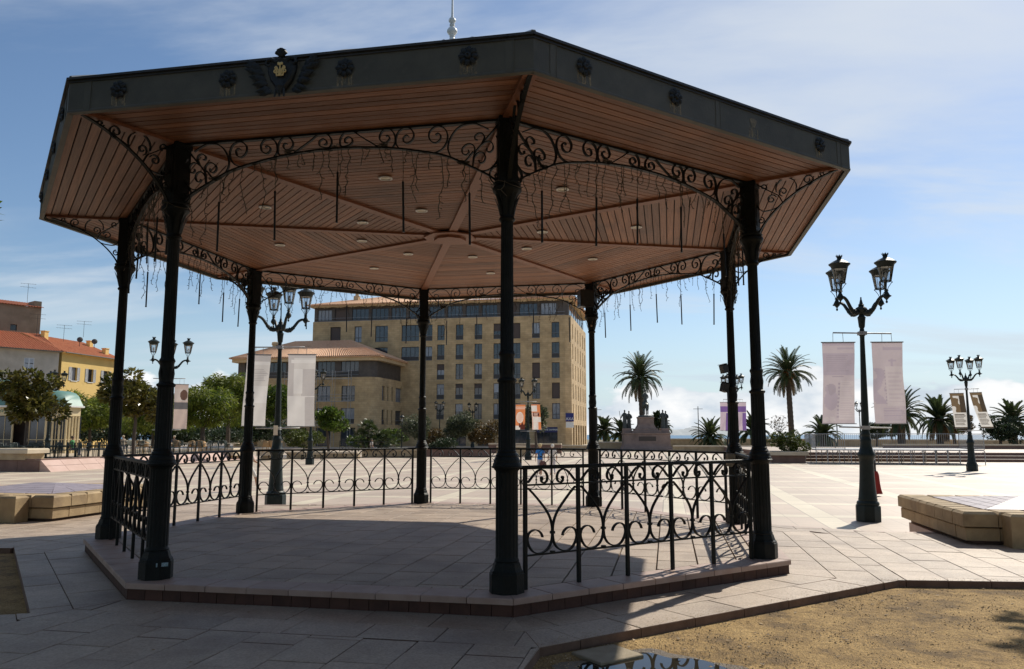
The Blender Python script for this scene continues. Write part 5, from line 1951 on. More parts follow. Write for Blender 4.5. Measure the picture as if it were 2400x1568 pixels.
def build_low_wing():
    rn = random.Random(77)
    Lf = 23.2; Dp = 12.5
    corner = Vector((-20.6, 118.8))
    left = corner-E1*Lf
    t = thing('lower_block', 'lower stone block with a pink hipped tile roof and scaffolding', 'building', (left.x, left.y, PZ), GRID)
    ZE = 14.0; ZB = 10.6
    holes = []; wins = []
    for x in (1.6, 5.6, 9.6, 13.6, 17.6):
        for zt in (9.3, 5.9):
            holes.append((x, x+2.2, zt-2.4, zt)); wins.append((x, zt-2.4, 2.2, 2.4, 'french'))
        holes.append((x, x+2.4, .1, 2.9))
    cut = 1.6
    wall = facade(MB(), Lf-cut, 0, ZB, holes, .4)
    prev = None
    for i in range(7):
        a = -pi/2+i*pi/12
        q = (Lf-cut+cut*cos(a), cut+cut*sin(a))
        if prev: wall.add([(prev[0], prev[1], 0), (q[0], q[1], 0), (q[0], q[1], ZB), (prev[0], prev[1], ZB)], [(0, 1, 2, 3)], 0, True)
        prev = q
    sh = []; sw = []
    for (x, w) in ((1.0, 1.2), (3.2, .7), (5.2, .7), (7.2, 3.4)):
        for zt in (9.4, 5.7, 2.6):
            sh.append((x, x+w, zt-2.3, zt)); sw.append((x, zt-2.3, w, 2.3))
    side = facade(MB(), Dp-cut, 0, ZB, sh, .4)
    wall.add(side.v, side.f, 0, False, Matrix.Translation((Lf, cut, 0)) @ Matrix.Rotation(pi/2, 4, 'Z'))
    wall.add([(0, 0, 0), (0, Dp, 0), (0, Dp, ZB), (0, 0, ZB)], [(3, 2, 1, 0)])
    obj('wall', wall, M['bstone'], t)
    obj('interior', MB().box(.6, Lf-1.2, .8, Dp, 0, ZE), M['backing'], t)
    for (x, z, w, h, k) in wins: window(t, x, z, w, h, k, rn=rn)
    for (x, z, w, h) in sw: window(t, x, z, w, h, 'french', rot=pi/2, origin=(Lf, cut, 0), y=.25, rn=rn)
    for x in (1.6, 5.6, 9.6, 13.6, 17.6): obj('shop_front', MB().box(x, x+2.4, .3, .36, .1, 2.9), M['wglass'], t)
    att = MB()
    ah = [(x, x+2.9, ZB+.3, ZB+2.5) for x in (1.2, 5.3, 9.4, 13.4, 17.3)]
    facade(att, Lf-cut, ZB, ZE-.9, ah, .3, y=.3)
    prev = None
    for i in range(7):
        a = -pi/2+i*pi/12
        q = (Lf-cut+(cut-.3)*cos(a), cut+(cut-.3)*sin(a))
        if prev: att.add([(prev[0], prev[1], ZB), (q[0], q[1], ZB), (q[0], q[1], ZE-.9), (prev[0], prev[1], ZE-.9)], [(0, 1, 2, 3)], 0, True)
        prev = q
    att.add([(Lf-.3, cut, ZB), (Lf-.3, Dp, ZB), (Lf-.3, Dp, ZE-.9), (Lf-.3, cut, ZE-.9)], [(0, 1, 2, 3)])
    obj('attic_storey', att, M['bdark'], t)
    for h in ah: window(t, h[0], h[2], 2.9, 2.2, 'french', y=.42, rn=rn)
    cor = MB().prism([(-.6, -.6), (Lf-1.0, -.6), (Lf+.2, -.1), (Lf+.6, 1.0), (Lf+.6, Dp), (-.6, Dp)], ZE-.9, ZE-.25)
    obj('cornice', cor, M['bcornice'], t)
    rf = MB(); ez = ZE-.2; o_ = 1.0; rz = ez+3.3
    A = (-o_, -o_, ez); B = (Lf+o_, -o_, ez); Cc = (Lf+o_, Dp+2, ez); Dd = (-o_, Dp+2, ez)
    r0 = (6.5, 6.5, rz); r1 = (Lf-7.0, 6.5, rz)
    corrugated(rf, A, B, r1, r0, 72, .13)
    corrugated(rf, B, Cc, r1, r1, 44, .13)
    corrugated(rf, Dd, A, r0, r0, 44, .13)
    rf.box(-o_+.05, Lf+o_-.05, -o_+.05, Dp, ez-.16, ez-.05)
    r = obj('roof', rf, M['rtile'], t)
    obj('chimney', MB().lathe([(.45, 0), (.42, 1.0), (.55, 1.1), (.5, 1.5), (.25, 1.6)], 12, M=Matrix.Translation((4.2, 4.0, ez+1.4))), M['bcornice'], r)
    # scaffolding along the near facade
    s = thing('scaffold', 'thin steel scaffolding with plank decks against the lower block', 'scaffold', tuple(Vector((left.x, left.y, PZ))+Vector((E1.x*9, E1.y*9, 0))-Vector((E2.x*1.6, E2.y*1.6, 0))), GRID)
    for x in (0, 2.6, 5.2, 7.8, 10.4):
        for y in (0, 1.0): obj('standard', MB().tube([(x, y, 0), (x, y, 11.6)], .035, 5), M['galv'], s)
    for z in (3.3, 6.9, 10.3):
        obj('deck', MB().box(-.2, 10.6, .05, .95, z-.06, z), M['galv'], s)
        obj('ledger', MB().tube([(0, 0, z+1.0), (10.4, 0, z+1.0)], .03, 5).tube([(0, 0, z+.5), (10.4, 0, z+.5)], .03, 5), M['galv'], s)
    for x, z in ((0, 0), (2.6, 3.3), (5.2, 6.9)): obj('brace', MB().tube([(x, 0, z), (x+2.6, 0, z+3.4)], .025, 5), M['galv'], s)
    return t


build_low_wing()

M['plaster_grey'] = pm('grey_plaster', (.40, .36, .30), (.52, .47, .40), .5, .9, .2, 9, dirt=((.25, .21, .17), .35, .55, .8))
M['plaster_yellow'] = pm('yellow_plaster', (.68, .47, .16), (.74, .52, .19), .5, .9, .1, 9, dirt=((.48, .33, .12), .4, .58, .85))
M['plaster_dark'] = pm('stained_plaster', (.17, .145, .10), (.25, .215, .155), .5, .9, .2, 9)
M['shut_grey'] = pm('louvre_grey', (.36, .37, .38), (.42, .43, .44), 6, .7)
M['shut_white'] = pm('louvre_white', (.60, .62, .64), None, 6, .7)


def shutter_mesh(w, h, mat):
    mb = MB().box(0, w, 0, .05, 0, .08).box(0, w, 0, .05, h-.08, h).box(0, .07, 0, .05, .08, h-.08).box(w-.07, w, 0, .05, .08, h-.08).box(.07, w-.07, 0, .05, h*.48, h*.53)
    n = int(h/.12)
    for i in range(n):
        z = .08+(h-.16)*i/n
        if abs(z-h*.5) < .08: continue
        mb.add([(.07, .0, z), (w-.07, .0, z), (w-.07, .045, z+.09), (.07, .045, z+.09)], [(0, 1, 2, 3)])
    return mb.mesh('shutter', mat)


def old_house(name, label, p0, p1, depth, ze, wall, roofm, wins, rise, chim=()):
    """facade from p0 to p1 (seen left to right), body behind it"""
    v = Vector((p1[0]-p0[0], p1[1]-p0[1])); L = v.length; rz = atan2(v.y, v.x)
    t = thing(name, label, 'building', (p0[0], p0[1], PZ), rz)
    holes = [(x, x+w, z, z+h) for (x, z, w, h, o) in wins]
    mb = facade(MB(), L, 0, ze, holes, .35)
    mb.add([(0, 0, 0), (0, depth, 0), (0, depth, ze), (0, 0, ze)], [(3, 2, 1, 0)])
    mb.add([(L, 0, 0), (L, depth, 0), (L, depth, ze), (L, 0, ze)], [(0, 1, 2, 3)])
    mb.add([(0, depth, 0), (L, depth, 0), (L, depth, ze), (0, depth, ze)], [(3, 2, 1, 0)])
    obj('wall', mb, wall, t)
    obj('interior', MB().box(.4, L-.4, .6, depth-.3, 0, ze-.1), M['backing'], t)
    rn = random.Random(int(ze*7))
    sg = {}
    for (x, z, w, h, o) in wins:
        wd = window(t, x, z, w, h, 'plain', y=.2, rn=rn)
        link('sill', MB().box(-.08, w+.08, -.28, .02, -.10, -.002).mesh('sill', M['white_paint']), wd)
        k = (round(w/2, 2), round(h, 2), o > .5)
        if k not in sg: sg[k] = shutter_mesh(w/2, h, M['shut_grey'] if o > .5 else M['shut_white'])
        if o > .5:
            link('shutter', sg[k], wd, (-w/2-.02, -.26, 0)); link('shutter', sg[k], wd, (w+.02, -.26, 0))
        else:
            link('shutter', sg[k], wd, (.01, -.20, 0), (radians(o*-60), 0, 0)); link('shutter', sg[k], wd, (w/2, -.20, 0))
    rf = MB()
    e = .55
    corrugated(rf, (-.1, -e, ze), (L+.1, -e, ze), (L+.1, depth*.5, ze+rise), (-.1, depth*.5, ze+rise), int(L*3.2), .12)
    corrugated(rf, (L+.1, depth+e, ze), (-.1, depth+e, ze), (-.1, depth*.5, ze+rise), (L+.1, depth*.5, ze+rise), int(L*3.2), .12)
    rf.add([(L, 0, ze), (L, depth, ze), (L, depth*.5, ze+rise)], [(0, 1, 2)], 1)
    rf.add([(0, 0, ze), (0, depth, ze), (0, depth*.5, ze+rise)], [(2, 1, 0)], 1)
    rf.box(-.1, L+.1, -e+.03, .1, ze-.12, ze-.02, 1)
    r = obj('roof', rf, [roofm, wall], t)
    obj('gutter', MB().tube([(-.1, -e-.06, ze-.06), (L+.1, -e-.06, ze-.06)], .07, 6), M['iron_dull'], r)
    for (cx, cy, h) in chim:
        zr = ze+rise*(1-abs(cy-depth*.5)/(depth*.5))
        obj('chimney', MB().box(cx-.35, cx+.35, cy-.3, cy+.3, zr-.5, zr+h).box(cx-.42, cx+.42, cy-.37, cy+.37, zr+h, zr+h+.1), wall, r)
    return t, L


YW = [(x, z, 1.0, 1.75 if z > 8 else 1.5, 1.0 if z > 8 else .4) for x in (1.9, 5.0, 8.1) for z in (8.9, 4.9)] 
yel, YL = old_house('yellow_house', 'yellow plastered house with grey open shutters and red tiled roof', (-57.7, 100.0), (-55.9, 111.2), 12, 12.45, M['plaster_yellow'], M['rtile_red'], YW, 2.6, ((2.2, 4.6, 1.0), (10.4, 4.2, .8), (9.8, 1.2, .9)))
GW = [(x, z, 1.15, 1.6, 0.02 if z > 8 else .3) for x in (3.0, 8.2, 13.4, 18.6, 22.6) for z in (9.8, 6.3)]
gry, GL = old_house('grey_house', 'long grey plastered house with closed shutters beside the yellow one', (-74.0, 78.5), (-57.9, 99.7), 12, 12.45, M['plaster_grey'], M['rtile_red'], GW, 2.7, ((19.5, 4.8, 2.3),))


def build_tall():
    t = thing('tower_house', 'tall stained house rising behind the grey house roof', 'building', (-70.0, 97.5, PZ), radians(52))
    mb = facade(MB(), 9.8, 0, 19.0, [(6.2, 7.0, 15.6, 16.4), (2.0, 3.0, 14.0, 15.2)], .3)
    mb.add([(9.8, 0, 0), (9.8, 9, 0), (9.8, 9, 19.0), (9.8, 0, 19.0)], [(0, 1, 2, 3)])
    mb.add([(0, 0, 0), (0, 9, 0), (0, 9, 19), (0, 0, 19)], [(3, 2, 1, 0)])
    mb.box(9.0, 9.9, .3, 2.4, 18.5, 19.9)
    obj('wall', mb, M['plaster_dark'], t)
    obj('interior', MB().box(.4, 9.4, .5, 8.6, 0, 18.9), M['backing'], t)
    rf = MB()
    corrugated(rf, (-.4, -.4, 19.0), (10.0, -.4, 19.0), (10.0, 5, 20.2), (-.4, 5, 20.2), 30, .12)
    corrugated(rf, (10.0, 9.4, 19.0), (-.4, 9.4, 19.0), (-.4, 5, 20.2), (10.0, 5, 20.2), 30, .12)
    obj('roof', rf, M['rtile_red'], t)
    window(t, 6.2, 15.6, .8, .8, 'plain', y=.15); window(t, 2.0, 14.0, 1.0, 1.2, 'plain', y=.15)


build_tall()


def antenna(label, x, y, z, h):
    mb = MB().tube([(0, 0, 0), (0, 0, h)], .022, 5)
    for k, zz in enumerate((h*.98, h*.80)):
        mb.tube([(-.9, -.3*k, zz), (.9, .3*k, zz)], .014, 4)
        for i in range(6):
            xx = -.8+.32*i
            mb.tube([(xx, -.35, zz), (xx, .35, zz)], .008, 4)
    tag(obj('aerial', mb, M['iron_dull'], None, (x, y, z), (0, 0, .5)), label, 'aerial', 'rooftop aerials')


antenna('aerial on the tall stained house', -64.6, 103.0, 18.6, 2.6)
antenna('aerial behind the round chimney of the grey house', -61.5, 100.5, 13.8, 2.9)
antenna('low aerial at the left end of the yellow house roof', -59.4, 103.0, 13.4, 2.2)
antenna('taller aerial over the yellow house roof', -57.9, 105.0, 14.2, 2.2)
for i, (x, y, lab) in enumerate(((-58.0, 104.4, 'round satellite dish left on the yellow house roof'), (-57.2, 106.6, 'round satellite dish right on the yellow house roof'))):
    t = thing('satellite_dish', lab, 'satellite dish', (x, y, 13.2), radians(30), 'satellite dishes')
    obj('dish', MB().lathe([(.02, .10), (.22, .07), (.36, 0), (.37, .01), (.22, .09), (.02, .12)], 14, M=Matrix.Translation((0, 0, .6)) @ Matrix.Rotation(radians(80), 4, 'X')), M['bdark'], t)
    obj('mast', MB().tube([(0, .1, -.3), (0, .1, .6)], .04, 6), M['iron_dull'], t)


def build_kiosk():
    M['kroof'] = pm('verdigris_roof', (.085, .20, .165), (.12, .25, .21), 1.4, .5, rand=0)
    M['kcream'] = pm('kiosk_cream', (.62, .50, .29), (.68, .56, .34), 2, .6)
    t = thing('cafe_pavilion', 'glazed cream cafe pavilion with a rounded green metal roof', 'pavilion', (-33.0, 57.0, PZ+.65), GRID)
    W, Dp, H = 13.5, 3.3, 2.75
    c = .9
    plan = [(-W, 0), (-c, 0), (0, c), (0, Dp-c), (-c, Dp), (-W, Dp)]
    frieze = MB().prism(plan, H, H+.62)
    obj('frieze', frieze, M['kcream'], t)
    obj('cornice', MB().prism([(-W-.2, -.25), (-c+.1, -.25), (.25, c-.1), (.25, Dp-c+.1), (-c+.1, Dp+.25), (-W-.2, Dp+.25)], H+.621, H+.74), M['white_paint'], t)
    orn = MB()
    for i in range(9):
        x = -1.2-i*.45
        orn.tube(catmull([(x, -.03, H+.2), (x+.1, -.03, H+.42), (x+.28, -.03, H+.4), (x+.26, -.03, H+.28), (x+.16, -.03, H+.3)], 3), .022, 5)
    obj('scroll_ornament', orn, M['kroof'], t)
    rf = MB()
    rings = [(0, 0), (.05, .40), (.22, .72), (.50, .95), (.95, 1.10), (1.4, 1.16)]
    vs = []; fs = []
    for ins, z in rings:
        def sh(x, y): return (x-ins if x > -1.2 else x+ins, y+ins if y < Dp/2 else y-ins)
        for x, y in plan:
            X = min(x, -ins) if x > -W/2 else max(x, -W+ins)
            Y = max(y, ins) if y < Dp/2 else min(y, Dp-ins)
            vs.append((X+(.2 if z == 0 and x > -W/2 else 0), Y, H+.74+z))
    n = 6
    for q in range(len(rings)-1):
        for i in range(n): fs.append((q*n+i, q*n+(i+1) % n, (q+1)*n+(i+1) % n, (q+1)*n+i))
    fs.append(tuple((len(rings)-1)*n+i for i in range(n)))
    rf.add(vs, fs, 0, True)
    rf.lathe([(1.3, 2.2), (1.25, 2.5), (.9, 2.95), (.5, 3.1), (.2, 3.15)], 12, M=Matrix.Translation((-6.6, Dp/2, H-.3)))
    obj('roof', rf, M['kroof'], t)
    segs = [((-W, 0), (-c, 0), 9), ((-c, 0), (0, c), 3), ((0, c), (0, Dp-c), 5)]
    for (a, b, n) in segs:
        for i in range(n):
            f = (i+.0)/n
            p = (a[0]+(b[0]-a[0])*f, a[1]+(b[1]-a[1])*f); q = (a[0]+(b[0]-a[0])*(i+1)/n, a[1]+(b[1]-a[1])*(i+1)/n)
            obj('column', MB().lathe([(.12, 0), (.12, .25), (.075, .3), (.07, H-.15), (.11, H-.02)], 10, M=Matrix.Translation((p[0], p[1]+.1, 0))), M['kcream'], t)
            if i % 3 != 1 or n < 6:
                pn = obj('glass_panel', MB().add([(p[0], p[1]+.12, .1), (q[0], q[1]+.12, .1), (q[0], q[1]+.12, H-.05), (p[0], p[1]+.12, H-.05)], [(0, 1, 2, 3)]), M['wglass'], t)
                obj('glazing_bar', MB().tube([(p[0], p[1]+.10, 1.0), (q[0], q[1]+.10, 1.0)], .03, 4).tube([((p[0]+q[0])/2, (p[1]+q[1])/2+.10, .1), ((p[0]+q[0])/2, (p[1]+q[1])/2+.10, H)], .03, 4), M['kcream'], pn)
    obj('interior', MB().box(-W+.8, -1.2, 1.0, Dp-.4, 0, H), pm('cafe_dark', (.03, .022, .018), (.06, .04, .03), 1.5, .8), t)


build_kiosk()
# ------------------------------------------------------------------ vegetation
def leafm(name, c1, c2, tr=.35, rough=.5, isl=.62):
    return pm(name, c1, c2, .9, rough, island=isl, trans=tr, spec=.35, coord='Object', contrast=(.4, .6))


M['magnolia'] = leafm('magnolia_leaf', (.055, .062, .012), (.155, .130, .028), .36, .25)
M['pepper'] = leafm('pepper_leaf', (.070, .110, .012), (.190, .215, .030), .48)
M['citrus'] = leafm('citrus_leaf', (.045, .085, .011), (.110, .155, .024), .4, .4)
M['darkleaf'] = leafm('dark_leaf', (.022, .040, .016), (.038, .055, .022), .25)
M['oleander'] = leafm('oleander_leaf', (.055, .070, .034), (.12, .13, .072), .3)
M['rust'] = leafm('rust_leaf', (.060, .046, .014), (.13, .075, .020), .3)
M['hedge'] = leafm('hedge_leaf', (.042, .062, .010), (.10, .12, .020), .3)
M['palmleaf'] = leafm('palm_leaf', (.030, .048, .016), (.060, .080, .026), .28, .42, .3)
M['palmdry'] = leafm('dry_palm', (.13, .09, .045), (.19, .13, .06), .3)
M['fruit'] = pm('palm_fruit', (.38, .13, .03), (.50, .20, .05), 3, .6)
M['bark'] = pm('bark', (.055, .042, .032), (.10, .078, .058), 6, .9, .7, 14, stretch=(1, 1, .3))
M['palmbark'] = pm('palm_bark', (.050, .038, .028), (.095, .072, .05), 4, .9, .8, 9)


def leaf_cloud(mb, blobs, n, size, aspect, rn, droop=0.0, surf=.55):
    w = [b[3]*b[4]*b[5] for b in blobs]
    V, F, Sm, Mi = mb.v, mb.f, mb.smooth, mb.m
    for _ in range(n):
        b = rn.choices(blobs, w)[0]
        while True:
            x, y, z = rn.uniform(-1, 1), rn.uniform(-1, 1), rn.uniform(-1, 1)
            r2 = x*x+y*y+z*z
            if .02 < r2 < 1: break
        r = sqrt(r2); k = (r**surf)/r
        x, y, z = x*k, y*k, z*k
        c = Vector((b[0]+x*b[3], b[1]+y*b[4], b[2]+z*b[5]))
        d = Vector((x+rn.uniform(-.7, .7), y+rn.uniform(-.7, .7), z*.6+rn.uniform(-.6, .6)-droop)).normalized()
        s = d.cross(Vector((rn.uniform(-1, 1), rn.uniform(-1, 1), rn.uniform(-1, 1))))
        if s.length < 1e-4: continue
        s.normalize()
        l = size*rn.uniform(.65, 1.3); wd = l*aspect*.5
        i = len(V)
        m = c+d*l*.45
        V.extend((tuple(c), tuple(m+s*wd), tuple(c+d*l), tuple(m-s*wd)))
        F.append((i, i+1, i+2, i+3)); Sm.append(False); Mi.append(0)


def tree(name, label, loc, blobs, n, leaf, aspect, mat, trunk_h, trunk_r, cat='tree', group=None, droop=0.0, seed=1, lean=(0, 0), branches=5, surf=.55, bark=None):
    rn = random.Random(seed)
    t = thing(name, label, cat, loc, 0, group)
    if trunk_h > 0:
        mb = MB()
        top = Vector((lean[0], lean[1], trunk_h))
        mb.tube(catmull([(0, 0, -.1), (lean[0]*.2+rn.uniform(-.05, .05), lean[1]*.2, trunk_h*.35), (lean[0]*.6, lean[1]*.6, trunk_h*.7), tuple(top)], 3), [trunk_r*(1.25 if i == 0 else 1-.35*i/9) for i in range(10)], 8)
        for b in blobs[:branches+3]:
            e = Vector((b[0], b[1], b[2]))
            mid = top.lerp(e, .5)+Vector((rn.uniform(-.2, .2), rn.uniform(-.2, .2), rn.uniform(-.2, .1)))
            mb.tube(catmull([tuple(top*.92), tuple(mid), tuple(e)], 3), [trunk_r*.55*(1-.8*i/6) for i in range(7)], 5)
            for _ in range(3):
                f = e+Vector((rn.uniform(-1, 1)*b[3]*.7, rn.uniform(-1, 1)*b[4]*.7, rn.uniform(-.2, .8)*b[5]*.7))
                mb.tube([tuple(mid.lerp(e, .6)), tuple(f)], [trunk_r*.2, trunk_r*.06], 4)
        obj('trunk', mb, bark or M['bark'], t)
    cr = MB()
    leaf_cloud(cr, blobs, n, leaf, aspect, rn, droop, surf)
    obj('crown', cr, mat, t)
    return t


def blob_crown(rn, rx, ry, rz, zc, n=9, sub=.5):
    out = [(rn.uniform(-.1, .1)*rx, 0, zc, rx*.50, ry*.50, rz*.50)]
    n = int(n*1.5)
    for i in range(n):
        a = 2*pi*i/n+rn.uniform(-.3, .3); el = rn.uniform(-.5, .95)
        r = rn.uniform(.45, .86)
        out.append((rx*r*cos(a)*cos(el*.9), ry*r*sin(a)*cos(el*.9), zc+rz*.72*sin(el*1.2), rx*rn.uniform(.18, sub*.85), ry*rn.uniform(.18, sub*.85), rz*rn.uniform(.16, sub*.8)))
    return out


CT = -.10   # cafe terrace level
def T(kind, label, img_bearing, d, z, rx, rz, zc, seed, n=3000, leaf=.2, asp=.5, mat='citrus', th=None, tr=.16, **kw):
    rn = random.Random(seed)
    p = gp(img_bearing, d, z)
    bl = blob_crown(rn, rx, rx, rz, zc, kw.pop('nb', 10), kw.pop('sub', .5))
    return tree(kind, label, tuple(p), bl, int(n*(1.25 if mat == 'magnolia' else 1.7)) if n > 500 else n, leaf*1.25, asp, M[mat], th if th is not None else zc-rz*.45, tr, seed=seed, **kw)


GT = 'trees around the square'
T('magnolia_tree', 'glossy brown green magnolia in front of the cafe pavilion', -.615, 49, CT, 2.15, 2.0, 3.35, 101, 3600, .26, .48, 'magnolia', tr=.14, group=GT)
T('magnolia_tree', 'glossy dark magnolia between the two left columns', -.478, 52, CT, 2.0, 2.1, 3.7, 102, 3600, .26, .48, 'magnolia', tr=.14, group=GT)
T('pepper_tree', 'light green tree beside the end of the cafe pavilion', -.535, 66, CT, 2.9, 2.2, 3.1, 103, 4200, .30, .22, 'pepper', droop=.5, group=GT)
T('pepper_tree', 'broad light green weeping tree left of the back left column', -.392, 66, CT, 3.0, 2.3, 3.3, 104, 5200, .32, .2, 'pepper', droop=.6, group=GT, tr=.25)
T('pepper_tree', 'tall feathery weeping tree touching the back left column', -.360, 74, CT, 2.6, 2.9, 4.4, 105, 5200, .34, .2, 'pepper', droop=.6, group=GT, tr=.25)
T('pepper_tree', 'shaded green tree low behind the cafe chairs', -.455, 78, CT, 3.2, 2.2, 2.9, 106, 3600, .32, .22, 'pepper', droop=.5, group=GT)
T('street_tree', 'round dark green tree behind the green lamp post', -.300, 68, CT, 1.9, 2.0, 3.6, 107, 3400, .22, .5, 'citrus', group=GT)
T('citrus_tree', 'bright citrus tree right of the clipped bush', -.231, 78, PZ, 1.75, 1.45, 3.2, 108, 3200, .22, .5, 'citrus', group=GT, lean=(-.3, 0))
T('clipped_bush', 'round clipped yellow green bush behind the railing', -.261, 72, PZ, 1.85, 1.15, 1.4, 109, 3600, .13, .5, 'hedge', th=0, cat='bush', surf=.3, nb=7, sub=.6)
T('oleander_bush', 'tall olive bush left of the rear column', -.122, 88, PZ, 1.9, 1.9, 2.6, 110, 3000, .24, .25, 'oleander', th=0, cat='bush')
T('oleander_bush', 'brownish olive bush right of the rear column', -.103, 90, PZ, 1.6, 1.2, 1.6, 111, 2200, .22, .25, 'rust', th=0, cat='bush')
T('oleander_bush', 'pale flowering oleander in front of the stone building', -.066, 92, PZ, 2.1, 1.9, 2.7, 112, 4200, .26, .28, 'oleander', th=0, cat='bush')
T('oleander_bush', 'low dark bush under the pale oleander', -.085, 86, PZ, 1.5, .8, .9, 113, 1800, .2, .3, 'darkleaf', th=0, cat='bush')
T('rusty_bush', 'rust coloured bush left of the front column', -.036, 90, PZ, 2.3, 1.6, 2.0, 114, 3600, .22, .35, 'rust', th=0, cat='bush')
T('street_tree', 'small leafy tree behind the orange banners', .030, 80, PZ, 1.2, 1.6, 3.4, 115, 2000, .22, .45, 'oleander', group=GT)
T('garden_bush', 'small green bush beside the citrus tree', -.195, 86, PZ, 1.2, .9, 1.1, 116, 1500, .2, .4, 'citrus', th=0, cat='bush')
T('garden_bush', 'leafy green bush left of the garden lamp', -.150, 92, PZ, 1.7, 1.1, 1.5, 117, 2000, .22, .4, 'citrus', th=0, cat='bush')
T('round_shrub', 'dense round shrub in the stone planter by the right front column', .348, 57.6, PZ+.7, 1.35, 1.0, .62, 118, 3200, .12, .45, 'hedge', th=0, cat='shrub', surf=.3, nb=7, sub=.6)
T('evergreen_tree', 'dark round evergreen right of the far right lamp', .618, 86, PZ, 2.1, 2.0, 2.4, 119, 3600, .2, .4, 'darkleaf', tr=.2, group=GT)
T('evergreen_tree', 'brown green spreading evergreen behind the far right lamp', .560, 90, PZ, 2.4, 1.5, 2.9, 120, 3600, .2, .4, 'rust', tr=.2, group=GT)
T('evergreen_tree', 'dark low tree behind the right lamp post', .462, 92, PZ, 1.8, 1.3, 2.2, 121, 2400, .2, .4, 'darkleaf', tr=.15, group=GT)
T('sparse_tree', 'small sparse tree left of the tall right palm', .339, 92, PZ, 1.0, 1.4, 2.9, 122, 260, .2, .4, 'rust', tr=.08, group=GT)
T('garden_bush', 'dark glossy shrubs low behind the cafe terrace', -.412, 80, CT, 3.0, .8, .9, 123, 2200, .3, .35, 'darkleaf', th=0, cat='bush')
T('garden_bush', 'dark shrubs under the weeping trees', -.372, 84, CT, 3.4, .9, 1.0, 124, 2200, .3, .35, 'darkleaf', th=0, cat='bush')

T('pepper_tree', 'large weeping tree far behind the left railing', -.43, 92, CT, 4.2, 2.8, 3.6, 125, 3800, .36, .22, 'pepper', droop=.5, group=GT, tr=.3)
T('pepper_tree', 'large weeping tree far behind the cafe end', -.50, 90, CT, 4.0, 2.8, 3.6, 126, 3800, .36, .22, 'pepper', droop=.5, group=GT, tr=.3)
T('pepper_tree', 'far weeping tree behind the white banners', -.335, 94, CT, 4.0, 2.6, 3.4, 127, 3400, .36, .22, 'pepper', droop=.5, group=GT, tr=.3)
for i_, b_ in enumerate((-.56, -.52, -.47, -.43, -.385, -.345, -.305)):
    T('hedge_bush', ('first', 'second', 'third', 'fourth', 'fifth', 'sixth', 'seventh')[i_]+' dark hedge bush from the left behind the cafe terrace', b_, 97, CT, 3.4, 1.5, 1.5, 130+i_, 1500, .36, .4, 'darkleaf', th=0, cat='bush', group='hedge behind the cafe terrace')

# two off-frame trees reach in by shadow or twigs; added ones block sky light
def offframe_tree(label, x, y, zc, r, seed, n=5200, leaf=.85):  # large default leaf thickens the added crowns against sky light
    rn = random.Random(seed)
    bl = blob_crown(rn, r, r, r*.75, zc, 11, .5)
    return tree('offframe_tree', label, (x, y, TZ), bl, n, leaf, .6, M['citrus'], zc-r*.4, .24, seed=seed, group='park trees around the gravel')


offframe_tree('park tree at the right edge shading the gravel corner', 10.7, 12.4, 7.1, 1.6, 201, 3000, .22)
offframe_tree('park tree at the left edge of the square', -11.6, 12.6, 5.3, 2.5, 202, 3000, .28)
offframe_tree('added sky-blocking tree behind the viewer on the left', -6.5, -4.2, 6.0, 4.6, 203)  # added unseen trees from here on, cutting sky light on the shaded floor
offframe_tree('added sky-blocking tree straight behind the viewer', -.2, -6.0, 6.2, 4.8, 204)
offframe_tree('added sky-blocking tree behind the viewer on the right', 6.2, -4.6, 6.0, 4.6, 205)
offframe_tree('added sky-blocking tree beside the viewer on the left', -13.0, 1.0, 5.8, 4.2, 206)
offframe_tree('added sky-blocking tree beside the viewer on the right', 13.5, -1.5, 5.8, 4.2, 207)


offframe_tree('second row added sky-blocking tree behind the viewer, far left', -15.5, -7.0, 6.5, 5.0, 208)  # further unseen row, added to dim the ambient light
offframe_tree('second row added sky-blocking tree behind the viewer, left of centre', -5.0, -13.0, 7.0, 5.2, 209)
offframe_tree('second row added sky-blocking tree behind the viewer, right of centre', 4.5, -13.5, 7.0, 5.2, 210)
offframe_tree('second row added sky-blocking tree behind the viewer, far right', 15.0, -9.0, 6.5, 5.0, 211)
offframe_tree('added sky-blocking tree far out on the left side of the terrace', -21.0, 7.0, 6.2, 4.8, 212)
offframe_tree('added sky-blocking tree far out on the right side of the terrace', 21.0, 6.0, 6.2, 4.8, 213)


for i_, (x_, y_) in enumerate(((-17.5, 14.0), (-23.0, 21.0), (-30.0, 29.0))):  # added side screens, keeping horizon sky light off the floor
    offframe_tree('%s added sky-blocking tree along the left side beyond the frame' % ('nearest', 'middle', 'farthest')[i_], x_, y_, 6.4, 4.6, 220+i_)
for i_, (x_, y_) in enumerate(((18.5, 13.5), (24.5, 21.0), (31.0, 29.0))):  # same added sky blockers on the right
    offframe_tree('%s added sky-blocking tree along the right side beyond the frame' % ('nearest', 'middle', 'farthest')[i_], x_, y_, 6.4, 4.6, 230+i_)


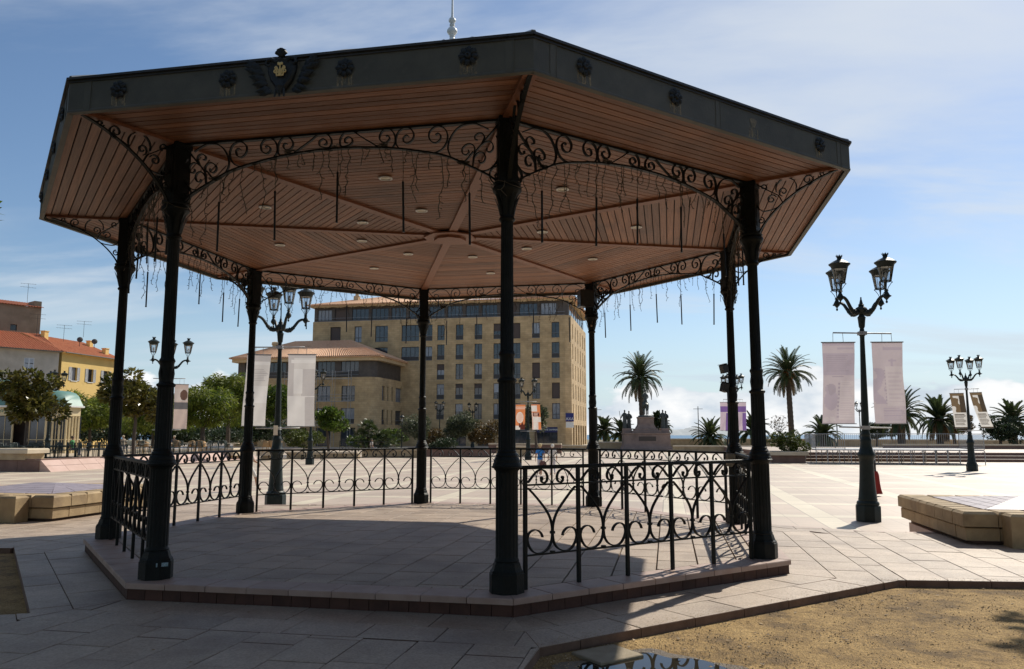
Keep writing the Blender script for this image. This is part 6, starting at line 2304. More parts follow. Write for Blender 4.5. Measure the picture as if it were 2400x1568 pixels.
# ---- palms
def frond_mesh(L, elev, droop, n=30, wl=.55, mat='palmleaf'):
    """frond in local XZ plane growing along +x"""
    mb = MB()
    pts = []
    a = elev; x = z = 0.0
    m = 14
    for i in range(m+1):
        pts.append(Vector((x, 0, z)))
        a -= droop/m*(.4+1.2*i/m)
        x += L/m*cos(a); z += L/m*sin(a)
    mb.tube(pts, [.035*(1-.85*i/m)+.004 for i in range(m+1)], 4)
    for i in range(n):
        f = .10+.88*i/n
        k = min(m-1, int(f*m)); q = pts[k].lerp(pts[k+1], f*m-k)
        d = (pts[k+1]-pts[k]).normalized()
        up = Vector((-d.z, 0, d.x))
        ln = wl*(.55+.45*sin(min(1, f*1.15)*pi*.85))*(1.15-.6*f)
        for s in (-1, 1):
            dirv = (d*.62+Vector((0, s*.72, 0))+up*.28).normalized()
            tip = q+dirv*ln+Vector((0, 0, -.10*ln))
            wv = d*.046
            mb.add([q-wv, q+wv, q+dirv*ln*.55+wv*.9, tip, q+dirv*ln*.55-wv*.9], [(0, 1, 2, 3, 4)])
    return mb.mesh('frond', M[mat])


FR = {}
def fronds_for(L):
    k = round(L, 1)
    if k not in FR:
        FR[k] = [frond_mesh(L, radians(e), radians(dr)) for e, dr in ((80, 45), (62, 60), (45, 75), (25, 85), (5, 85), (-20, 65))]
        FR[str(k)+'dry'] = frond_mesh(L*.8, radians(-45), radians(40), mat='palmdry')
    return FR[k], FR[str(k)+'dry']


def palm(label, img_bearing, d, zbase, zcrown, L, tr, seed, n=64, fruit=False, dry=4):
    rn = random.Random(seed)
    p = gp(img_bearing, d, zbase)
    t = thing('palm_tree', label, 'palm tree', tuple(p), 0, 'palms along the seafront')
    t.rotation_euler = (rn.uniform(-.035, .035), rn.uniform(-.045, .045), rn.uniform(0, 6))
    h = zcrown-zbase
    mb = MB()
    rings = []
    k = max(4, int(h/.28))
    for i in range(k+1):
        f = i/k
        r = tr*(1.12-.15*f)+(.12*tr if f > .9 else 0)
        rings.append((r*(1.06 if i % 2 else .97), -.1+f*(h+.05)))
    rings += [(tr*1.5, h-.25), (tr*1.3, h+.15), (tr*.5, h+.4)]
    rings.sort(key=lambda q: q[1])
    mb.lathe(rings, 10)
    obj('trunk', mb, M['palmbark'], t)
    fr, dryf = fronds_for(L)
    for i in range(n):
        f = i/n
        v = min(5, int(f*6))
        az = i*2.399963+rn.uniform(-.2, .2)
        o = link('frond', fr[v], t, (cos(az)*tr*.5, sin(az)*tr*.5, h+.25-.3*f), (rn.uniform(-.2, .2), rn.uniform(-.22, .22), az))
        o.scale = (rn.uniform(.72, 1.1), rn.uniform(.8, 1.1), rn.uniform(.8, 1.1))
    for i in range(dry):
        az = rn.uniform(0, 2*pi)
        link('frond', dryf, t, (cos(az)*tr*.6, sin(az)*tr*.6, h-.2), (0, rn.uniform(0, .3), az))
    if fruit:
        for i in range(7):
            az = i*.9; fm = MB()
            for _ in range(46):
                q = Vector((rn.gauss(0, .22), rn.gauss(0, .22), rn.gauss(0, .22)))
                fm.add([(q.x-.05, q.y, q.z), (q.x, q.y-.05, q.z+.04), (q.x+.05, q.y, q.z), (q.x, q.y+.05, q.z+.04), (q.x, q.y, q.z-.06)], [(0, 1, 4), (1, 2, 4), (2, 3, 4), (3, 0, 4), (3, 2, 1, 0)])
            obj('fruit_cluster', fm, M['fruit'], t, (cos(az)*.9, sin(az)*.9, h-.15+.25*sin(i*2.3)))
    return t


palm('tall date palm rising behind the stone monument', .1660, 104, PZ, 8.55, 3.75, .30, 301, 84)
palm('tall date palm with orange fruit right of the right front column', .3546, 100, PZ, 8.9, 3.7, .33, 302, 84, True, 6)
palm('low bushy palm between the monument and the far right column', .2514, 106, PZ, .75, 2.9, .32, 303, 60, dry=0)
palm('low palm left of the left lavender banner', .3935, 92, PZ, 1.0, 2.6, .32, 304, 56, dry=1)
palm('medium palm behind the right lavender banner', .4925, 80, PZ, 3.1, 3.0, .36, 305, 64)
palm('medium palm left of the far right lamp', .5420, 84, PZ, 2.7, 2.7, .36, 306, 60, dry=8)
palm('medium palm at the right edge of the picture', .6360, 88, PZ, 2.6, 2.5, .32, 307, 60)
palm('low dark palm left of the monument', .118, 106, PZ, 1.6, 2.0, .25, 308, 48, dry=0)
palm('small bright palm against the left side of the monument', .1405, 102, PZ, 1.2, 2.3, .2, 309, 40, dry=0)
palm('slim yucca palm right of the monument pedestal', .1835, 104, PZ, 3.0, 1.1, .12, 310, 40, dry=0)
palm('second yucca palm behind the right pair of statues', .1915, 103, PZ, 2.0, 1.3, .12, 311, 40, dry=0)
palm('dark palm hidden partly by the far right column', .305, 95, PZ, 1.5, 2.4, .25, 312, 50, dry=0)


def fan_mesh():
    mb = MB()
    mb.tube([(0, 0, 0), (.5, 0, .1), (.95, 0, .12)], .012, 4)
    n = 16
    for i in range(n):
        a = radians(-105+210*i/(n-1))
        d = Vector((cos(a), sin(a), .12*cos(a*1.5)))
        s = Vector((-sin(a), cos(a), 0))*.045
        c = Vector((.95, 0, .12))
        l = .62*(1-.15*abs(a)/2)
        mb.add([c, c+d*l*.6+s, c+d*l+Vector((0, 0, -.12)), c+d*l*.6-s], [(0, 1, 2, 3)])
    return mb.mesh('fan_leaf', M['palmleaf'])


def fan_palm(label, img_bearing, d, z, seed):
    rn = random.Random(seed)
    me = fan_mesh()
    t = thing('fan_palm', label, 'fan palm', tuple(gp(img_bearing, d, z)))
    heads = [(0, 0, 1.9), (1.1, .3, 1.3), (-1.0, -.2, 1.4), (.4, -.6, .9), (-.5, .4, 2.4), (1.8, .2, .8)]
    st = MB()
    for (x, y, h) in heads: st.tube([(x*.3, y*.3, 0), (x*.7, y*.7, h*.5), (x, y, h)], [.16, .14, .15], 7)
    obj('trunk', st, M['palmbark'], t)
    for (x, y, h) in heads:
        for i in range(22):
            az = i*2.4+rn.uniform(-.2, .2); el = radians(70-115*i/22)
            o = link('fan_leaf', me, t, (x, y, h), (rn.uniform(-.3, .3), -el, az)); o.scale = (rn.uniform(.75, 1.05),)*3


fan_palm('clump of fan palms left of the garden lamp', -.178, 82, PZ, 9)
# ------------------------------------------------------------------ low walls, steps, monument, stage, cafe, people
M['wallstone'] = pm('wall_stone', (.34, .25, .14), (.43, .33, .20), 2, .85, .3, 12, dirt=((.20, .14, .09), .8, .55, .8))
M['wallcap'] = pm('wall_cap', (.52, .43, .30), (.60, .50, .36), 2, .8)
M['redwall'] = pm('red_wall', (.15, .085, .065), (.21, .125, .095), 1.5, .8, .2, 12)
M['pinkwall'] = pm('pink_wall_tile', (.47, .31, .25), (.54, .37, .31), 1.2, .7)


def low_wall(label, b0, d0, b1, d1, h, th=.5, z=PZ, wm='wallstone', cap=.14, name='garden_wall'):
    a = gp(b0, d0); b = gp(b1, d1)
    v = b-a; L = v.length; rz = atan2(v.y, v.x)
    t = thing(name, label, 'wall', (a.x, a.y, z), rz)
    obj('wall_body', MB().box(0, L, .06, th-.06, 0, h-cap), M[wm], t)
    n = max(1, int(L/1.6))
    for i in range(n):
        o = link('cap_stone', MB().cham(L*i/n+.006, L*(i+1)/n-.006, 0, th, h-cap, h, .02).mesh('cap_stone', M['wallcap']), t)
    return t


def build_walls():
    # cafe terrace with its battered, tiled edge
    a = Vector((-26.2, 44.0)); far = a+E2*23; lft = a-E1*40; lf2 = far-E1*42
    poly = [(a.x, a.y), (far.x, far.y), (lf2.x, lf2.y+20), (lft.x, lft.y)]
    if area(poly) < 0: poly = poly[::-1]
    tag(obj('cafe_terrace', MB().prism(poly, PZ-.02, CT), pm('cafe_floor', (.42, .33, .22), (.50, .40, .28), 1, .85)), kind='structure')
    t = thing('battered_wall', 'sloping pink tiled wall edging the cafe terrace at the left', 'wall', (a.x, a.y, PZ), GRID)
    H = CT-PZ
    for i in range(16):     # along e2
        y0, y1 = i*1.4+.01, (i+1)*1.4-.01
        for k in range(2):
            f0, f1 = k/2, (k+1)/2
            mb = MB().add([(.75-.72*f0, y0, H*f0), (.75-.72*f0, y1, H*f0), (.75-.72*(f1-.02), y1, H*(f1-.02)), (.75-.72*(f1-.02), y0, H*(f1-.02)),
                           (.0, y0, H*f0), (.0, y1, H*f0), (.0, y1, H*(f1-.02)), (.0, y0, H*(f1-.02))], [(0, 1, 2, 3), (4, 7, 6, 5), (0, 4, 5, 1), (3, 2, 6, 7), (0, 3, 7, 4), (1, 5, 6, 2)])
            link('wall_tile', mb.mesh('wall_tile', M['pinkwall']), t)
    for i in range(9):      # along -e1, facing the viewer
        x1, x0 = -i*1.4-.01, -(i+1)*1.4+.01
        link('wall_tile', MB().box(x0, x1, -.05, -.005, 0, H-.02).mesh('wall_tile', M['redwall']), t)
    obj('coping', MB().box(-.25, .06, 0, 22.4, H+.0, H+.05).box(-12.6, -.25, -.06, .2, H, H+.05), M['redwall'], t)
    # stone seat blocks on the terrace edge
    for lab, b, d, w in (('cream stone seat block on the cafe terrace at the left edge', -.612, 43.9, 3.4), ('cream stone seat block beside the wicker chairs', -.352, 62, 3.0), ('small cream stone block by the cafe tables behind the railing', -.302, 62, 1.4)):
        p = gp(b, d, CT if d < 50 else PZ)
        t = thing('seat_block', lab, 'stone block', tuple(p), GRID, 'cream stone seat blocks')
        obj('slab', MB().cham(-w, 0, 0, 1.6, .35, .62 if d < 50 else .95, .06), M['wallcap'], t)
        obj('support', MB().box(-w+.3, -.25, .1, 1.5, 0, .35), M['wallstone'], t)
    low_wall('low garden wall in front of the clipped bush', -.285, 68, -.195, 66, .55)
    low_wall('garden wall with a pale cap in front of the fan palms', -.19, 70, -.118, 68, .78)
    low_wall('red brown garden wall left of the front column', -.118, 72, -.028, 70, .80, wm='redwall')
    low_wall('pale capped wall behind the orange banners', -.02, 74, .018, 73, .95, .9)
    low_wall('dark wall with a pale cap behind the walking women', -.03, 84, .062, 82, 1.05, wm='redwall')
    low_wall('long low wall left of the monument', .055, 92, .098, 90, .75)
    low_wall('brown wall below the palms left of the monument', .100, 99, .140, 98, 1.05)
    low_wall('sea parapet right of the monument', .170, 112, .41, 107, 1.35, name='sea_parapet')
    low_wall('sea parapet behind the metal stage', .412, 106, .56, 102, 1.30, name='sea_parapet')
    low_wall('sea parapet at the right edge', .562, 100, .80, 96, 1.25, name='sea_parapet')
    low_wall('low bench wall between the monument and the right column', .203, 88, .305, 85, .75, .8)
    low_wall('dark low wall behind the stage at the right', .47, 74, .80, 70, 1.1, wm='redwall')
    # planter by the right front column
    p = gp(.3465, 57.6, PZ)
    t = thing('stone_planter', 'square stone planter with dark base by the right front column', 'planter', tuple(p), GRID)
    obj('body', MB().box(-1.15, 1.15, -1.0, 1.0, 0, .55), M['redwall'], t)
    obj('rim', MB().cham(-1.35, 1.35, -1.2, 1.2, .55, .82, .04), M['wallcap'], t)
    obj('soil', MB().box(-1.1, 1.1, -.95, .95, .8, .83), M['bark'], t)
    # steps on the right
    s = thing('stone_steps', 'three long dark risered stone steps at the far right', 'steps', (gp(.33, 60.2).x, gp(.33, 60.2).y, PZ), radians(-7))
    for i in range(3):
        obj('step', MB().box(0, 60, i*.75, 26, i*.22+.001, (i+1)*.22-.03), M['redwall'], s)
        obj('tread', MB().cham(-.02, 60, i*.75-.03, i*.75+.74 if i < 2 else 26, (i+1)*.22-.03, (i+1)*.22, .008), M['paver'], s)


build_walls()


def build_monument():
    bronze = pm('dark_bronze', (.035, .042, .042), (.065, .075, .07), 5, .5, .3, 14, metallic=.35)
    red = pm('red_granite', (.185, .135, .115), (.25, .185, .155), 1.4, .7, .2, 20, dirt=((.11, .08, .065), 1.0, .58, .8))
    t = thing('monument', 'red granite monument with bronze horseman and four robed bronze figures', 'monument', tuple(gp(.1693, 96, PZ)), radians(-3))
    obj('base_step', MB().box(-3.4, 3.4, -2.4, 2.4, 0, .16), red, t)
    lo = MB()
    rings = [(2.98, 1.95, .16), (2.95, 1.93, .34), (2.80, 1.80, .55), (2.74, 1.74, .8), (2.72, 1.72, 1.95), (2.82, 1.82, 2.02), (2.82, 1.82, 2.14)]
    vs = []; fs = []
    for x, y, z in rings: vs += [(-x, -y, z), (x, -y, z), (x, y, z), (-x, y, z)]
    for q in range(len(rings)-1):
        for i in range(4): fs.append((q*4+i, q*4+(i+1) % 4, q*4+4+(i+1) % 4, q*4+4+i))
    fs.append((len(rings)*4-4, len(rings)*4-3, len(rings)*4-2, len(rings)*4-1))
    lo.add(vs, fs)
    lower = obj('lower_block', lo, red, t)
    obj('plaque', MB().cham(-1.02, 1.02, -1.77, -1.72, 1.18, 1.70, .01), pm('bronze_plaque', (.045, .035, .028), None, 5, .5), lower)
    for s in (-1, 1): obj('side_pedestal', MB().cham(s*2.25-.5, s*2.25+.5, -.9, .9, 2.14, 2.68, .03), red, t)
    up = MB().cham(-1.75, 1.75, -1.4, 1.4, 2.14, 2.42, .03).cham(-1.4, 1.4, -1.15, 1.15, 2.42, 2.66, .03)
    rings = [(1.18, .98, 2.66), (1.15, .95, 2.78), (1.0, .84, 3.0), (.93, .78, 3.2), (.92, .77, 3.85), (1.0, .85, 3.93), (1.0, .85, 4.06)]
    vs = []; fs = []
    for x, y, z in rings: vs += [(-x, -y, z), (x, -y, z), (x, y, z), (-x, y, z)]
    for q in range(len(rings)-1):
        for i in range(4): fs.append((q*4+i, q*4+(i+1) % 4, q*4+4+(i+1) % 4, q*4+4+i))
    fs.append((len(rings)*4-4, len(rings)*4-3, len(rings)*4-2, len(rings)*4-1))
    up.add(vs, fs)
    obj('pedestal', up, red, t)
    # horseman seen from behind
    hv = {'hip': ((0, -.55, 1.35), (.30, .33)), 'belly': ((0, 0, 1.28), (.29, .32)), 'chest': ((0, .55, 1.38), (.26, .33)), 'neck': ((0, .80, 1.75), (.14, .22)), 'poll': ((0, .98, 2.12), (.10, .14)), 'muzzle': ((0, 1.28, 1.85), (.06, .08)),
          'rhip': ((.17, -.60, 1.20), (.16, .20)), 'rk': ((.18, -.45, .82), (.10, .12)), 'rh': ((.18, -.68, .50), (.065, .07)), 'rf': ((.18, -.60, .06), (.075, .08)),
          'lhip': ((-.17, -.60, 1.20), (.16, .20)), 'lk': ((-.18, -.42, .82), (.10, .12)), 'lh': ((-.18, -.62, .50), (.065, .07)), 'lf': ((-.18, -.50, .06), (.075, .08)),
          'rs': ((.15, .52, 1.12), (.12, .14)), 'rkn': ((.15, .60, .62), (.07, .07)), 'rff': ((.15, .58, .06), (.07, .07)),
          'ls': ((-.15, .55, 1.12), (.12, .14)), 'lkn': ((-.15, .95, .92), (.07, .07)), 'lff': ((-.15, .88, .45), (.06, .06)),
          'tail': ((0, -.90, 1.30), (.07, .07)), 'tail2': ((0, -1.0, .75), (.09, .08)), 'tail3': ((0, -.98, .40), (.03, .03))}
    he = [('hip', 'belly'), ('belly', 'chest'), ('chest', 'neck'), ('neck', 'poll'), ('poll', 'muzzle'), ('hip', 'rhip'), ('rhip', 'rk'), ('rk', 'rh'), ('rh', 'rf'), ('hip', 'lhip'), ('lhip', 'lk'), ('lk', 'lh'), ('lh', 'lf'), ('chest', 'rs'), ('rs', 'rkn'), ('rkn', 'rff'), ('chest', 'ls'), ('ls', 'lkn'), ('lkn', 'lff'), ('hip', 'tail'), ('tail', 'tail2'), ('tail2', 'tail3')]
    me = skin_mesh('horse', hv, he, 'hip', [bronze], None, 2)
    plinth = MB().lathe([(.95, 0), (.92, .12), (.75, .20), (.3, .22)], 16, M=Matrix.Scale(.85, 4, (0, 1, 0)))
    st = obj('statue_base', plinth, bronze, t, (0.05, 0, 4.06))
    h = link('horse', me, t, (0.05, 0.1, 4.24)); h.scale = (1.12, 1.05, 1.02)
    rd = robed(1.75, 3, bronze, arm=None, seat=True)
    link('rider', rd, t, (0.05, .12, 5.72))
    for (x, y, rz, arm, sc) in ((-2.52, -.25, -.3, 'staff', 1.0), (-1.96, .25, .3, None, .95), (2.08, -.2, .2, 'hand', 1.0), (2.50, .3, -.5, None, .95)):
        link('robed_figure', robed(2.25*sc, int(x*10), bronze, arm), t, (x, y, 2.68), (0, 0, rz))


def robed(h, seed, mat, arm=None, seat=False):
    rn = random.Random(seed)
    mb = MB()
    prof = [(.30, .24, 0), (.31, .25, .05), (.26, .21, .25), (.25, .20, .42), (.24, .19, .55), (.26, .19, .66), (.28, .19, .76), (.25, .16, .81), (.12, .10, .845), (.065, .065, .86), (.075, .085, .89), (.088, .10, .93), (.08, .09, .97), (.04, .05, 1.0)]
    if seat: prof = [(.26, .24, 0), (.24, .20, .10), (.20, .16, .28), (.24, .17, .45), (.28, .17, .58), (.24, .15, .66), (.09, .09, .71), (.06, .06, .735), (.08, .09, .78), (.09, .10, .84), (.14, .06, .885), (.17, .06, .91), (.10, .06, .95), (.03, .03, .97)]
    n = 26; vs = []; fs = []
    s = h/2.0 if not seat else h/1.75
    for (rx, ry, z) in prof:
        fold = .10 if z < .62 and not seat else .03 if z < .8 else 0
        for i in range(n):
            a = 2*pi*i/n
            k = 1+fold*sin(a*7+seed+z*5)*(.6+.4*sin(a*3))
            wq = .84 if z < .83 and not seat else 1.0
            vs.append((rx*k*cos(a)*s*wq, ry*k*sin(a)*s*wq, z*h))
    for q in range(len(prof)-1):
        for i in range(n): fs.append((q*n+i, q*n+(i+1) % n, (q+1)*n+(i+1) % n, (q+1)*n+i))
    fs.append(tuple(range(n-1, -1, -1))); fs.append(tuple((len(prof)-1)*n+i for i in range(n)))
    mb.add(vs, fs, 0, True)
    if seat:
        for sd in (-1, 1):
            mb.tube(catmull([(sd*.12, -.05, .12), (sd*.30, .12, -.05), (sd*.33, .10, -.45), (sd*.33, .16, -.70), (sd*.33, .30, -.74)], 3), [.15]+[.12]*4+[.09]*5+[.06]*3, 8)
            mb.tube(catmull([(sd*.24, 0, h*.60), (sd*.34, -.03, h*.42), (sd*.22, .22, h*.34)], 3), [.09, .085, .08, .07, .065, .06, .05], 7)
    elif arm:
        sd = -1
        mb.tube(catmull([(sd*.24, -.02, h*.76), (sd*.40, -.10, h*.60), (sd*.50, -.16, h*.50)], 3), [.10, .10, .09, .08, .06, .055, .05], 7)
        if arm == 'staff': mb.tube([(sd*.44, -.15, h*.42), (sd*.62, -.20, h*.94)], .03, 6)
        mb.tube(catmull([(.22, 0, h*.76), (.30, -.10, h*.62), (.10, -.22, h*.60)], 3), [.09]*4+[.07]*3, 7)
    else:
        mb.tube(catmull([(.22, 0, h*.76), (.31, -.08, h*.62), (.12, -.20, h*.58)], 3), [.10]*4+[.08]*3, 7)
        mb.tube(catmull([(-.22, 0, h*.76), (-.30, -.04, h*.60), (-.22, -.10, h*.48)], 3), [.10]*4+[.08]*3, 7)
    me = mb.mesh('robed_figure', mat); smooth_by_angle(me, 60)
    return me


def skin_mesh(name, verts, edges, root, mats, fn=None, sub=2):
    keys = list(verts)
    me = bpy.data.meshes.new(name+'_cage')
    me.from_pydata([verts[k][0] for k in keys], [(keys.index(a), keys.index(b)) for a, b in edges], [])
    o = bpy.data.objects.new(name+'_cage', me); COL.objects.link(o)
    md = o.modifiers.new('skin', 'SKIN'); md.use_smooth_shade = True
    ss = o.modifiers.new('sub', 'SUBSURF'); ss.levels = sub; ss.render_levels = sub
    for i, k in enumerate(keys):
        sv = me.skin_vertices[0].data[i]
        r = verts[k][1]
        sv.radius = r if isinstance(r, tuple) else (r, r)
        sv.use_root = (k == root)
    dg = bpy.context.evaluated_depsgraph_get()
    dg.update()
    out = bpy.data.meshes.new_from_object(o.evaluated_get(dg))
    bpy.data.objects.remove(o); bpy.data.meshes.remove(me)
    out.name = name
    out.materials.clear()
    for m in mats: out.materials.append(m)
    for p in out.polygons:
        p.use_smooth = True
        if fn: p.material_index = fn(p.center)
    return out


build_monument()


def build_stage():
    t = thing('metal_stage', 'low metal stage platform with barred railings at the right', 'stage', tuple(gp(.384, 55.0, PZ)), radians(-12.5))
    L, Dp, H = 10.6, 5.0, 1.02
    for i in range(6):
        x0, x1 = L*i/6+.01, L*(i+1)/6-.01
        for j in range(2): obj('deck_panel', MB().box(x0, x1, Dp*j/2+.01, Dp*(j+1)/2-.01, H-.08, H), pm('deck_%d%d' % (i, j), (.30, .31, .33), (.42, .42, .42), 2, .6), t)
    for i in range(15):
        x = L*i/14
        for y in (0, Dp/2, Dp): obj('leg', MB().tube([(x, y, 0), (x, y, H-.08)], .028, 6), M['galv'], t)
        if i < 14:
            x2 = L*(i+1)/14
            obj('truss', MB().tube([(x, 0, H-.1), ((x+x2)/2, 0, H-.34), (x2, 0, H-.1)], .016, 4).tube([(x, 0, H-.34), (x2, 0, H-.34)], .016, 4), M['galv'], t)
    def barrier(x0, y0, x1, y1):
        mb = MB()
        v = Vector((x1-x0, y1-y0, 0)); l = v.length
        A = Vector((x0, y0, H)); B = Vector((x1, y1, H))
        for z in (.08, 1.05): mb.tube([A+Vector((0, 0, z)), B+Vector((0, 0, z))], .02, 5)
        for P in (A, B): mb.tube([P, P+Vector((0, 0, 1.07))], .026, 5)
        n = int(l/.14)
        for i in range(1, n): 
            P = A.lerp(B, i/n); mb.tube([P+Vector((0, 0, .08)), P+Vector((0, 0, 1.05))], .009, 4)
        obj('barrier', mb, M['galv'], t)
    for i in range(5): barrier(L*i/5, Dp, L*(i+1)/5, Dp)
    for i in range(2):
        barrier(0, Dp*i/2, 0, Dp*(i+1)/2); barrier(L, Dp*i/2, L, Dp*(i+1)/2)
    barrier(0, 0, 1.9, 0)
    # garden railing at centre
    t = thing('garden_fence', 'low green ornamental iron fence in front of the fan palms', 'fence', tuple(gp(-.218, 68.5, PZ+.50)), GRID)
    for i in range(8):
        mb = MB()
        x = i*.58
        mb.tube([(x, 0, 0), (x, 0, .95)], .025, 5)
        for z in (.1, .55, .9): mb.tube([(x, 0, z), (x+.58, 0, z)], .018, 4)
        mb.tube([(x, 0, .1), (x+.58, 0, .55)], .014, 4).tube([(x+.58, 0, .1), (x, 0, .55)], .014, 4)
        obj('fence_bay', mb, M['lamp_iron'], t)
    # thin T shaped poles on the seafront
    for lab, b, d in (('thin pole with a short crossbar left of the low palm', .2365, 108), ('thin pole with a crossbar right of the back right column', .108, 112), ('thin pole left of the left lavender banner base', .412, 95)):
        t = thing('t_pole', lab, 'pole', tuple(gp(b, d, PZ)), 0, 'thin poles on the seafront')
        obj('mast', MB().tube([(0, 0, 0), (0, 0, 5.75)], [.07, .05], 6), M['iron_dull'], t)
        obj('crossbar', MB().tube([(-.65, 0, 5.4), (.65, 0, 5.4)], .03, 5), M['iron_dull'], t)
    # bench
    t = thing('slat_bench', 'pale slatted bench on iron legs behind the railing', 'bench', tuple(gp(-.268, 64, PZ)), radians(-8))
    for i in range(4): obj('slat', MB().box(0, 1.9, i*.12, i*.12+.10, .42, .45), M['wallcap'], t)
    for i in range(3): obj('slat', MB().box(0, 1.9, .50+i*.02, .53+i*.02, .52+i*.13, .62+i*.13), M['wallcap'], t)
    for x in (.1, 1.75): obj('leg', MB().box(x, x+.06, 0, .5, 0, .05).box(x, x+.06, .02, .08, 0, .42).box(x, x+.06, .44, .52, 0, .90), M['lamp_iron'], t)


build_stage()


def build_cafe():
    rn = random.Random(55)
    gm = pm('green_chair_paint', (.016, .030, .026), (.028, .045, .04), 6, .5)
    wk = pm('wicker', (.36, .20, .075), (.46, .28, .12), 30, .7)
    ch = MB()
    for x in (-.22, .22):
        for y in (-.22, .22): ch.tube([(x, y, 0), (x*.95, y*.95, .45 if y < 0 else .45)], .022, 5)
        ch.tube([(x, .22, .45), (x, .27, .88)], .02, 5)
        ch.tube([(x, -.2, .45), (x, -.2, .66), (x, .24, .68)], .018, 5)
    ch.box(-.24, .24, -.24, .24, .44, .475)
    for i in range(5): ch.box(-.2+.09*i, -.15+.09*i, .255, .27, .52, .86)
    ch.tube([(-.22, .27, .88), (0, .28, .91), (.22, .27, .88)], .022, 5)
    chm = ch.mesh('cafe_chair', gm)
    wc = MB()
    for x in (-.22, .22):
        for y in (-.22, .22): wc.tube([(x, y, 0), (x*.95, y*.95, .45)], .022, 5)
    wc.box(-.25, .25, -.25, .25, .42, .48)
    pts = [(.27*cos(a), .05+.24*sin(a)) for a in [radians(-20+22*i) for i in range(11)]]
    vs = []; fs = []
    for i, (x, y) in enumerate(pts):
        hh = .74+.18*sin(pi*i/10)
        vs += [(x, y, .46), (x*1.06, y*1.06+.02, hh), (x*.93, y*.93, .46), (x*.98, y*.98+.02, hh)]
    for i in range(10):
        k = i*4
        fs += [(k, k+4, k+5, k+1), (k+2, k+3, k+7, k+6), (k+1, k+5, k+7, k+3)]
    wc.add(vs, fs, 0, True)
    wcm = wc.mesh('wicker_chair', wk)
    tb = MB().box(-.4, .4, -.4, .4, .70, .74)
    tb.tube([(0, 0, .03), (0, 0, .70)], .035, 6).box(-.28, .28, -.04, .04, 0, .04).box(-.04, .04, -.28, .28, .0, .038)
    tbg = tb.mesh('cafe_table', gm)
    tbl = tb.mesh('cafe_table', M['wallcap'])
    for i in range(11):
        b = -.648+.0132*i; d = 45.6+i*.35+rn.uniform(-.2, .2)
        row = 'front row'
        for j in range(2):
            p = gp(b+rn.uniform(-.002, .002), d+j*1.1, CT)
            if -.62 < b < -.60 and j == 0: pass
            o = link('cafe_chair', chm, None, (p.x, p.y, CT), (0, 0, rn.uniform(0, 6.3)))
            tag(o, 'dark green metal cafe chair in the rows before the pavilion', 'chair', 'green chairs before the pavilion')
        if i % 2 == 0:
            p = gp(b+.007, d+.6, CT)
            tag(link('cafe_table', tbg, None, (p.x, p.y, CT), (0, 0, rn.uniform(0, .5))), 'dark green square cafe table before the pavilion', 'table', 'green tables before the pavilion')
    for i in range(16):
        b = -.500+.0095*i; d = 56+rn.uniform(-1.0, 3.5)
        p = gp(b, d, CT)
        o = link('cafe_chair', chm, None, (p.x, p.y, CT), (0, 0, rn.uniform(0, 6.3)))
        tag(o, 'dark green metal cafe chair between the left columns and the railing', 'chair', 'green chairs behind the left railing')
        if i % 3 == 0:
            p = gp(b+.005, d+.8, CT)
            tag(link('cafe_table', tbl, None, (p.x, p.y, CT), (0, 0, rn.uniform(0, .5))), 'pale topped cafe table among the chairs behind the left railing', 'table', 'pale tables behind the left railing')
    for i, b in enumerate((-.470, -.462, -.432, -.424, -.405, -.398, -.391, -.310, -.303, -.296)):
        d = 60.5+rn.uniform(-.6, 1.4)
        p = gp(b, d, CT)
        tag(link('wicker_chair', wcm, None, (p.x, p.y, CT), (0, 0, rn.uniform(2.2, 4.0))), 'tan wicker cafe chair behind the left railing' if b < -.35 else 'tan wicker cafe chair left of the green lamp base', 'chair', 'wicker chairs behind the left railing' if b < -.35 else 'wicker chairs by the green lamp')


build_cafe()

# ---- people
SKIN = pm('skin', (.42, .23, .15), (.48, .28, .19), 6, .55)
def cm(name, c): return pm(name, tuple(x*.85 for x in c), c, 9, .85, .2, 30)


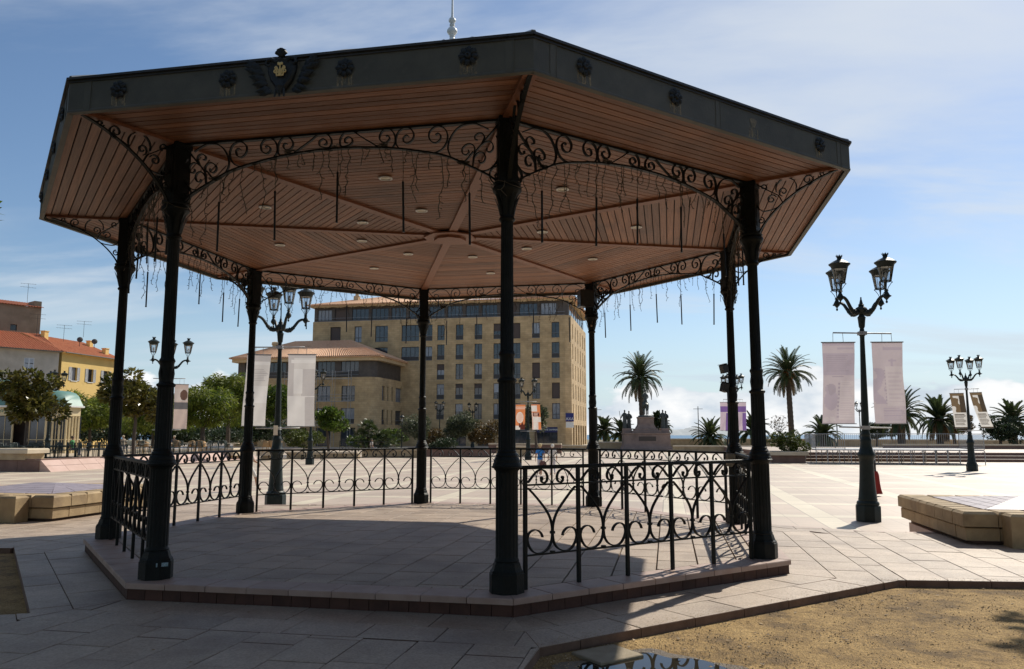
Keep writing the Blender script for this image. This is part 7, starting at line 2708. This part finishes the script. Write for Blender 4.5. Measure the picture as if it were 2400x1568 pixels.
def person(label, loc, rz, h, mats, fn, legs=((0, 0), (0, 0)), arms=None, hair=(.6, .5, .35), seated=False, extra=None):
    """mats: list (0 skin, 1 top, 2 bottom, 3 shoes); fn(z,|x|,y) -> index; faces +Y"""
    t = thing('person', label, 'person', loc, rz)
    s = h/1.76
    (l1, l2), (r1, r2) = legs
    A = arms or (((-.24, -.03, 1.14), (-.25, .06, .92)), ((.24, -.03, 1.14), (.25, .06, .92)))
    v = {'pelvis': ((0, 0, .95), (.15, .115)), 'waist': ((0, .01, 1.10), (.13, .10)), 'chest': ((0, .01, 1.30), (.165, .115)), 'upper': ((0, 0, 1.42), (.12, .09)), 'neck': ((0, 0, 1.505), (.055, .055)), 'jaw': ((0, .02, 1.575), (.065, .075)), 'head': ((0, .015, 1.66), (.078, .095)), 'top': ((0, .0, 1.73), (.06, .075)),
         'ls': ((-.175, 0, 1.41), .062), 'le': (A[0][0], .045), 'lw': (A[0][1], .032), 'rs': ((.175, 0, 1.41), .062), 're': (A[1][0], .045), 'rw': (A[1][1], .032)}
    for k, sgn, (k1, k2) in (('l', -1, (l1, l2)), ('r', 1, (r1, r2))):
        if seated:
            v[k+'h'] = ((sgn*.09, .05, .90), (.10, .10)); v[k+'k'] = ((sgn*.11, .46, .90), (.075, .075)); v[k+'a'] = ((sgn*.11, .50, .50), (.05, .05)); v[k+'t'] = ((sgn*.11, .64, .46), (.042, .035))
        else:
            v[k+'h'] = ((sgn*.085, 0, .90), (.10, .105)); v[k+'k'] = ((sgn*.095, k1, .50+abs(k1)*.08), (.066, .07)); v[k+'a'] = ((sgn*.095, k2, .09+max(0, -k2)*.35), (.045, .045)); v[k+'t'] = ((sgn*.105, k2+.14, .035+max(0, -k2)*.15), (.042, .032))
    e = [('pelvis', 'waist'), ('waist', 'chest'), ('chest', 'upper'), ('upper', 'neck'), ('neck', 'jaw'), ('jaw', 'head'), ('head', 'top'), ('upper', 'ls'), ('ls', 'le'), ('le', 'lw'), ('upper', 'rs'), ('rs', 're'), ('re', 'rw'),
         ('pelvis', 'lh'), ('lh', 'lk'), ('lk', 'la'), ('la', 'lt'), ('pelvis', 'rh'), ('rh', 'rk'), ('rk', 'ra'), ('ra', 'rt')]
    me = skin_mesh('body', v, e, 'pelvis', mats, lambda c: fn(c.z, c.x, c.y), 2)
    b = link('body', me, t); b.scale = (s, s, s)
    hd = MB()
    for w in (A[0][1], A[1][1]):
        w = Vector(w)
        hd.lathe([(.012, .02), (.034, -.02), (.036, -.06), (.025, -.085)], 8, M=Matrix.Translation(w) @ Matrix.Scale(.6, 4, (1, 0, 0)))
        for i, l in enumerate((.055, .07, .075, .068)):
            y = -.027+.018*i
            hd.tube([w+Vector((0, y, -.075)), w+Vector((.004, y, -.075-l*.6)), w+Vector((.012, y, -.075-l))], .0085, 5)
        hd.tube([w+Vector((0, .03, -.03)), w+Vector((.004, .055, -.06)), w+Vector((.008, .06, -.085))], .010, 5)
    o = obj('hands', hd, mats[0], t); o.scale = (s, s, s)
    hr = MB().lathe([(.066, 1.585), (.094, 1.62), (.104, 1.67), (.098, 1.72), (.07, 1.765), (.02, 1.785)], 14, M=Matrix.Translation((0, -.022, 0)) @ Matrix.Scale(1.12, 4, (0, 1, 0)))
    o = obj('hair', hr, cm('hair_%d' % (int(loc[0]*10)), hair), t); o.scale = (s, s, s)
    fc = MB().lathe([(.004, -.016), (.012, 0), (.004, .016)], 6, M=Matrix.Translation((0, .115, 1.635)))
    for sx in (-1, 1): fc.lathe([(.003, -.008), (.009, 0), (.003, .008)], 6, M=Matrix.Translation((sx*.033, .098, 1.665))); fc.lathe([(.006, -.03), (.018, 0), (.006, .03)], 6, M=Matrix.Translation((sx*.088, .0, 1.645)))
    o = obj('face', fc, mats[0], t); o.scale = (s, s, s)
    if extra: extra(t, s)
    return t


def outfit(top_lo, sleeve_z, bottom_lo, shoe=.085):
    """indices by height; arms (far from the axis, above hips) are skin below sleeve_z"""
    def fn(z, x, y):
        if z > 1.50: return 0
        if abs(x) > .20 and z > .75: return 1 if z > sleeve_z else 0
        if z > top_lo: return 1
        if z > bottom_lo: return 2
        return 3 if z < shoe else 0
    return fn


def bag(t, s):
    m = cm('patterned_bag', (.16, .07, .06))
    o = obj('bag', MB().lathe([(.16, .42), (.19, .52), (.17, .66), (.08, .74)], 12, M=Matrix.Translation((.10, -.20, 0)) @ Matrix.Scale(.45, 4, (0, 1, 0))).tube(catmull([(.02, -.2, .72), (.10, -.16, .95), (.18, -.10, 1.2), (.16, -.02, 1.43)], 3), .012, 5), m, t)


person('woman in a bright blue top with a dark bag walking beyond the railing', (1.42, 40.1, PZ), radians(12), 1.60, [SKIN, cm('blue_top', (.03, .22, .62)), cm('white_trousers', (.70, .62, .60)), cm('shoe_a', (.2, .1, .07))], outfit(.88, 1.24, .42), ((-.10, -.34), (.14, .16)), None, (.62, .47, .24), extra=bag)
person('woman in white top and white trousers walking beside the blue one', (2.06, 40.3, PZ), radians(6), 1.56, [SKIN, cm('white_top', (.66, .62, .58)), cm('white_trousers_b', (.72, .66, .66)), cm('shoe_b', (.35, .25, .2))], outfit(.80, 1.10, .12), ((.10, .12), (-.06, -.24)), None, (.70, .66, .58))
person('walker in white shorts and grey top behind the back left column', (-9.84, 29.8, PZ), radians(-82), 1.70, [SKIN, cm('grey_top', (.36, .32, .28)), cm('white_shorts', (.72, .68, .62)), cm('shoe_c', (.08, .05, .04))], outfit(.92, 1.2, .52), ((.22, .30), (-.06, -.30)), (((-.25, .10, 1.14), (-.25, .30, 1.02)), ((.25, -.12, 1.14), (.26, -.20, .92))), (.2, .13, .08))


def skirt(t, s):
    n = 28; vs = []; fs = []
    prof = [(.14, 1.02), (.19, .88), (.21, .60), (.235, .30), (.27, .10), (.25, .095)]
    for r, z in prof:
        for i in range(n):
            a = 2*pi*i/n; k = 1+.16*sin(a*6+z*2)*(1.05-z)
            vs.append((r*k*cos(a)*s, r*k*sin(a)*s, z*s))
    for q in range(len(prof)-1):
        for i in range(n): fs.append((q*n+i, q*n+(i+1) % n, (q+1)*n+(i+1) % n, (q+1)*n+i))
    obj('skirt', MB().add(vs, fs, 0, True), cm('red_skirt', (.26, .020, .015)), t)


person('woman in a black top and long red skirt behind the right lamp', (12.44, 27.3, PZ), radians(60), 1.45, [SKIN, cm('black_top', (.012, .012, .016)), cm('red_under', (.3, .03, .02)), cm('shoe_d', (.05, .04, .04))], outfit(.95, 1.18, .1), ((.06, .1), (-.05, -.12)), (((-.25, .05, 1.16), (-.16, .22, 1.05)), ((.25, .05, 1.16), (.16, .22, 1.05))), (.10, .06, .04), extra=skirt)
for i, (b, d, top, hr, lab) in enumerate(((-.433, 61.8, (.05, .08, .16), (.70, .68, .64), 'seated cafe guest with white hair, left of a pair'), (-.4275, 61.9, (.30, .22, .16), (.72, .60, .42), 'seated cafe guest with blond hair, right of a pair'), (-.492, 64.0, (.5, .4, .3), (.62, .50, .34), 'seated blond cafe guest between the left columns'), (-.556, 52.0, (.06, .25, .08), (.10, .07, .05), 'cafe guest in a green shirt before the pavilion'), (-.1775, 74, (.6, .55, .5), (.1, .08, .06), 'person resting beside the fan palms'))):
    p = gp(b, d, (CT if d < 70 else PZ+.3)-.42)
    person(lab, tuple(p), radians(150+40*i), 1.70, [SKIN, cm('guest_top_%d' % i, top), cm('guest_trousers_%d' % i, (.08, .09, .13)), cm('guest_shoe_%d' % i, (.04, .03, .03))], outfit(.98, 1.2, .5, .55), seated=True, hair=hr)

# ------------------------------------------------------------------ far coast
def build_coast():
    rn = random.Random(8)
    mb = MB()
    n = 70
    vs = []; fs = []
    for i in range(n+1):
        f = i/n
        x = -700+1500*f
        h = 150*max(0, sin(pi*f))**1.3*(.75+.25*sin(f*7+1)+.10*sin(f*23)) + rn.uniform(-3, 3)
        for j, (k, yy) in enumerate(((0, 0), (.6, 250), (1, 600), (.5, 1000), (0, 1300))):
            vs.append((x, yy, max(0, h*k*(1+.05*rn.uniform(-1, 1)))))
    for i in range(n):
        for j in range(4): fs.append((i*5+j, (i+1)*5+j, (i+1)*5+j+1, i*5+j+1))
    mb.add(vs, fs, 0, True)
    tag(obj('island', mb, pm('far_rock_hazed', (.32, .35, .36), (.40, .42, .42), .01, .95), None, (1780, 8000, -26)), 'low hazy island on the sea horizon', 'island')  # pale rock tone has the distance haze painted into it


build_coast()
